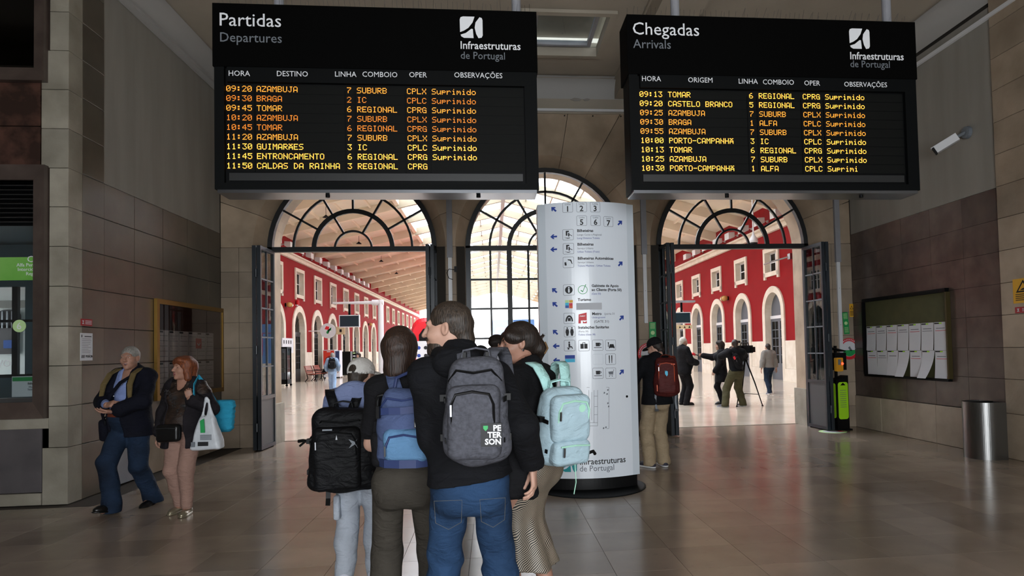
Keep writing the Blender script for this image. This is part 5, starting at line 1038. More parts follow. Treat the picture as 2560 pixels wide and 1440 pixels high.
def headmesh(fem=False, h=.006, beard=False, mouth=0., jaw=1.):
    F = Field((-.12, -.14, -.19), (.12, .17, .15), h)
    F.add(ell((0, -.015, .03), (.076, .098, .086)), .02); F.add(ell((0, .022, -.03), (.064*jaw, .078, .085)), .03); F.add(ell((0, .048, -.082), (.046*jaw, .045, .036)), .03); F.add(ell((0, .082, -.106), (.022, .018, .016)), .02)
    F.add(cap((-.038, .082, .026), (.038, .082, .026), .012, .012), .02); F.add(cap((0, .094, .02), (0, .120, -.026), .008, .0125), .012); F.add(ell((-.013, .106, -.03), (.008, .01, .007)), .006); F.add(ell((.013, .106, -.03), (.008, .01, .007)), .006)
    for s in (-1, 1):
        F.add(ell((s*.033, .108, .004), (.019, .02, .012)), .012, sub=True); F.add(ell((s*.047, .062, -.03), (.02, .03, .022)), .03)
        F.add(ell((s*.079, -.004, -.008), (.009, .02, .033), rotm(.25, 0, s*.35)), .008); F.add(ell((s*.086, .003, -.006), (.006, .010, .018)), .006, sub=True)
    F.add(ell((0, .093, -.062), (.026, .014, .013)), .012)
    F.add(cap((0, .11, -.0625), (0, .125, -.0625), .004+mouth, .004), .004, sub=True) if not mouth else F.add(ell((0, .108, -.064), (.02, .02, .008+mouth)), .006, sub=True)
    F.add(cap((0, -.018, -.06), (0, -.022, -.19), .054 if not fem else .045, .056 if not fem else .048), .035)
    return F.mesh()
HEADS = {}
def fabric(name, col, rough=.85, var=.12, scale=9, bump=.25, bscale=220, spec=.2, wrinkle=.45, **k): return mat(name, col, rough, var=var, scale=scale, bump=bump, bscale=bscale, spec=spec, wrinkle=wrinkle, **k)
mat('skin_light', '#b08a78', .5, var=.07, scale=25, spec=.35); mat('skin_tan', '#9e7664', .5, var=.08, scale=25, spec=.35); mat('eye_white', '#cfc9c4', .25); mat('iris', '#2a1c14', .2); mat('lip', '#94574d', .45); mat('lip_red', '#9a4a48', .4); mat('mouth_dark', '#3a1614', .6); mat('teeth', '#d8d2c8', .3)
def hairmat(name, c, c2, sc=(160, 160, 12)): return mat(name, c, .5, col2=c2, scale=1., stretch=sc, bump=.5, bscale=1., spec=.4)
hairmat('hair_dark', '#15100d', '#2a1f19'); hairmat('hair_brown', '#1c120d', '#352319'); hairmat('hair_short', '#1f1914', '#3f342b'); hairmat('hair_grey', '#6d6a66', '#98948e'); hairmat('hair_white', '#a8a49c', '#d0ccc4'); hairmat('hair_auburn', '#4a2414', '#8a4b28'); hairmat('beard', '#231b16', '#43362d')
def person(label, loc, rz, H, P):
    """P: dict of pose and clothing. Local frame: faces +y, right hand side +x. Reference stature 1.75."""
    T = empty('person', loc, rz, label, 'person'); s = H/1.75; h = P.get('h', .011); fem = P.get('fem', False)
    sw = (.155 if fem else .18)*P.get('broad', 1.); hw = (.095 if fem else .085)*P.get('hipw', 1.)
    lean = V(*P.get('lean', (0, 0, 0))); J = {}
    pel = V(*P.get('pel', (0, 0, .95))); J['pel'] = pel
    J['waist'] = pel+V(0, .0, .14)+lean*.3; J['chest'] = pel+V(0, 0, .34)+lean*.7; J['neck'] = pel+V(0, -.015, .53)+lean; J['head'] = J['neck']+V(0, .035, .155)+V(*P.get('headoff', (0, 0, 0)))
    tw_ = P.get('twist', 0.); ct, st = cos(tw_), sin(tw_)
    for S, q in (('L', -1), ('R', 1)):
        J['hip'+S] = pel+V(q*hw, 0, -.035); dz = P.get('shz'+S, 0)
        J['sh'+S] = J['neck']+V(q*sw*ct, q*sw*st-.005, -.055+dz)
        ft = V(*P.get('foot'+S, (q*.1, .0, 0))); J['ank'+S] = ft+V(0, 0, .085); J['ank'+S] = J['ank'+S]
        J['knee'+S], J['ank'+S] = ik(J['hip'+S], J['ank'+S], .435, .43, P.get('kneehint'+S, (q*.05, 1, 0)))
        wr = V(*P.get('hand'+S, (q*.27, .05, .83))); J['elb'+S], J['wr'+S] = ik(J['sh'+S], wr, .295, .265, P.get('elbhint'+S, (q*.5, -1, 0)))
    for k in J: J[k] = J[k]*s
    lo = np.min(list(J.values()), 0)-V(.3, .3, .12)*s; hi = np.max(list(J.values()), 0)+V(.3, .3, .3)*s; lo[2] = 0
    bw = P.get('build', 1.)
    fy = ((0, 1, 0), 1.32)
    def torso(F, inf=0., k=.05, belly=P.get('belly', 0)):
        F.add(cap(J['pel'], J['waist'], (.15 if fem else .138)*s*bw+inf, .125*s*bw+inf, fy), k); F.add(cap(J['waist'], J['chest'], .13*s*bw+inf, (.148 if fem else .162)*s*bw+inf, fy), k)
        F.add(cap(J['shL']*.85+J['shR']*.15, J['shR']*.85+J['shL']*.15, .075*s*bw+inf, .075*s*bw+inf, ((0, 1, 0), 1.1)), k); F.add(cap((J['shL']+J['shR'])/2+V(0, 0, .02)*s, J['neck']+V(0, 0, .02)*s, .075*s+inf, .06*s+inf), k)
        F.add(cap(J['chest']+V(0, 0, .02)*s, (J['shL']+J['shR'])/2-V(0, 0, .03)*s, .155*s*bw+inf, .11*s*bw+inf, fy), k)
        if fem:
            for q in (-1, 1): F.add(ell(J['chest']+V(q*.075, .095, .02)*s, V(.07, .07, .075)*s+inf), .05)
        if belly: F.add(ell((J['waist']+J['pel'])/2+V(0, .07, 0)*s, V(.15, .13, .17)*s+inf+belly), .06)
        for q in (-1, 1): F.add(ell(J['pel']+V(q*.07, -.048, -.055)*s, V(.085, .075, .09)*s*bw+inf), .05)
    def arm(F, S, inf=0., upto=2., k=.03, r=(.052, .042, .03)):
        a, b, c = J['sh'+S], J['elb'+S], J['wr'+S]; m = bw*s
        if upto < 1: b2 = a+(b-a)*upto; F.add(cap(a, b2, r[0]*m+inf, (r[0]+(r[1]-r[0])*upto)*m+inf*1.5), k); return
        F.add(cap(a, b, r[0]*m+inf, r[1]*m+inf), k)
        if upto > 1: b2 = b+(c-b)*min(upto-1, 1); F.add(cap(b, b2, (r[1]-.002)*m+inf, r[2]*m+inf), k)
    def leg(F, S, inf=0., k=.03, r=(.088, .06, .055, .04)):
        F.add(cap(J['hip'+S], J['knee'+S], r[0]*s*bw+inf, r[1]*s*bw+inf), k); m = J['knee'+S]*.65+J['ank'+S]*.35+V(0, -.018, 0)*s; F.add(cap(J['knee'+S], m, (r[1]-.004)*s*bw+inf, r[2]*s*bw+inf), k); F.add(cap(m, J['ank'+S], r[2]*s*bw+inf, r[3]*s*bw+inf), k)
    # --- body: one continuous surface, finer at head and hands
    B = Field(lo, hi, h); torso(B)
    for S in 'LR': arm(B, S); leg(B, S, -.014 if P.get('legs', {}).get('kind') == 'trousers' else 0.); B.add(cap(J['ank'+S]-V(0, 0, .02)*s, J['ank'+S]+V(0, .11, -.055)*s, .03*s, .024*s), .03)
    B.add(cap(J['neck'], J['head']-V(0, .01, .1)*s, .054*s, .046*s), .03)
    hy, hp, hr = P.get('head', (0, 0, 0)); RH = rotm(0, 0, hy) @ rotm(hp, 0, 0) @ rotm(0, hr, 0); hh = P.get('hh', .006); hs = P.get('headscale', 1.)*min(1.04, (s+1.2)/2.2)
    key = (fem, hh, P.get('mouth', 0), P.get('jaw', 1.))
    if key not in HEADS: HEADS[key] = headmesh(fem, hh, False, P.get('mouth', 0), P.get('jaw', 1.))
    HD = xf(HEADS[key], RH, J['head'], hs); parts = [B.mesh(), HD]
    for S, q in (('L', -1), ('R', 1)):
        f = J['wr'+S]-J['elb'+S]; fw = P.get('hdir'+S, f/np.linalg.norm(f)); up = P.get('hup'+S, (q, .2, .1)); parts.append(hand(J['wr'+S]-V(*fw)/np.linalg.norm(fw)*.0, fw, up, q, P.get('curl'+S, .35), s*(.93 if fem else 1.), P.get('handh', .005)))
    sk = P.get('skin', 'skin_light'); body = mobj('body', join(*parts), sk, T)
    hloc = lambda *p: tuple(RH@(V(*p)*hs)+J['head'])
    if P.get('face', True):
        for q in (-1, 1):
            E = MB(); n = 10; C = (0, 0, 0)
            E.lathe([(.0115*sin(pi*i/8)+1e-4, -.0115*cos(pi*i/8)) for i in range(9)], 12); e = E.build('eye', 'eye_white', body, True); e.location = hloc(q*.032, .0755, .004)
            I_ = MB().lathe([(.0056, 0), (.0045, .0022), (.0006, .003)], 12, (0, 0, 0), 'y').build('iris', 'iris', body, True); gz = P.get('gaze', (0, 0)); d = RH@V(sin(gz[0]), cos(gz[0]), gz[1]); I_.location = Vector(hloc(q*.032, .0755, .004))+Vector(d)*.0100*hs; I_.rotation_euler = Matrix(basis(d, (0, 0, 1)).tolist()).to_euler()
            bp = [hloc(q*.018, .098, .026), hloc(q*.034, .094, .031), hloc(q*.05, .08, .026)]; MB().tube(bp, [.003, .0042, .002], 6).build('eyebrow', P.get('hairm', 'hair_short'), body)
            MB().tube([hloc(q*.02, .086, .007), hloc(q*.033, .0885, .0125), hloc(q*.046, .080, .006)], .0026, 5).build('eyelid', sk, body)
        mo = P.get('mouth', 0); lz = -.0625
        MB().tube([hloc(-.023, .092, lz+.001), hloc(-.01, .105, lz+.005+mo*.8), hloc(0, .107, lz+.0035+mo*.8), hloc(.01, .105, lz+.005+mo*.8), hloc(.023, .092, lz+.001)], [.0015, .0042, .004, .0042, .0015], 6).build('upper_lip', P.get('lipm', 'lip'), body, True)
        MB().tube([hloc(-.022, .092, lz-.001), hloc(0, .105, lz-.008-mo), hloc(.022, .092, lz-.001)], [.0015, .005, .0015], 6).build('lower_lip', P.get('lipm', 'lip'), body, True)
        if mo:
            F_ = Field((-.04, .06, -.1), (.04, .12, -.03), .004).add(ell((0, .09, lz-.001), (.019, .012, .004+mo)), .004); mobj('mouth', xf(F_.mesh(), RH, J['head'], hs), 'mouth_dark', body); MB().tube([hloc(-.015, .095, lz+mo*.6), hloc(0, .102, lz+mo*.6), hloc(.015, .095, lz+mo*.6)], .003, 5).build('teeth', 'teeth', body)
    # --- hair
    hm = P.get('hairm', 'hair_short'); st_ = P.get('hair', 'short')
    if st_:
        F = Field((-.17, -.22, -.45), (.17, .17, .18), P.get('hairh', .007))
        t = {'short': .007, 'full': .016, 'long': .015, 'bun': .011, 'bob': .02, 'buzz': .004}.get(st_, .01)
        F.add(ell((0, -.017, .033), (.076+t, .098+t, .086+t)), .01)
        if st_ == 'buzz' or st_ == 'short': F.add(cap((0, -.06, 0), (0, -.075, -.07), .06, .05), .03)
        F.add(ell((0, .125, -.045), (.088, .075, .105)), .015, sub=True); F.add(ell((0, .135, .0), (.066, .075, .085)), .015, sub=True)
        for q in (-1, 1): F.add(ell((q*.09, .02, -.03), (.035, .045, .05)), .012, sub=True) if st_ in ('short', 'buzz', 'bun') else None
        if st_ in ('short', 'buzz', 'full'): F.clip((0, 0, -.075), (0, .25, -1))
        if st_ == 'full': F.add(ell((0, .03, .1), (.075, .075, .035)), .03); F.folds(.004, 2.5, 1)
        if st_ == 'long':
            F.add(cap((0, -.07, 0), (0, -.085, -.11), .078, .062, ((0, 1, 0), 1.25)), .04); F.add(cap((.0, -.08, -.1), (-.065, -.04, -.17), .05, .035), .04); F.add(cap((-.065, -.04, -.17), (-.085, .03, -.28), .032, .022), .03)
            F.add(cap((-.055, .0, .02), (-.06, -.03, -.1), .034, .03), .03); F.add(cap((.055, .0, .02), (.055, -.04, -.1), .034, .03), .03)
        if st_ == 'bun':
            F.add(cap((0, -.06, .0), (0, -.1, -.045), .07, .05), .04); F.add(ell((0, -.125, -.05), (.042, .036, .05)), .02); F.add(cap((0, -.13, -.07), (.01, -.115, -.12), .025, .012), .02)
            for a in range(5): F.add(cap((0, -.13, -.0), ((a-2)*.016, -.165-.006*(a % 2), .02+.012*(a % 3)), .006, .002), .006)
            F.add(cap((-.06, .065, .05), (-.075, .02, .03), .03, .03), .03); F.add(cap((.06, .065, .05), (.075, .02, .03), .03, .03), .03)
        if st_ == 'bob':
            for q in (-1, 1): F.add(cap((q*.06, .0, .06), (q*.085, -.0, -.11), .045, .034), .04)
            F.add(cap((0, -.07, .02), (0, -.085, -.11), .08, .06, ((0, 1, 0), 1.2)), .04); F.add(cap((-.05, .07, .085), (.07, .05, .075), .03, .03), .04); F.add(ell((0, .12, -.04), (.066, .09, .085)), .01, sub=True); F.folds(.006, 1.6, 3)
        F.folds(.0025, 3.5, 2); mobj('hair', xf(F.mesh(), RH, J['head'], hs), hm, T)
    if P.get('beard'):
        F = Field((-.12, -.05, -.17), (.12, .17, 0), .006); F.add(ell((0, .044, -.084), (.059, .060, .048)), .02); F.add(ell((0, .083, -.108), (.032, .028, .026)), .02); F.add(ell((0, .094, -.05), (.033, .022, .011)), .01)
        F.add(ell((0, .112, -.0625), (.019, .03, .010)), .006, sub=True); F.clip((0, .02, 0), (0, -1, .15)); F.clip((0, 0, -.042), (0, -.3, 1)); mobj('beard', xf(F.mesh(), RH, J['head'], hs), 'beard', T)
    # --- lower garment
    lw = P.get('legs')
    if lw:
        F = Field(lo, hi, h); wz = lw.get('waist', 1.03)*s; i0 = lw.get('infl', .012)
        if lw['kind'] == 'trousers':
            F.add(cap(J['pel'], J['waist'], (.15 if fem else .138)*s*bw+i0, .128*s*bw+i0, fy), .05)
            for q in (-1, 1): F.add(ell(J['pel']+V(q*.07, -.045, -.06)*s, V(.088, .078, .11)*s*bw+i0), .07)
            if P.get('belly'): F.add(ell((J['waist']+J['pel'])/2+V(0, .07, 0)*s, V(.15, .13, .17)*s+i0+P['belly']), .06)
            rr = lw.get('r', (.1, .075, .07, .065)); hz = lw.get('hem', .04)
            for S in 'LR':
                kn, an = J['knee'+S], J['ank'+S]; d = (an-kn)/np.linalg.norm(an-kn); end = kn+d*(np.linalg.norm(an-kn)+(.085-hz)*s)
                F.add(cap(J['hip'+S], kn, rr[0]*s*bw, rr[1]*s*bw), .03); md = (kn+end)/2+V(0, -.012, 0)*s; F.add(cap(kn, md, rr[1]*s*bw, rr[2]*s*bw), .03); F.add(cap(md, end, rr[2]*s*bw, rr[3]*s*bw), .02)
            F.folds(lw.get('fold', .006), lw.get('ff', 1.), lw.get('seed', 0), .5*s, 1.0*s); F.clip((0, 0, wz), (0, 0, 1)); F.clip((0, 0, max(.015, hz*s*.6)), (0, 0, -1))
        else:   # skirt
            hz = lw.get('hem', .35)*s; c0 = J['pel']+V(0, -.01, .02)*s
            kc = (J['kneeL']+J['kneeR'])/2; e = (J['ankL']+J['ankR'])/2; e = kc+(e-kc)*.5; e[2] = hz
            F.add(cap(J['pel'], J['waist'], .165*s*bw+i0, .13*s*bw+i0, fy), .05); F.add(cap(c0, kc+V(0, 0, .1)*s, .165*s*bw, .165*s, ((0, 1, 0), 1.15)), .05); F.add(cap(kc+V(0, 0, .1)*s, e-V(0, 0, .1), .165*s, .245*s, ((0, 1, 0), 1.1)), .05)
            for q in (-1, 1): F.add(ell(J['pel']+V(q*.07, -.065, -.055)*s, V(.09, .085, .1)*s*bw+i0), .05)
            X, Y, Z = F._xyz((slice(None),)*3); F.D = F.D+.012*np.sin(np.arctan2(Y-e[1], X-e[0])*8+Z*4)*np.clip((.75*s-Z)/.4, 0, 1)
            F.clip((0, 0, wz), (0, 0, 1)); X, Y, Z = F._xyz((slice(None),)*3); F.D = np.maximum(F.D, (hz+.012*np.sin(np.arctan2(Y-e[1], X-e[0])*4))-Z)
        mobj(lw.get('name', lw['kind']), F.mesh(), lw['m'], T)
        if lw.get('belt'): G_ = Field(lo, hi, h); G_.add(cap(J['pel'], J['waist'], .15*s*bw+i0+.006, .13*s*bw+i0+.006, fy), .05); G_.add(ell((J['waist']+J['pel'])/2+V(0, .07, 0)*s, V(.15, .13, .17)*s+i0+P.get('belly', 0)+.006), .06); G_.clip((0, 0, wz+.005), (0, 0, 1)); G_.clip((0, 0, wz-.035), (0, 0, -1)); mobj('belt', G_.mesh(), lw['belt'], T)
    # --- upper garments (innermost first)
    for tp_ in P.get('tops', []):
        F = Field(lo, hi, h); i0 = tp_.get('infl', .012); torso(F, i0, .06)
        for S in 'LR':
            if tp_.get('sleeve', 1.9) > 0: arm(F, S, i0+.004, tp_.get('sleeve', 1.9), .04, tp_.get('ar', (.058, .05, .042)))
        if tp_.get('flare'): F.add(cap(J['waist'], J['pel']-V(0, 0, tp_.get('drop', .1))*s, .15*s*bw+i0, .17*s*bw+i0+tp_['flare'], ((0, 1, 0), 1.25)), .05)
        if tp_.get('collar'): F.add(cap(J['neck']-V(0, 0, .02)*s, J['neck']+V(0, .012, .05)*s, .075*s, .067*s), .03)
        F.folds(tp_.get('fold', .005), tp_.get('ff', .8), tp_.get('seed', 1)); F.clip((0, 0, tp_.get('hem', .9)*s), (*tp_.get('hemn', (0, 0)), -1))
        ny = J['neck']; nz = tp_.get('neckz', .05)
        F.add(cap(ny+V(0, .03, nz-.04)*s, ny+V(0, .05, nz+.14)*s, .062*s, .085*s), .008, sub=True)
        if tp_.get('vneck'): F.add(cap(ny+V(0, .12, -.12)*s, ny+V(0, .07, .05)*s, .025*s, .07*s), .01, sub=True)
        if tp_.get('open'): ow = tp_['open']; F.add(rbx(J['chest']+V(ow[1], .25, -.1)*s, V(ow[0], .23, .7)*s, .01), .01, sub=True)
        o = mobj(tp_.get('name', 'shirt'), F.mesh(), tp_['m'], T)
        if tp_.get('hood'):
            F = Field(lo, hi, h); c = J['neck']; hd = tp_['hood']
            for k in range(9):
                a0 = radians(-15+210*k/8+(-0)); a1 = radians(-15+210*(k+1)/8); p0 = c+V(.095*cos(a0+pi), .085*sin(a0+pi)+.02, .02-.02*abs(sin(a0)))*s; p1 = c+V(.095*cos(a1+pi), .085*sin(a1+pi)+.02, .02-.02*abs(sin(a1)))*s; F.add(cap(p0, p1, .032*s*hd, .032*s*hd), .03)
            F.add(ell(c+V(0, -.10, -.015)*s, V(.105, .05, .075)*s*hd), .04); F.add(ell(c+V(0, -.09, .04)*s, V(.06, .03, .03)*s), .03, sub=True)
            F.folds(.004, 1.3, 4); mobj('hood', F.mesh(), tp_['m'], T)
    # --- shoes
    sh = P.get('shoes', ('black_shoe', 'black_shoe', 'shoe'))
    if sh:
        up, so = shoemesh(sh[2], P.get('shoeh', .007))
        for S, q in (('L', -1), ('R', 1)):
            a = radians(P.get('toe'+S, q*-8)); R = rotm(radians(P.get('tip'+S, 0)), 0, 0); R = rotm(0, 0, a) @ R
            t = J['ank'+S]-V(0, 0, .085)*s; t[2] = max(t[2], 0); sc = s*(.9 if fem else 1.)
            o = mobj('shoe', xf(up, R, t, sc), sh[0], T); mobj('sole', xf(so, R, t, sc), sh[1], o)
    return T, J, s, hloc
# ================================================================== PEOPLE IN THE FOREGROUND
fabric('black_cloth', '#0b0c10', var=.25); fabric('black_knit', '#0d0d10', var=.2); fabric('charcoal_trousers', '#39352f', var=.1, bscale=300); fabric('grey_cargo', '#a2a9b3', var=.06); fabric('periwinkle', '#7581a6', var=.1)
fabric('white_cap', '#c9c6c2', var=.05); fabric('navy_coat', '#0c0e1a', var=.2); fabric('blue_shirt', '#8293c4', var=.06); fabric('pink_chino', '#96786c', var=.07); fabric('tan_chino', '#97866d', var=.07); fabric('olive_trousers', '#47442f', var=.1); fabric('grey_sweater', '#7f7c78', var=.06); fabric('dark_denim', '#1d2a3b', var=.2); fabric('dark_cardigan', '#1f1c20', var=.15); fabric('white_tee', '#c9cbd6', var=.04); fabric('suit_black', '#0e0e12', var=.2); fabric('denim_shirt', '#7d93ad', var=.1); fabric('pale_denim', '#8fa9c9', var=.12)
mat('black_shoe', '#0c0b0b', .35); mat('dark_sole', '#15120f', .6); mat('white_sole', '#c9c9c9', .6); mat('grey_shoe', '#55535c', .7); mat('navy_shoe', '#2a2a38', .7); mat('gold_shoe', '#8f8672', .3, metal=.6); mat('leather_brown', '#6b2f1b', .45); mat('leather_black', '#0b0b0c', .3)
mat('mouse', '#1a1a1a', .5)
def denim():
    m = fabric('jeans', '#172a42', col2='#2a4567', scale=2.6, contrast=(.3, .7), bump=.3, bscale=260); fabric('jeans_dark', '#121c2b', col2='#213249', scale=3.5)
denim()
def skirtmat():
    m, nt, p = nodes('skirt_print'); N = nt.nodes.new; L = nt.links.new; tc = N('ShaderNodeTexCoord'); mp = N('ShaderNodeMapping'); mp.inputs['Rotation'].default_value = (0, .6, .2); L(tc.outputs['Object'], mp.inputs[0])
    wv = N('ShaderNodeTexWave'); wv.wave_type = 'BANDS'; wv.bands_direction = 'Z'; wv.inputs['Scale'].default_value = 38; wv.inputs['Distortion'].default_value = 22; wv.inputs['Detail'].default_value = 1.2; wv.inputs['Detail Scale'].default_value = .22; L(mp.outputs[0], wv.inputs['Vector'])
    r = N('ShaderNodeValToRGB'); e = r.color_ramp.elements; e[0].position = .52; e[0].color = (*rgb('#14110f'), 1); e[1].position = .64; e[1].color = (*rgb('#a39684'), 1); L(wv.outputs[0], r.inputs[0]); L(r.outputs[0], p.inputs['Base Color']); p.inputs['Roughness'].default_value = .55; MATS['skirt_print'] = m
skirtmat()
def rot2(v, rz): return V(v[0]*cos(rz)-v[1]*sin(rz), v[0]*sin(rz)+v[1]*cos(rz), v[2])
def backpack(label, T, off, rz, w, d, hgt, m, tilt=0., seed=0, pocket=None, strapm=None, zipm='black_plastic', straps=True, grab=True, buckles=True, lean=0., vox=.008, strapw=.062, shw=.10, fwd=.24, ap=.06, name='backpack'):
    """worn bag; frame: back panel on y=0, bag towards -y, z up from the bag's foot. off = offset in the wearer's frame"""
    base = V(*T.location)+rot2(off, T.rotation_euler.z); B = empty(name, tuple(base), T.rotation_euler.z+rz, label, 'backpack'); B.rotation_euler = (lean, tilt, T.rotation_euler.z+rz)
    F = Field((-w*.8, -d*1.7, -.06), (w*.8, .06, hgt+.08), vox)
    F.add(rbx((0, -d/2, hgt/2), (w/2, d/2, hgt/2), .07, taper=.12), .03); F.add(ell((0, -d*.62, hgt*.38), (w*.45, d*.55, hgt*.36)), .06); F.folds(.0075, 1.1, seed); body = mobj('body', F.mesh(), m, B)
    pk = pocket or dict(w=.8, z0=.06, z1=.72, d=.1)
    F = Field((-w*.8, -d*1.9, -.06), (w*.8, .06, hgt+.08), vox); z0, z1 = pk['z0']*hgt, pk['z1']*hgt
    F.add(rbx((pk.get('x', 0)*w, -d-pk['d']*.15, (z0+z1)/2), (w*pk['w']/2, pk['d']*.75, (z1-z0)/2), .04), .02); F.folds(.003, 1.1, seed+2); pkt = mobj('front_pocket', F.mesh(), pk.get('m', m), B)
    yf = -d-pk['d']*.72; pw = w*pk['w']/2-.025; zt = z1-.03
    MB().tube([(-pw+pk.get('x', 0)*w, yf+.01, z0+.06), (-pw+pk.get('x', 0)*w, yf-.012, zt-.05), (-pw*.8+pk.get('x', 0)*w, yf-.012, zt-.008), (0+pk.get('x', 0)*w, yf-.012, zt+.004), (pw*.8+pk.get('x', 0)*w, yf-.012, zt-.008), (pw+pk.get('x', 0)*w, yf-.012, zt-.05), (pw+pk.get('x', 0)*w, yf+.01, z0+.06)], .0065, 6).build('zip', zipm, pkt)
    zz = hgt*.86; MB().tube([(-w*.43, -d*.45, hgt*.55), (-w*.42, -d*.75, zz-.04), (-w*.28, -d*.98, zz+.008), (0, -d*1.06, zz-.004), (w*.28, -d*.98, zz+.008), (w*.42, -d*.75, zz-.04), (w*.43, -d*.45, hgt*.55)], .006, 6).build('zip', zipm, body)
    MB().box(-pw+pk.get('x', 0)*w-.004, -pw+pk.get('x', 0)*w+.004, yf-.028, yf-.02, zt-.1, zt-.05).build('zip_puller', 'steel', pkt)
    sm_ = strapm or m
    if grab: MB().ribbon([(-.06, -d*.3, hgt-.005), (-.055, -d*.3, hgt+.025), (0, -d*.3, hgt+.035), (.055, -d*.3, hgt+.025), (.06, -d*.3, hgt-.005)], .03, .008, (0, 0, 1)).build('grab_handle', sm_, B)
    if straps:
        for q in (-1, 1):
            pts = [(q*.055, -.03, hgt-.03), (q*shw*.72, .005, hgt+ap*.4), (q*shw*.92, .05, hgt+ap*.9), (q*shw, .10, hgt+ap), (q*(shw+.01), .16, hgt+ap*.85), (q*(shw+.022), .21, hgt+ap*.3-.02), (q*(shw+.03), fwd, hgt-.1), (q*(shw+.04), fwd, hgt-.22), (q*(shw+.06), fwd-.09, hgt-.33), (q*w*.45, .02, .1)]
            nr = [(0, -1, .3), (0, -1, .6), (0, -.5, 1), (0, 0, 1), (0, .6, 1), (0, 1, .6), (0, 1, 0), (0, 1, 0), (0, 1, -.3), (q, .6, 0)]
            MB().ribbon(pts, [strapw]*7+[.04, .03, .025], .012, nr).build('shoulder_strap', sm_, B, True)
    if buckles:
        for q in (-1, 1):
            for zb in (.25, .62):
                MB().box(q*w*.5-.02, q*w*.5+.02, -d*.75, -d*.55, hgt*zb-.015, hgt*zb+.015).build('side_buckle', 'black_plastic', body); MB().ribbon([(q*(w*.5), -.02, hgt*zb+.01), (q*(w*.505+.005), -d*.5, hgt*zb), (q*(w*.46), -d*1.0, hgt*zb-.01)], .022, .005, (q, 0, 0)).build('compression_strap', 'black_plastic', body)
    return B, body, pkt, yf
# ---- man in the black hoodie
man, Jm, sm, hm_ = person('bearded man in a black hoodie and blue jeans, head turned in profile', (-.12, 3.22, 0), 0, 1.85, dict(h=.009, hh=.005, hairh=.005, headoff=(-.055, .01, -.01), lean=(-.035, .02, 0), twist=.06, broad=.9, build=.94,
    head=(radians(80), radians(-4), 0), hair='short', hairm='hair_short', beard=True, footL=(-.17, .02, 0), footR=(.16, -.03, 0), handR=(.285, -.02, .985), handL=(-.05, .27, 1.17), elbhintL=(-.2, -.5, -1), elbhintR=(.15, -1, 0), curlR=.45, hupR=(1, -.2, 0), hdirR=(.05, -.12, -1), shzL=-.02, shzR=-.035,
    legs=dict(kind='trousers', m='jeans', r=(.098, .082, .075, .075), hem=.03, waist=1.06, fold=.013, ff=1.5, infl=.016), tops=[dict(name='hoodie', m='black_cloth', hem=.935, hemn=(.12, 0), flare=.016, drop=.03, infl=.024, fold=.008, sleeve=1.88, ar=(.05, .045, .036), hood=1.1)]))
for q, (x0, x1) in ((-1, (-.155, -.03)), (1, (.05, .165))):
    mb = MB(); zt, zb = .93, .80; xm_ = (x0+x1)/2; y = lambda x, z: -.143-.03*cos((abs(x)-.08)*14)+.25*max(0, .86-z)**1.
    pts = [(x0, zt), (x1, zt), (x1-.005, zb+.03), (xm_, zb), (x0+.005, zb+.03)]
    mb.tube([(u, y(u, v)-.028, v) for u, v in pts], .0011, 4, True); mb.build('pocket_stitching', mat('stitch', '#5d5a50', .8), man)
bp1, b1, p1, yf1 = backpack('grey melange backpack with black zips and a Peterson patch on the bearded man', man, (.05, -.155, 1.10), radians(-6), .275, .14, .475, fabric('grey_melange', '#4a4b52', var=.18, scale=60, bump=.2), pocket=dict(w=.84, z0=.06, z1=.74, d=.07), seed=2, shw=.088, vox=.006, ap=.03)
pt = MB().box(.035, .125, yf1-.016, yf1-.004, .09, .19).build('patch', 'ink_black', p1)
for s_, z in (('PE', .158), ('TER', .129), ('SON', .1)): text('lettering', s_, .034, 'paper', p1, FR(.122, yf1-.017, z), 'RIGHT', bold=.0012)
MB().prism([(.046, .18), (.066, .18), (.066, .168), (.056, .157), (.046, .168)], FXZ, yf1-.019, yf1-.016).build('shield_mark', 'green', p1)
for q in (-.052, .052): MB().box(q-.008, q+.008, -.06, -.03, .46, .495).build('handle_end', 'black_plastic', b1)
bag = empty('shoulder_bag', (.12, 3.30, .86), radians(10), 'soft black shoulder bag hanging beside the right arm of the bearded man', 'bag'); F = Field((-.12, -.12, -.05), (.12, .12, .36), .008); F.add(rbx((0, 0, .15), (.085, .05, .15), .04, taper=.12), .02); F.folds(.006, 1.2, 5); mobj('body', F.mesh(), 'black_knit', bag); MB().ribbon([(-.05, 0, .28), (-.06, .0, .45), (-.04, .0, .6)], .03, .005, (0, -1, 0)).build('strap', 'black_knit', bag)
# ---- girl with the blue backpack
girl, Jg, sg_, hg = person('girl with gathered brown hair in a black T-shirt and wide charcoal trousers', (-.48, 3.66, 0), 0, 1.73, dict(h=.01, hh=.006, fem=True, headoff=(-.02, 0, 0), head=(radians(-12), radians(4), 0), hair='long', hairm='hair_brown', footL=(-.14, 0, 0), footR=(.15, 0, 0), build=.95, handL=(-.1, .22, 1.06), handR=(.12, .25, 1.05), elbhintL=(-.25, -.6, -1), elbhintR=(.25, -.6, -1), hairh=.006,
    legs=dict(kind='trousers', m='charcoal_trousers', r=(.09, .088, .09, .094), hem=.02, waist=1.06, fold=.004, ff=.45, infl=.012), tops=[dict(name='t_shirt', m='black_knit', hem=.93, infl=.012, sleeve=.75, ar=(.042, .043, .04), neckz=.02)]))
m_ = fabric('slate_blue', '#434f70', var=.08); fabric('light_blue_nylon', '#54789a', var=.08)
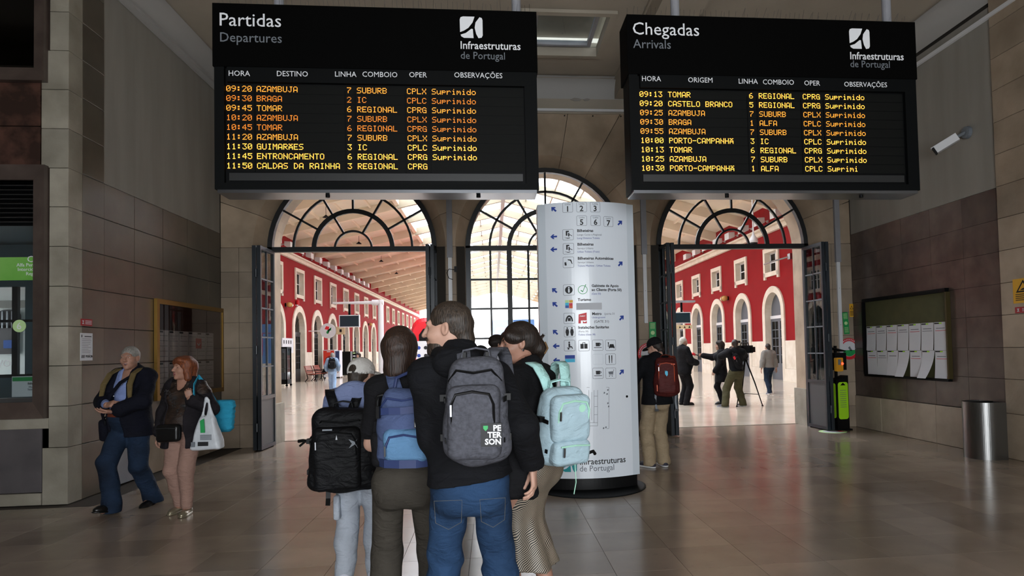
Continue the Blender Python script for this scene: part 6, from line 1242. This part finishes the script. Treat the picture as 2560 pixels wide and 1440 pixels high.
bp2, b2, p2, yf2 = backpack('slate blue backpack with a light blue lower pocket and navy strap on the girl', girl, (.045, -.14, 1.02), radians(-10), .29, .13, .40, 'slate_blue', pocket=dict(w=.8, z0=.09, z1=.5, d=.065, m='light_blue_nylon', x=.08), zipm=mat('navy_trim', '#22305a', .6), seed=4, buckles=False, shw=.12, strapw=.065, vox=.007, grab=False, ap=.065)
MB().tube([(-.07, -.04, .39), (-.06, -.03, .45), (0, -.03, .475), (.06, -.03, .45), (.07, -.04, .39)], .009, 8).build('grab_loop', 'navy_trim', b2)
MB().ribbon([(-.14, -.10, .285), (-.12, -.14, .285), (-.06, -.155, .29), (0, -.16, .29), (.06, -.155, .295), (.12, -.13, .3), (.14, -.1, .3)], .035, .006, (0, -1, 0)).build('navy_strap', 'navy_trim', b2); MB().ribbon([(-.12, -.12, .03), (-.08, -.168, .03), (0, -.185, .03), (.08, -.18, .03), (.14, -.13, .03)], .04, .006, (0, -1, 0)).build('navy_strap', 'navy_trim', b2)
MB().box(-.12, -.105, -.175, -.15, .255, .315).build('strap_buckle', 'black_plastic', b2)
lb = MB().box(.07, .14, -.168, -.158, .205, .25).build('brand_label', 'ink_black', b2); MB().box(.075, .135, -.17, -.168, .21, .245).build('label_field', 'paper', b2); 
for k in range(3): MB().box(.085, .125, -.1715, -.17, .218+k*.008, .221+k*.008).build('print_line', 'ink_black', b2)
F = Field((-.25, -.2, -.05), (0, .1, .25), .008); F.add(rbx((-.13, -.05, .09), (.05, .06, .09), .03), .02); F.folds(.004, 1.4, 3); mobj('side_pocket', F.mesh(), 'black_knit', b2)
um = empty('folded_umbrella', tuple(V(*bp2.location)+V(-.165, -.02, .03)), 0, 'folded black umbrella with a crook handle in the side pocket of the blue backpack', 'umbrella'); MB().tube([(0, 0, 0), (0, 0, .1), (0, 0, .2)], [.02, .032, .02], 10).build('canopy', 'black_knit', um); MB().tube([(0, 0, .2), (0, 0, .3), (.005, 0, .325), (.03, 0, .335), (.045, 0, .315), (.045, 0, .295)], .0105, 8).build('handle', 'black_plastic', um)
sb = empty('bag_strap', (-.48, 3.66, 0), 0, 'narrow tan leather bag strap crossing the shoulder of the girl', 'strap'); MB().ribbon([(.085, .1, 1.46), (.095, .0, 1.50), (.08, -.085, 1.46), (.05, -.135, 1.38), (.02, -.145, 1.30)], .018, .005, [(0, .5, 1), (0, 0, 1), (0, -1, .8), (0, -1, .2), (0, -1, 0)]).build('strap', mat('tan_leather', '#8a4326', .5), sb)
# ---- boy with the cap
boy, Jb, sb_, hb = person('boy in a white cap, periwinkle hoodie and pale grey cargo trousers', (-.96, 4.80, 0), 0, 1.57, dict(h=.010, hh=.006, headoff=(.03, .02, -.03), head=(radians(-28), radians(-8), 0), hair='buzz', hairm='hair_short', footL=(-.11, .0, 0), footR=(.12, .03, 0), handL=(-.12, .22, 1.02), handR=(.12, .22, 1.0), elbhintL=(-.25, -.6, -1), elbhintR=(.25, -.6, -1), build=.95,
    legs=dict(kind='trousers', m='grey_cargo', r=(.105, .096, .094, .075), hem=.075, waist=1.06, fold=.010, ff=1.1, infl=.02, seed=3), tops=[dict(name='hoodie', m='periwinkle', hem=.88, infl=.02, sleeve=1.93, ar=(.054, .05, .044), hood=1.45, fold=.007)], shoes=('white_tee', 'white_sole', 'sneaker')))
def capmesh(hl, T, m, brim=True, h=.007, hole=True, yaw=0.):
    pass
def baseball_cap(T, J, P_head, hs, m, hole=True):
    RH = rotm(0, 0, P_head[0]) @ rotm(P_head[1], 0, 0); F = Field((-.14, -.16, -.05), (.14, .28, .17), .006)
    F.add(ell((0, -.012, .035), (.094, .116, .105)), .01); F.clip((0, 0, .015), (0, .12, -1)); F.add(ell((0, -.012, .02), (.087, .108, .1)), .004, sub=True)
    if hole: F.add(ell((0, -.12, .045), (.034, .06, .03)), .006, sub=True)
    c = mobj('cap', xf(F.mesh(), RH, J['head'], hs), m, T)
    F = Field((-.14, 0, -.05), (.14, .3, .1), .006); F.add(ell((0, .1, .02), (.085, .095, .03)), .01); F.add(ell((0, .1, -.002), (.095, .115, .033)), .005, sub=True); mobj('brim', xf(F.mesh(), RH, J['head'], hs), m, c)
    MB().tube([tuple(RH@V(-.03, -.118, .018)*hs+J['head']), tuple(RH@V(0, -.126, .016)*hs+J['head']), tuple(RH@V(.03, -.118, .018)*hs+J['head'])], .007, 6).build('strap', m, c); MB().tube([tuple(RH@V(.012, -.128, .016)*hs+J['head']), tuple(RH@V(.03, -.12, .016)*hs+J['head'])], .009, 6).build('clasp', 'steel', c)
    MB().lathe([(.008, 0), (.006, .004)], 8, tuple(RH@V(0, -.012, .138)*hs+J['head'])).build('button', m, c)
baseball_cap(boy, Jb, (radians(-28), radians(-8)), .955, 'white_cap')
bp3, b3, p3, yf3 = backpack('large black backpack with grey print and trailing straps on the boy', boy, (-.055, -.13, .70), radians(4), .41, .19, .55, fabric('black_nylon', '#08090c', rough=.6, var=.2), pocket=dict(w=.72, z0=.05, z1=.8, d=.08, x=-.05), zipm='black_metal', seed=6, lean=radians(4), shw=.11, ap=.09)
MB().box(-.1, -.04, yf3-.02, yf3-.008, .43, .44).build('print_mark', 'grey_sign', p3); MB().prism([(.06, .37), (.1, .35), (.115, .37), (.1, .345), (.115, .31), (.1, .335), (.06, .31), (.08, .34)], FXZ, yf3-.016, yf3-.006).build('print_mark', 'grey_sign', p3); MB().prism([(-.02, .37), (-.008, .37), (-.014, .4)], FXZ, yf3-.02, yf3-.008).build('print_mark', 'grey_tape', p3)
MB().tube([(-.2, -.1, .33), (-.25, -.12, .345), (-.28, -.11, .34)], .012, 6).tube([(-.24, -.12, .335), (-.27, -.13, .31)], .008, 6).build('toggle', 'black_plastic', b3); MB().ribbon([(-.1, -.1, .02), (-.1, -.11, -.05), (-.105, -.1, -.1)], .03, .005, (0, -1, 0)).build('loose_strap', 'black_plastic', b3); MB().box(-.22, -.2, -.12, -.1, .12, .16).build('side_loop', 'black_plastic', b3)
for q in (-1, 1): F = Field((-.14, -.14, .3), (.3, .14, .7), .008) if q > 0 else Field((-.3, -.14, .3), (.14, .14, .7), .008); F.add(rbx((q*.142, .0, .53), (.022, .055, .085), .015), .01); mobj('cargo_pocket', F.mesh(), 'grey_cargo', boy)
# ---- woman with the mint backpack
RZW = radians(54)
wom, Jw, sw_, hw_ = person('woman with dark pinned-up hair in a black T-shirt and black-and-cream wave-print skirt', (.215, 3.95, 0), RZW, 1.76, dict(h=.010, hh=.005, hairh=.006, fem=True, head=(radians(44), radians(-8), 0), headoff=(0, .03, 0), hair='bun', hairm='hair_dark', skin='skin_tan', footL=(-.10, .05, 0), footR=(.10, -.06, 0), handL=(-.14, .28, 1.13), handR=(.16, .26, 1.05), elbhintL=(-.2, -.6, -1), elbhintR=(.2, -.6, -1), lean=(0, .02, 0), build=1.02, lipm='lip_red',
    legs=dict(kind='skirt', m='skirt_print', hem=.33, waist=1.05, infl=.014), tops=[dict(name='t_shirt', m='black_knit', hem=.93, infl=.014, sleeve=.72, ar=(.054, .054, .05), neckz=.02)]))
MB().lathe([(.007, -.003), (.009, 0), (.007, .003)], 10, hw_(-.083, -.005, -.045), 'y').build('earring', 'steel', wom)
ck = MB()
for k in range(5): ck.tube([hw_(-.03+k*.015, -.155, -.02), hw_(-.03+k*.015, -.165, -.06), hw_(-.03+k*.015, -.14, -.09)], .005, 5)
ck.build('hair_claw', mat('tortoise', '#6a5238', .3), wom)
bp4, b4, p4, yf4 = backpack('pale mint backpack with black buckles on the woman in the wave-print skirt', wom, (.0, -.145, .955), radians(-28), .29, .17, .44, fabric('mint', '#9fb6c0', var=.05), pocket=dict(w=.84, z0=.33, z1=.93, d=.06), zipm=mat('mint_trim', '#9fcfb8', .6), strapm=fabric('mint_strap', '#a5d0cc', var=.04), seed=8, shw=.10, lean=radians(6), vox=.007, strapw=.065, ap=.115)
F = Field((-.2, -.35, -.04), (.2, 0, .25), .007); F.add(rbx((0, -.185, .09), (.12, .05, .07), .035), .02); F.folds(.004, 1.2, 4); mobj('lower_pocket', F.mesh(), 'mint', b4); MB().tube([(-.09, -.242, .135), (0, -.25, .14), (.1, -.238, .13)], .005, 6).build('zip', 'mint_trim', b4); MB().box(-.08, -.07, -.255, -.246, .08, .13).build('zip_puller', 'steel', b4)
MB().prism([(.05+.022*cos(2*pi*k/20), .34+.022*sin(2*pi*k/20)) for k in range(20)], FXZ, yf4-.012, yf4-.002).build('round_badge', 'mint_trim', p4); MB().tube([(.15, -.15, .06), (.18, -.16, .07), (.2, -.15, .05)], .01, 6).build('toggle', 'black_plastic', b4); MB().tube([(.03, -.2, .02), (.035, -.21, -.08), (.03, -.2, -.15)], .003, 5).build('cord', 'mint_trim', b4)
wb_ = empty('watch', tuple(V(*wom.location)+rot2(Jw['wrL']*.9+Jw['elbL']*.1, RZW)), RZW, 'black wristwatch on the forearm of the woman in the wave-print skirt', 'watch'); MB().lathe([(.034, -.012), (.036, 0), (.034, .012)], 16, (0, 0, 0), 'y').build('band', 'black_plastic', wb_)
# ================================================================== THE COUPLE WALKING IN
cm, Jc, sc_, hc = person('grey-haired man in an open navy coat and light blue shirt, gesturing as he walks', (-3.86, 7.5, 0), radians(168), 1.75, dict(h=.011, hh=.006, skin='skin_tan', head=(radians(14), radians(-2), 0), gaze=(.55, .0), mouth=.006, hair='short', hairm='hair_grey', footL=(-.06, -.22, .0), footR=(.05, .22, .02), tipR=10, tipL=-12, pel=(0, 0, .925), belly=.015, build=1.06,
    handR=(.02, .31, 1.13), handL=(-.08, .33, 1.07), elbhintR=(1, -.4, -.6), elbhintL=(-1, -.4, -.5), hdirR=(-.75, .3, .15), hupR=(.2, .7, .6), hdirL=(.85, .4, .0), hupL=(0, -.3, -1), curlR=.9, curlL=.25,
    legs=dict(kind='trousers', m='jeans_dark', r=(.105, .085, .08, .088), hem=.02, waist=1.03, fold=.007, infl=.012, belt='leather_brown'),
    tops=[dict(name='shirt', m='blue_shirt', hem=.99, infl=.010, sleeve=1.86, ar=(.045, .036, .026), collar=True, neckz=.03, fold=.003, vneck=True), dict(name='coat', m='navy_coat', hem=.78, infl=.028, flare=.03, drop=.18, sleeve=1.82, ar=(.052, .048, .044), open=(.082, .03), collar=True, fold=.006, neckz=.02)]))
for q in (-1, 1):
    MB().ribbon([(q*.12*1.0, -.08, 1.46), (q*.125, .03, 1.485), (q*.135, .13, 1.44), (q*.15, .20, 1.33), (q*.16, .215, 1.22), (q*.165, .205, 1.13)], [.055]*4+[.04, .02], .014, [(0, -.3, 1), (0, .3, 1), (0, 1, .8), (0, 1, .2), (0, 1, 0), (0, 1, 0)]).build('rucksack_strap', fabric('khaki_strap', '#6b5c3c', var=.1), cm)
MB().ribbon([(-.13, .06, 1.46), (-.03, .19, 1.35), (.06, .22, 1.22), (.18, .18, 1.02), (.26, .05, .9)], .04, .008, [(0, .6, 1), (0, 1, .5), (0, 1, .2), (0, 1, 0), (1, .4, 0)]).build('sling_strap', 'navy_coat', cm)
for k in range(4): MB().lathe([(.006, -.002), (.006, .003)], 8, (.03, .2+.008*k-.02*(k == 0), 1.30-k*.085), 'y').build('shirt_button', 'paper', cm)
sb1 = empty('sling_bag', tuple(V(-3.86, 7.5, 0)+rot2(V(.30, -.06, .72), radians(168))), radians(168), 'dark navy sling bag at the hip of the grey-haired man', 'bag'); F = Field((-.13, -.2, -.05), (.13, .2, .3), .01); F.add(rbx((0, 0, .12), (.045, .13, .12), .04), .02); F.folds(.005, 1, 2); mobj('body', F.mesh(), 'navy_coat', sb1); MB().ribbon([(0, -.1, .24), (-.02, -.02, .3), (0, .1, .24)], .03, .006, (0, 0, 1)).build('strap', 'navy_coat', sb1)
cw, Jx, sx_, hx = person('smiling woman with auburn hair in a dark cardigan, sequinned top and pinkish trousers', (-3.19, 7.22, 0), radians(176), 1.595, dict(h=.011, hh=.006, fem=True, skin='skin_tan', head=(radians(-34), radians(2), 0), gaze=(-.3, 0), mouth=.005, jaw=1.08, hair='bob', hairm='hair_auburn', lipm='lip_red', footL=(-.07, .1, 0), footR=(.08, -.03, 0), build=1.12, belly=.03,
    handR=(.285, .06, .80), handL=(-.16, .2, 1.30), elbhintR=(.6, -1, 0), elbhintL=(-.7, -.2, -1), curlL=1.0, hupL=(-.3, 1, 0), hdirL=(.25, .1, 1), curlR=.5,
    legs=dict(kind='trousers', m='pink_chino', r=(.098, .074, .064, .052), hem=.10, waist=1.0, fold=.005, infl=.010),
    tops=[dict(name='top', m=fabric('sequin_top', '#141213', col2='#3b2d25', scale=14, rough=.45), hem=.93, infl=.014, sleeve=.3, vneck=True, neckz=.0), dict(name='cardigan', m='dark_cardigan', hem=.74, infl=.022, flare=.04, drop=.2, sleeve=1.8, ar=(.047, .045, .043), open=(.10, .01), fold=.006)],
    shoes=('gold_shoe', 'gold_shoe', 'sneaker')))
RX = radians(176); wl0 = V(-3.19, 7.22, 0)
wloc = lambda *p: tuple(wl0+rot2(V(*p), RX))
seq = MB()
for k in range(70):
    t_ = random.random(); x = .10-.2*t_*.8+random.uniform(-.02, .02); z = 1.29-.28*t_+random.uniform(-.02, .02)
    seq.lathe([(.005, -.001), (.005, .003)], 6, (x, .195+random.uniform(0, .008)-.6*abs(x)**2+.02*(1-t_)*-1, z), 'y')
tag(seq.build('sequins', 'steel', cw), kind='stuff')
hb_ = empty('handbag', wloc(.02, .27, .76), RX, 'small black leather bag worn at the front of the smiling woman', 'bag'); F = Field((-.16, -.1, -.05), (.16, .1, .24), .009); F.add(rbx((0, 0, .09), (.115, .045, .09), .035), .02); F.folds(.004, 1.3, 1); mobj('body', F.mesh(), 'leather_black', hb_); MB().tube([(-.1, .05, .14), (0, .056, .145), (.1, .05, .14)], .004, 5).build('zip', 'steel', hb_)
pb = empty('carrier_bag', wloc(-.30, .14, .66), RX, 'white plastic carrier bag with green and black print carried by the smiling woman', 'bag')
F = Field((-.2, -.14, -.02), (.2, .14, .58), .009); F.add(rbx((0, 0, .17), (.115, .06, .17), .03, taper=.42), .03); F.add(cap((-.02, 0, .3), (-.012, 0, .50), .05, .012, ((0, 1, 0), 2.)), .03); F.add(cap((.05, 0, .3), (.012, 0, .52), .03, .012, ((0, 1, 0), 1.6)), .02); F.add(cap((.018, 0, .34), (.006, 0, .47), .014, .006), .01, sub=True); F.folds(.007, 1.1, 7); mobj('bag', F.mesh(), mat('thin_plastic', '#c4c9cf', .35, var=.06, scale=20), pb)
MB().box(-.05, .05, .092, .1, .05, .09).build('print_block', 'ink_black', pb); MB().box(.085, .12, .085, .095, .04, .09).build('barcode', 'grey_sign', pb)
for k in range(4): MB().box(-.08, .03, .088, .094, .11+k*.014, .117+k*.014).build('print_line', 'ink_grey', pb)
MB().prism([(-.01, .18), (.03, .18), (.035, .3), (.0, .32)], lambda u, v, d: (u, d, v), .07, .085).build('green_print', 'green', pb)
tb = empty('tote_bag', wloc(-.30, -.16, .80), RX, 'ribbed turquoise tote bag behind the arm of the smiling woman', 'bag'); F = Field((-.2, -.12, -.05), (.2, .12, .42), .009); F.add(rbx((0, 0, .17), (.13, .06, .17), .05, taper=-.1), .02); X, Y, Z = F._xyz((slice(None),)*3); F.D = F.D+.004*np.sin(Z*110)+0*X; mobj('body', F.mesh(), fabric('turquoise', '#2a8fb0', var=.08), tb); MB().ribbon([(.06, .0, .32), (.10, .12, .5), (.14, .2, .60), (.12, .32, .52), (.1, .36, .42)], .04, .008, (1, 0, .3)).build('handle', 'turquoise', tb)
MB().box(-.05, .05, -.05, .05, -.02, .02).build('sleeve_band', fabric('band_tan', '#8d7c69'), cw).location = (Jx['elbR']*.45+Jx['wrR']*.55)
# ================================================================== PEOPLE AROUND AND BEYOND THE TOTEM
tm, Jt, st2, ht = person('person in a black cap, black jacket and tan chinos seen from behind', (2.17, 8.68, 0), radians(12), 1.71, dict(h=.013, hh=.007, face=True, head=(radians(30), radians(-22), 0), hair='buzz', hairm='hair_dark', footL=(-.12, .02, 0), footR=(.1, .04, 0), toeL=22, handL=(-.28, .18, 1.06), handR=(.12, .28, 1.1), elbhintL=(-1, -.8, -.4), elbhintR=(.3, -.6, -1), build=1.06,
    legs=dict(kind='trousers', m='tan_chino', r=(.098, .09, .085, .082), hem=.05, waist=1.03, fold=.009, ff=1.2, infl=.008), tops=[dict(name='jacket', m='black_cloth', hem=.86, infl=.026, flare=.02, drop=.1, sleeve=1.9, ar=(.056, .05, .044), collar=True)], shoes=('navy_shoe', 'white_sole', 'sneaker')))
baseball_cap(tm, Jt, (radians(30), radians(-22)), .99, 'black_cloth', hole=False)
bp5, b5, p5, yf5 = backpack('maroon backpack with orange trim on the person in the black cap', tm, (.07, -.15, .955), radians(-24), .31, .17, .50, fabric('maroon', '#4d1c1a', rough=.55, var=.1), pocket=dict(w=.8, z0=.05, z1=.9, d=.04), zipm=mat('orange_trim', '#a8401c', .6), strapm=fabric('rust_strap', '#6a2412'), seed=3, buckles=False, vox=.009, lean=radians(-4), ap=.02)
MB().prism([(-.02, .28), (.0, .25), (.015, .27), (.015, .31), (.0, .325), (-.01, .31), (-.018, .33), (-.022, .3)], FXZ, yf5-.02, yf5-.008).build('animal_mark', 'cyan', p5); MB().box(.06, .11, yf5-.012, yf5, .40, .412).build('orange_tab', 'orange', p5); MB().box(-.13, -.12, yf5+.0, yf5+.02, .06, .14).build('orange_tab', 'orange', p5); MB().box(-.11, -.06, yf5-.005, yf5+.01, .40, .41).build('purple_tab', mat('purple', '#3a2a6a', .6), p5)
for x in (-.14, .12): MB().ribbon([(x, -.06, .06), (x-.01, -.07, -.08), (x+.005, -.06, -.18)], .025, .005, (0, -1, 0)).build('loose_strap', 'grey_sign', b5); MB().box(x-.02, x+.03, -.075, -.055, -.2, -.17).build('strap_clip', 'black_plastic', b5)
wh, Jh, sh2, hh2 = person('white-haired man in a dark suit speaking to the microphone', (5.2, 17.7, 0), radians(-72), 1.85, dict(h=.017, hh=.009, hairh=.009, head=(radians(-6), radians(-6), 0), hair='short', hairm='hair_white', handL=(-.1, .36, 1.12), handR=(.16, .3, 1.08), elbhintL=(-.6, -.6, -1), elbhintR=(.6, -.6, -1), curlL=.5, build=1.05, belly=.02, mouth=.004, handh=.007,
    legs=dict(kind='trousers', m='suit_black', r=(.1, .085, .08, .078), hem=.02, waist=1.03), tops=[dict(name='shirt', m='white_tee', hem=.98, infl=.01, sleeve=1.97, ar=(.05, .044, .036), collar=True), dict(name='suit_jacket', m='suit_black', hem=.80, infl=.03, flare=.02, drop=.15, sleeve=1.9, ar=(.058, .054, .048), open=(.05, 0), collar=True)]))
cg, Jk, sk2, hk2 = person('camera operator in a black jacket and olive trousers, legs set wide', (6.25, 16.7, 0), radians(6), 1.80, dict(h=.017, hh=.009, hairh=.009, head=(radians(-14), radians(-6), 0), hair='short', hairm='hair_dark', pel=(.05, 0, .90), footL=(-.30, -.06, 0), footR=(.22, .02, 0), toeL=60, toeR=10, handL=(.0, .3, 1.42), handR=(.2, .32, 1.40), elbhintL=(-1, -.3, -.6), elbhintR=(1, -.3, -.6), build=1.04, handh=.007,
    legs=dict(kind='trousers', m='olive_trousers', r=(.112, .095, .09, .088), hem=.04, waist=1.0, infl=.014), tops=[dict(name='jacket', m='black_cloth', hem=.90, infl=.03, sleeve=1.9, ar=(.062, .056, .048), collar=True)], shoes=('grey_shoe', 'white_sole', 'sneaker')))
rp, Jr, sr2, hr2 = person('reporter in a black coat holding out a red microphone', (6.22, 17.6, 0), radians(66), 1.72, dict(h=.018, hh=.01, hairh=.01, fem=True, head=(radians(10), 0, 0), hair='bob', hairm='hair_dark', handR=(.12, .50, 1.36), handL=(-.17, .15, .92), elbhintR=(.5, -.2, -1), curlR=1., handh=.007, hdirR=(0, 1, .1),
    legs=dict(kind='trousers', m='suit_black', r=(.095, .075, .065, .06), hem=.03, waist=1.03), tops=[dict(name='coat', m='suit_black', hem=.62, infl=.032, flare=.03, drop=.3, sleeve=1.92, ar=(.058, .052, .044), collar=True)]))
mic = empty('microphone', tuple(V(6.22, 17.6, 0)+rot2(Jr['wrR']+V(-.0, .06, .0), radians(66))), radians(66), 'microphone with a red cube and foam head held out by the reporter', 'microphone'); MB().tube([(0, -.02, -.02), (0, .18, .04)], .014, 8).build('handle', 'black_plastic', mic); F = Field((-.06, .12, -.03), (.06, .3, .14), .008); F.add(ell((0, .21, .05), (.042, .05, .042)), .01); mobj('foam_head', F.mesh(), 'red_plastic', mic); MB().box(-.03, .03, .14, .18, .0, .06).build('flag_cube', 'red_plastic', mic)
tp3 = empty('tripod', (6.66, 16.95, 0), 0, 'black camera tripod standing before the camera operator', 'tripod')
for a in (90, 210, 330): MB().tube([(0, 0, 1.25), (.22*cos(radians(a)), .22*sin(radians(a)), .62), (.40*cos(radians(a)), .40*sin(radians(a)), .015)], [.022, .018, .013], 8).build('leg', 'black_metal', tp3); MB().tube([(0, 0, .32), (.30*cos(radians(a)), .30*sin(radians(a)), .30)], .008, 6).build('spreader', 'black_metal', tp3); MB().lathe([(.03, 0), (.02, .03)], 8, (.40*cos(radians(a)), .40*sin(radians(a)), 0)).build('foot', 'black_plastic', tp3)
MB().lathe([(.05, 1.25), (.06, 1.32), (.04, 1.38)], 12).build('head', 'black_metal', tp3); MB().tube([(0, 0, 1.33), (-.05, -.3, 1.22)], .012, 6).build('pan_handle', 'black_metal', tp3)
vc = empty('video_camera', (6.66, 16.95, 1.39), radians(35), 'black video camera with lens hood and viewfinder on the tripod', 'camera'); MB().box(-.07, .07, -.2, .2, 0, .2).build('body', 'black_plastic', vc); MB().lathe([(.05, .2), (.055, .34), (.085, .36), (.09, .44)], 14, (0, 0, .1), 'y').build('lens', 'black_metal', vc); MB().tube([(0, -.12, .2), (0, -.1, .27), (0, .12, .27), (0, .14, .2)], .015, 6).build('handle', 'black_plastic', vc); MB().box(-.17, -.07, .0, .16, .1, .18).build('viewfinder', 'black_plastic', vc); MB().tube([(0, .15, .3), (0, .32, .31)], .03, 8).build('top_microphone', 'black_knit', vc); MB().box(-.05, .05, -.28, -.2, .02, .16).build('battery', 'black_metal', vc)
bp6, b6, p6, yf6 = backpack('narrow black sling pack with a red label on the camera operator', cg, (.1, -.13, 1.0), radians(-10), .18, .10, .42, 'black_cloth', tilt=radians(-22), straps=False, grab=False, buckles=False, vox=.012, pocket=dict(w=.7, z0=.1, z1=.8, d=.04)); MB().box(-.08, -.03, yf6-.01, yf6, .28, .36).build('red_label', 'ink_red', p6); MB().ribbon([(-.02, -.05, .42), (-.03, .02, .52), (0, .1, .55)], .04, .01, (0, 0, 1)).build('strap', 'black_cloth', b6)
gs, Jgs, _a, _b = person('man in a grey sweater and dark jeans walking away past the arched doors', (8.95, 20.8, 0), radians(8), 1.62, dict(h=.019, hh=.011, hairh=.011, face=True, head=(0, 0, 0), hair='short', hairm='hair_dark', footL=(-.09, -.18, 0), footR=(.09, .14, 0), tipL=-12, handL=(-.30, -.02, .86), handR=(.30, .0, .84), build=1.08, handh=.008,
    legs=dict(kind='trousers', m='dark_denim', r=(.102, .082, .074, .07), hem=.05, waist=1.02), tops=[dict(name='sweater', m='grey_sweater', hem=.92, infl=.026, sleeve=1.9, ar=(.06, .055, .045))], shoes=('grey_shoe', 'white_sole', 'sneaker')))
wk, Jwk, _a, _b = person('man in a denim shirt and pale jeans walking away through the concourse', (-6.85, 29.1, 0), radians(10), 1.66, dict(h=.02, hh=.012, hairh=.012, head=(radians(15), radians(-4), 0), hair='buzz', hairm='hair_grey', footL=(-.07, .16, 0), footR=(.08, -.2, 0), tipR=-14, handL=(-.25, .12, .95), handR=(.26, .1, .95), handh=.009, build=1.04,
    legs=dict(kind='trousers', m='pale_denim', r=(.1, .085, .078, .075), hem=.03, waist=1.02), tops=[dict(name='shirt', m='denim_shirt', hem=.90, infl=.024, sleeve=1.9)], shoes=('leather_brown', 'dark_sole', 'shoe')))
backpack('round black backpack on the man walking away in a denim shirt', wk, (0, -.12, .98), 0, .30, .14, .44, 'black_nylon', vox=.014, buckles=False, ap=.015)
y1, Jy, _a, _b = person('youth with tousled dark hair and a white T-shirt by the middle window', (.02, 9.45, 0), radians(-50), 1.83, dict(h=.015, hh=.008, hairh=.008, head=(radians(-15), radians(-10), 0), hair='full', hairm='hair_dark', handL=(-.1, .25, 1.1), handR=(.12, .25, 1.1), elbhintL=(-.5, -.6, -1), elbhintR=(.5, -.6, -1), headoff=(0, .03, -.02), handh=.007, legs=dict(kind='trousers', m='dark_denim', waist=1.03), tops=[dict(name='t_shirt', m='white_tee', hem=.9, infl=.02, sleeve=.75, ar=(.056, .056, .05))]))
y2, Jy2, _a, _b = person('youth with curly brown hair in a white printed T-shirt facing the dark-haired youth', (.27, 10.1, 0), radians(70), 1.80, dict(h=.015, hh=.008, hairh=.008, head=(radians(8), radians(-10), 0), hair='full', hairm='hair_auburn', handL=(-.1, .25, 1.1), handR=(.12, .25, 1.1), elbhintL=(-.5, -.6, -1), elbhintR=(.5, -.6, -1), handh=.007, legs=dict(kind='trousers', m='suit_black', waist=1.03), tops=[dict(name='t_shirt', m='white_tee', hem=.9, infl=.02, sleeve=.75, ar=(.056, .056, .05))]))
q = onY(897, 887, 33); person('woman with long dark hair standing far off in the concourse', (q[0], 33, 0), radians(150), 1.62, dict(h=.024, hh=.014, hairh=.014, fem=True, hair='bob', hairm='hair_dark', handh=.01, shoeh=.012, legs=dict(kind='trousers', m='suit_black', waist=1.03), tops=[dict(name='coat', m='suit_black', hem=.8, infl=.025)]))
person('person in black sitting bent over on the slatted bench', (-10.45, 42.9, 0), radians(-90), 1.7, dict(h=.024, hh=.014, hairh=.014, pel=(0, -.12, .52), lean=(0, .2, -.05), headoff=(0, .12, -.08), head=(0, radians(-35), 0), hair='short', hairm='hair_dark', footL=(-.12, .36, 0), footR=(.12, .34, 0), kneehintL=(0, 1, 1), kneehintR=(0, 1, 1), handL=(-.1, .36, .62), handR=(.1, .36, .62), handh=.01, shoeh=.012, legs=dict(kind='trousers', m='suit_black', waist=.62), tops=[dict(name='coat', m='black_cloth', hem=.44, infl=.03)]))
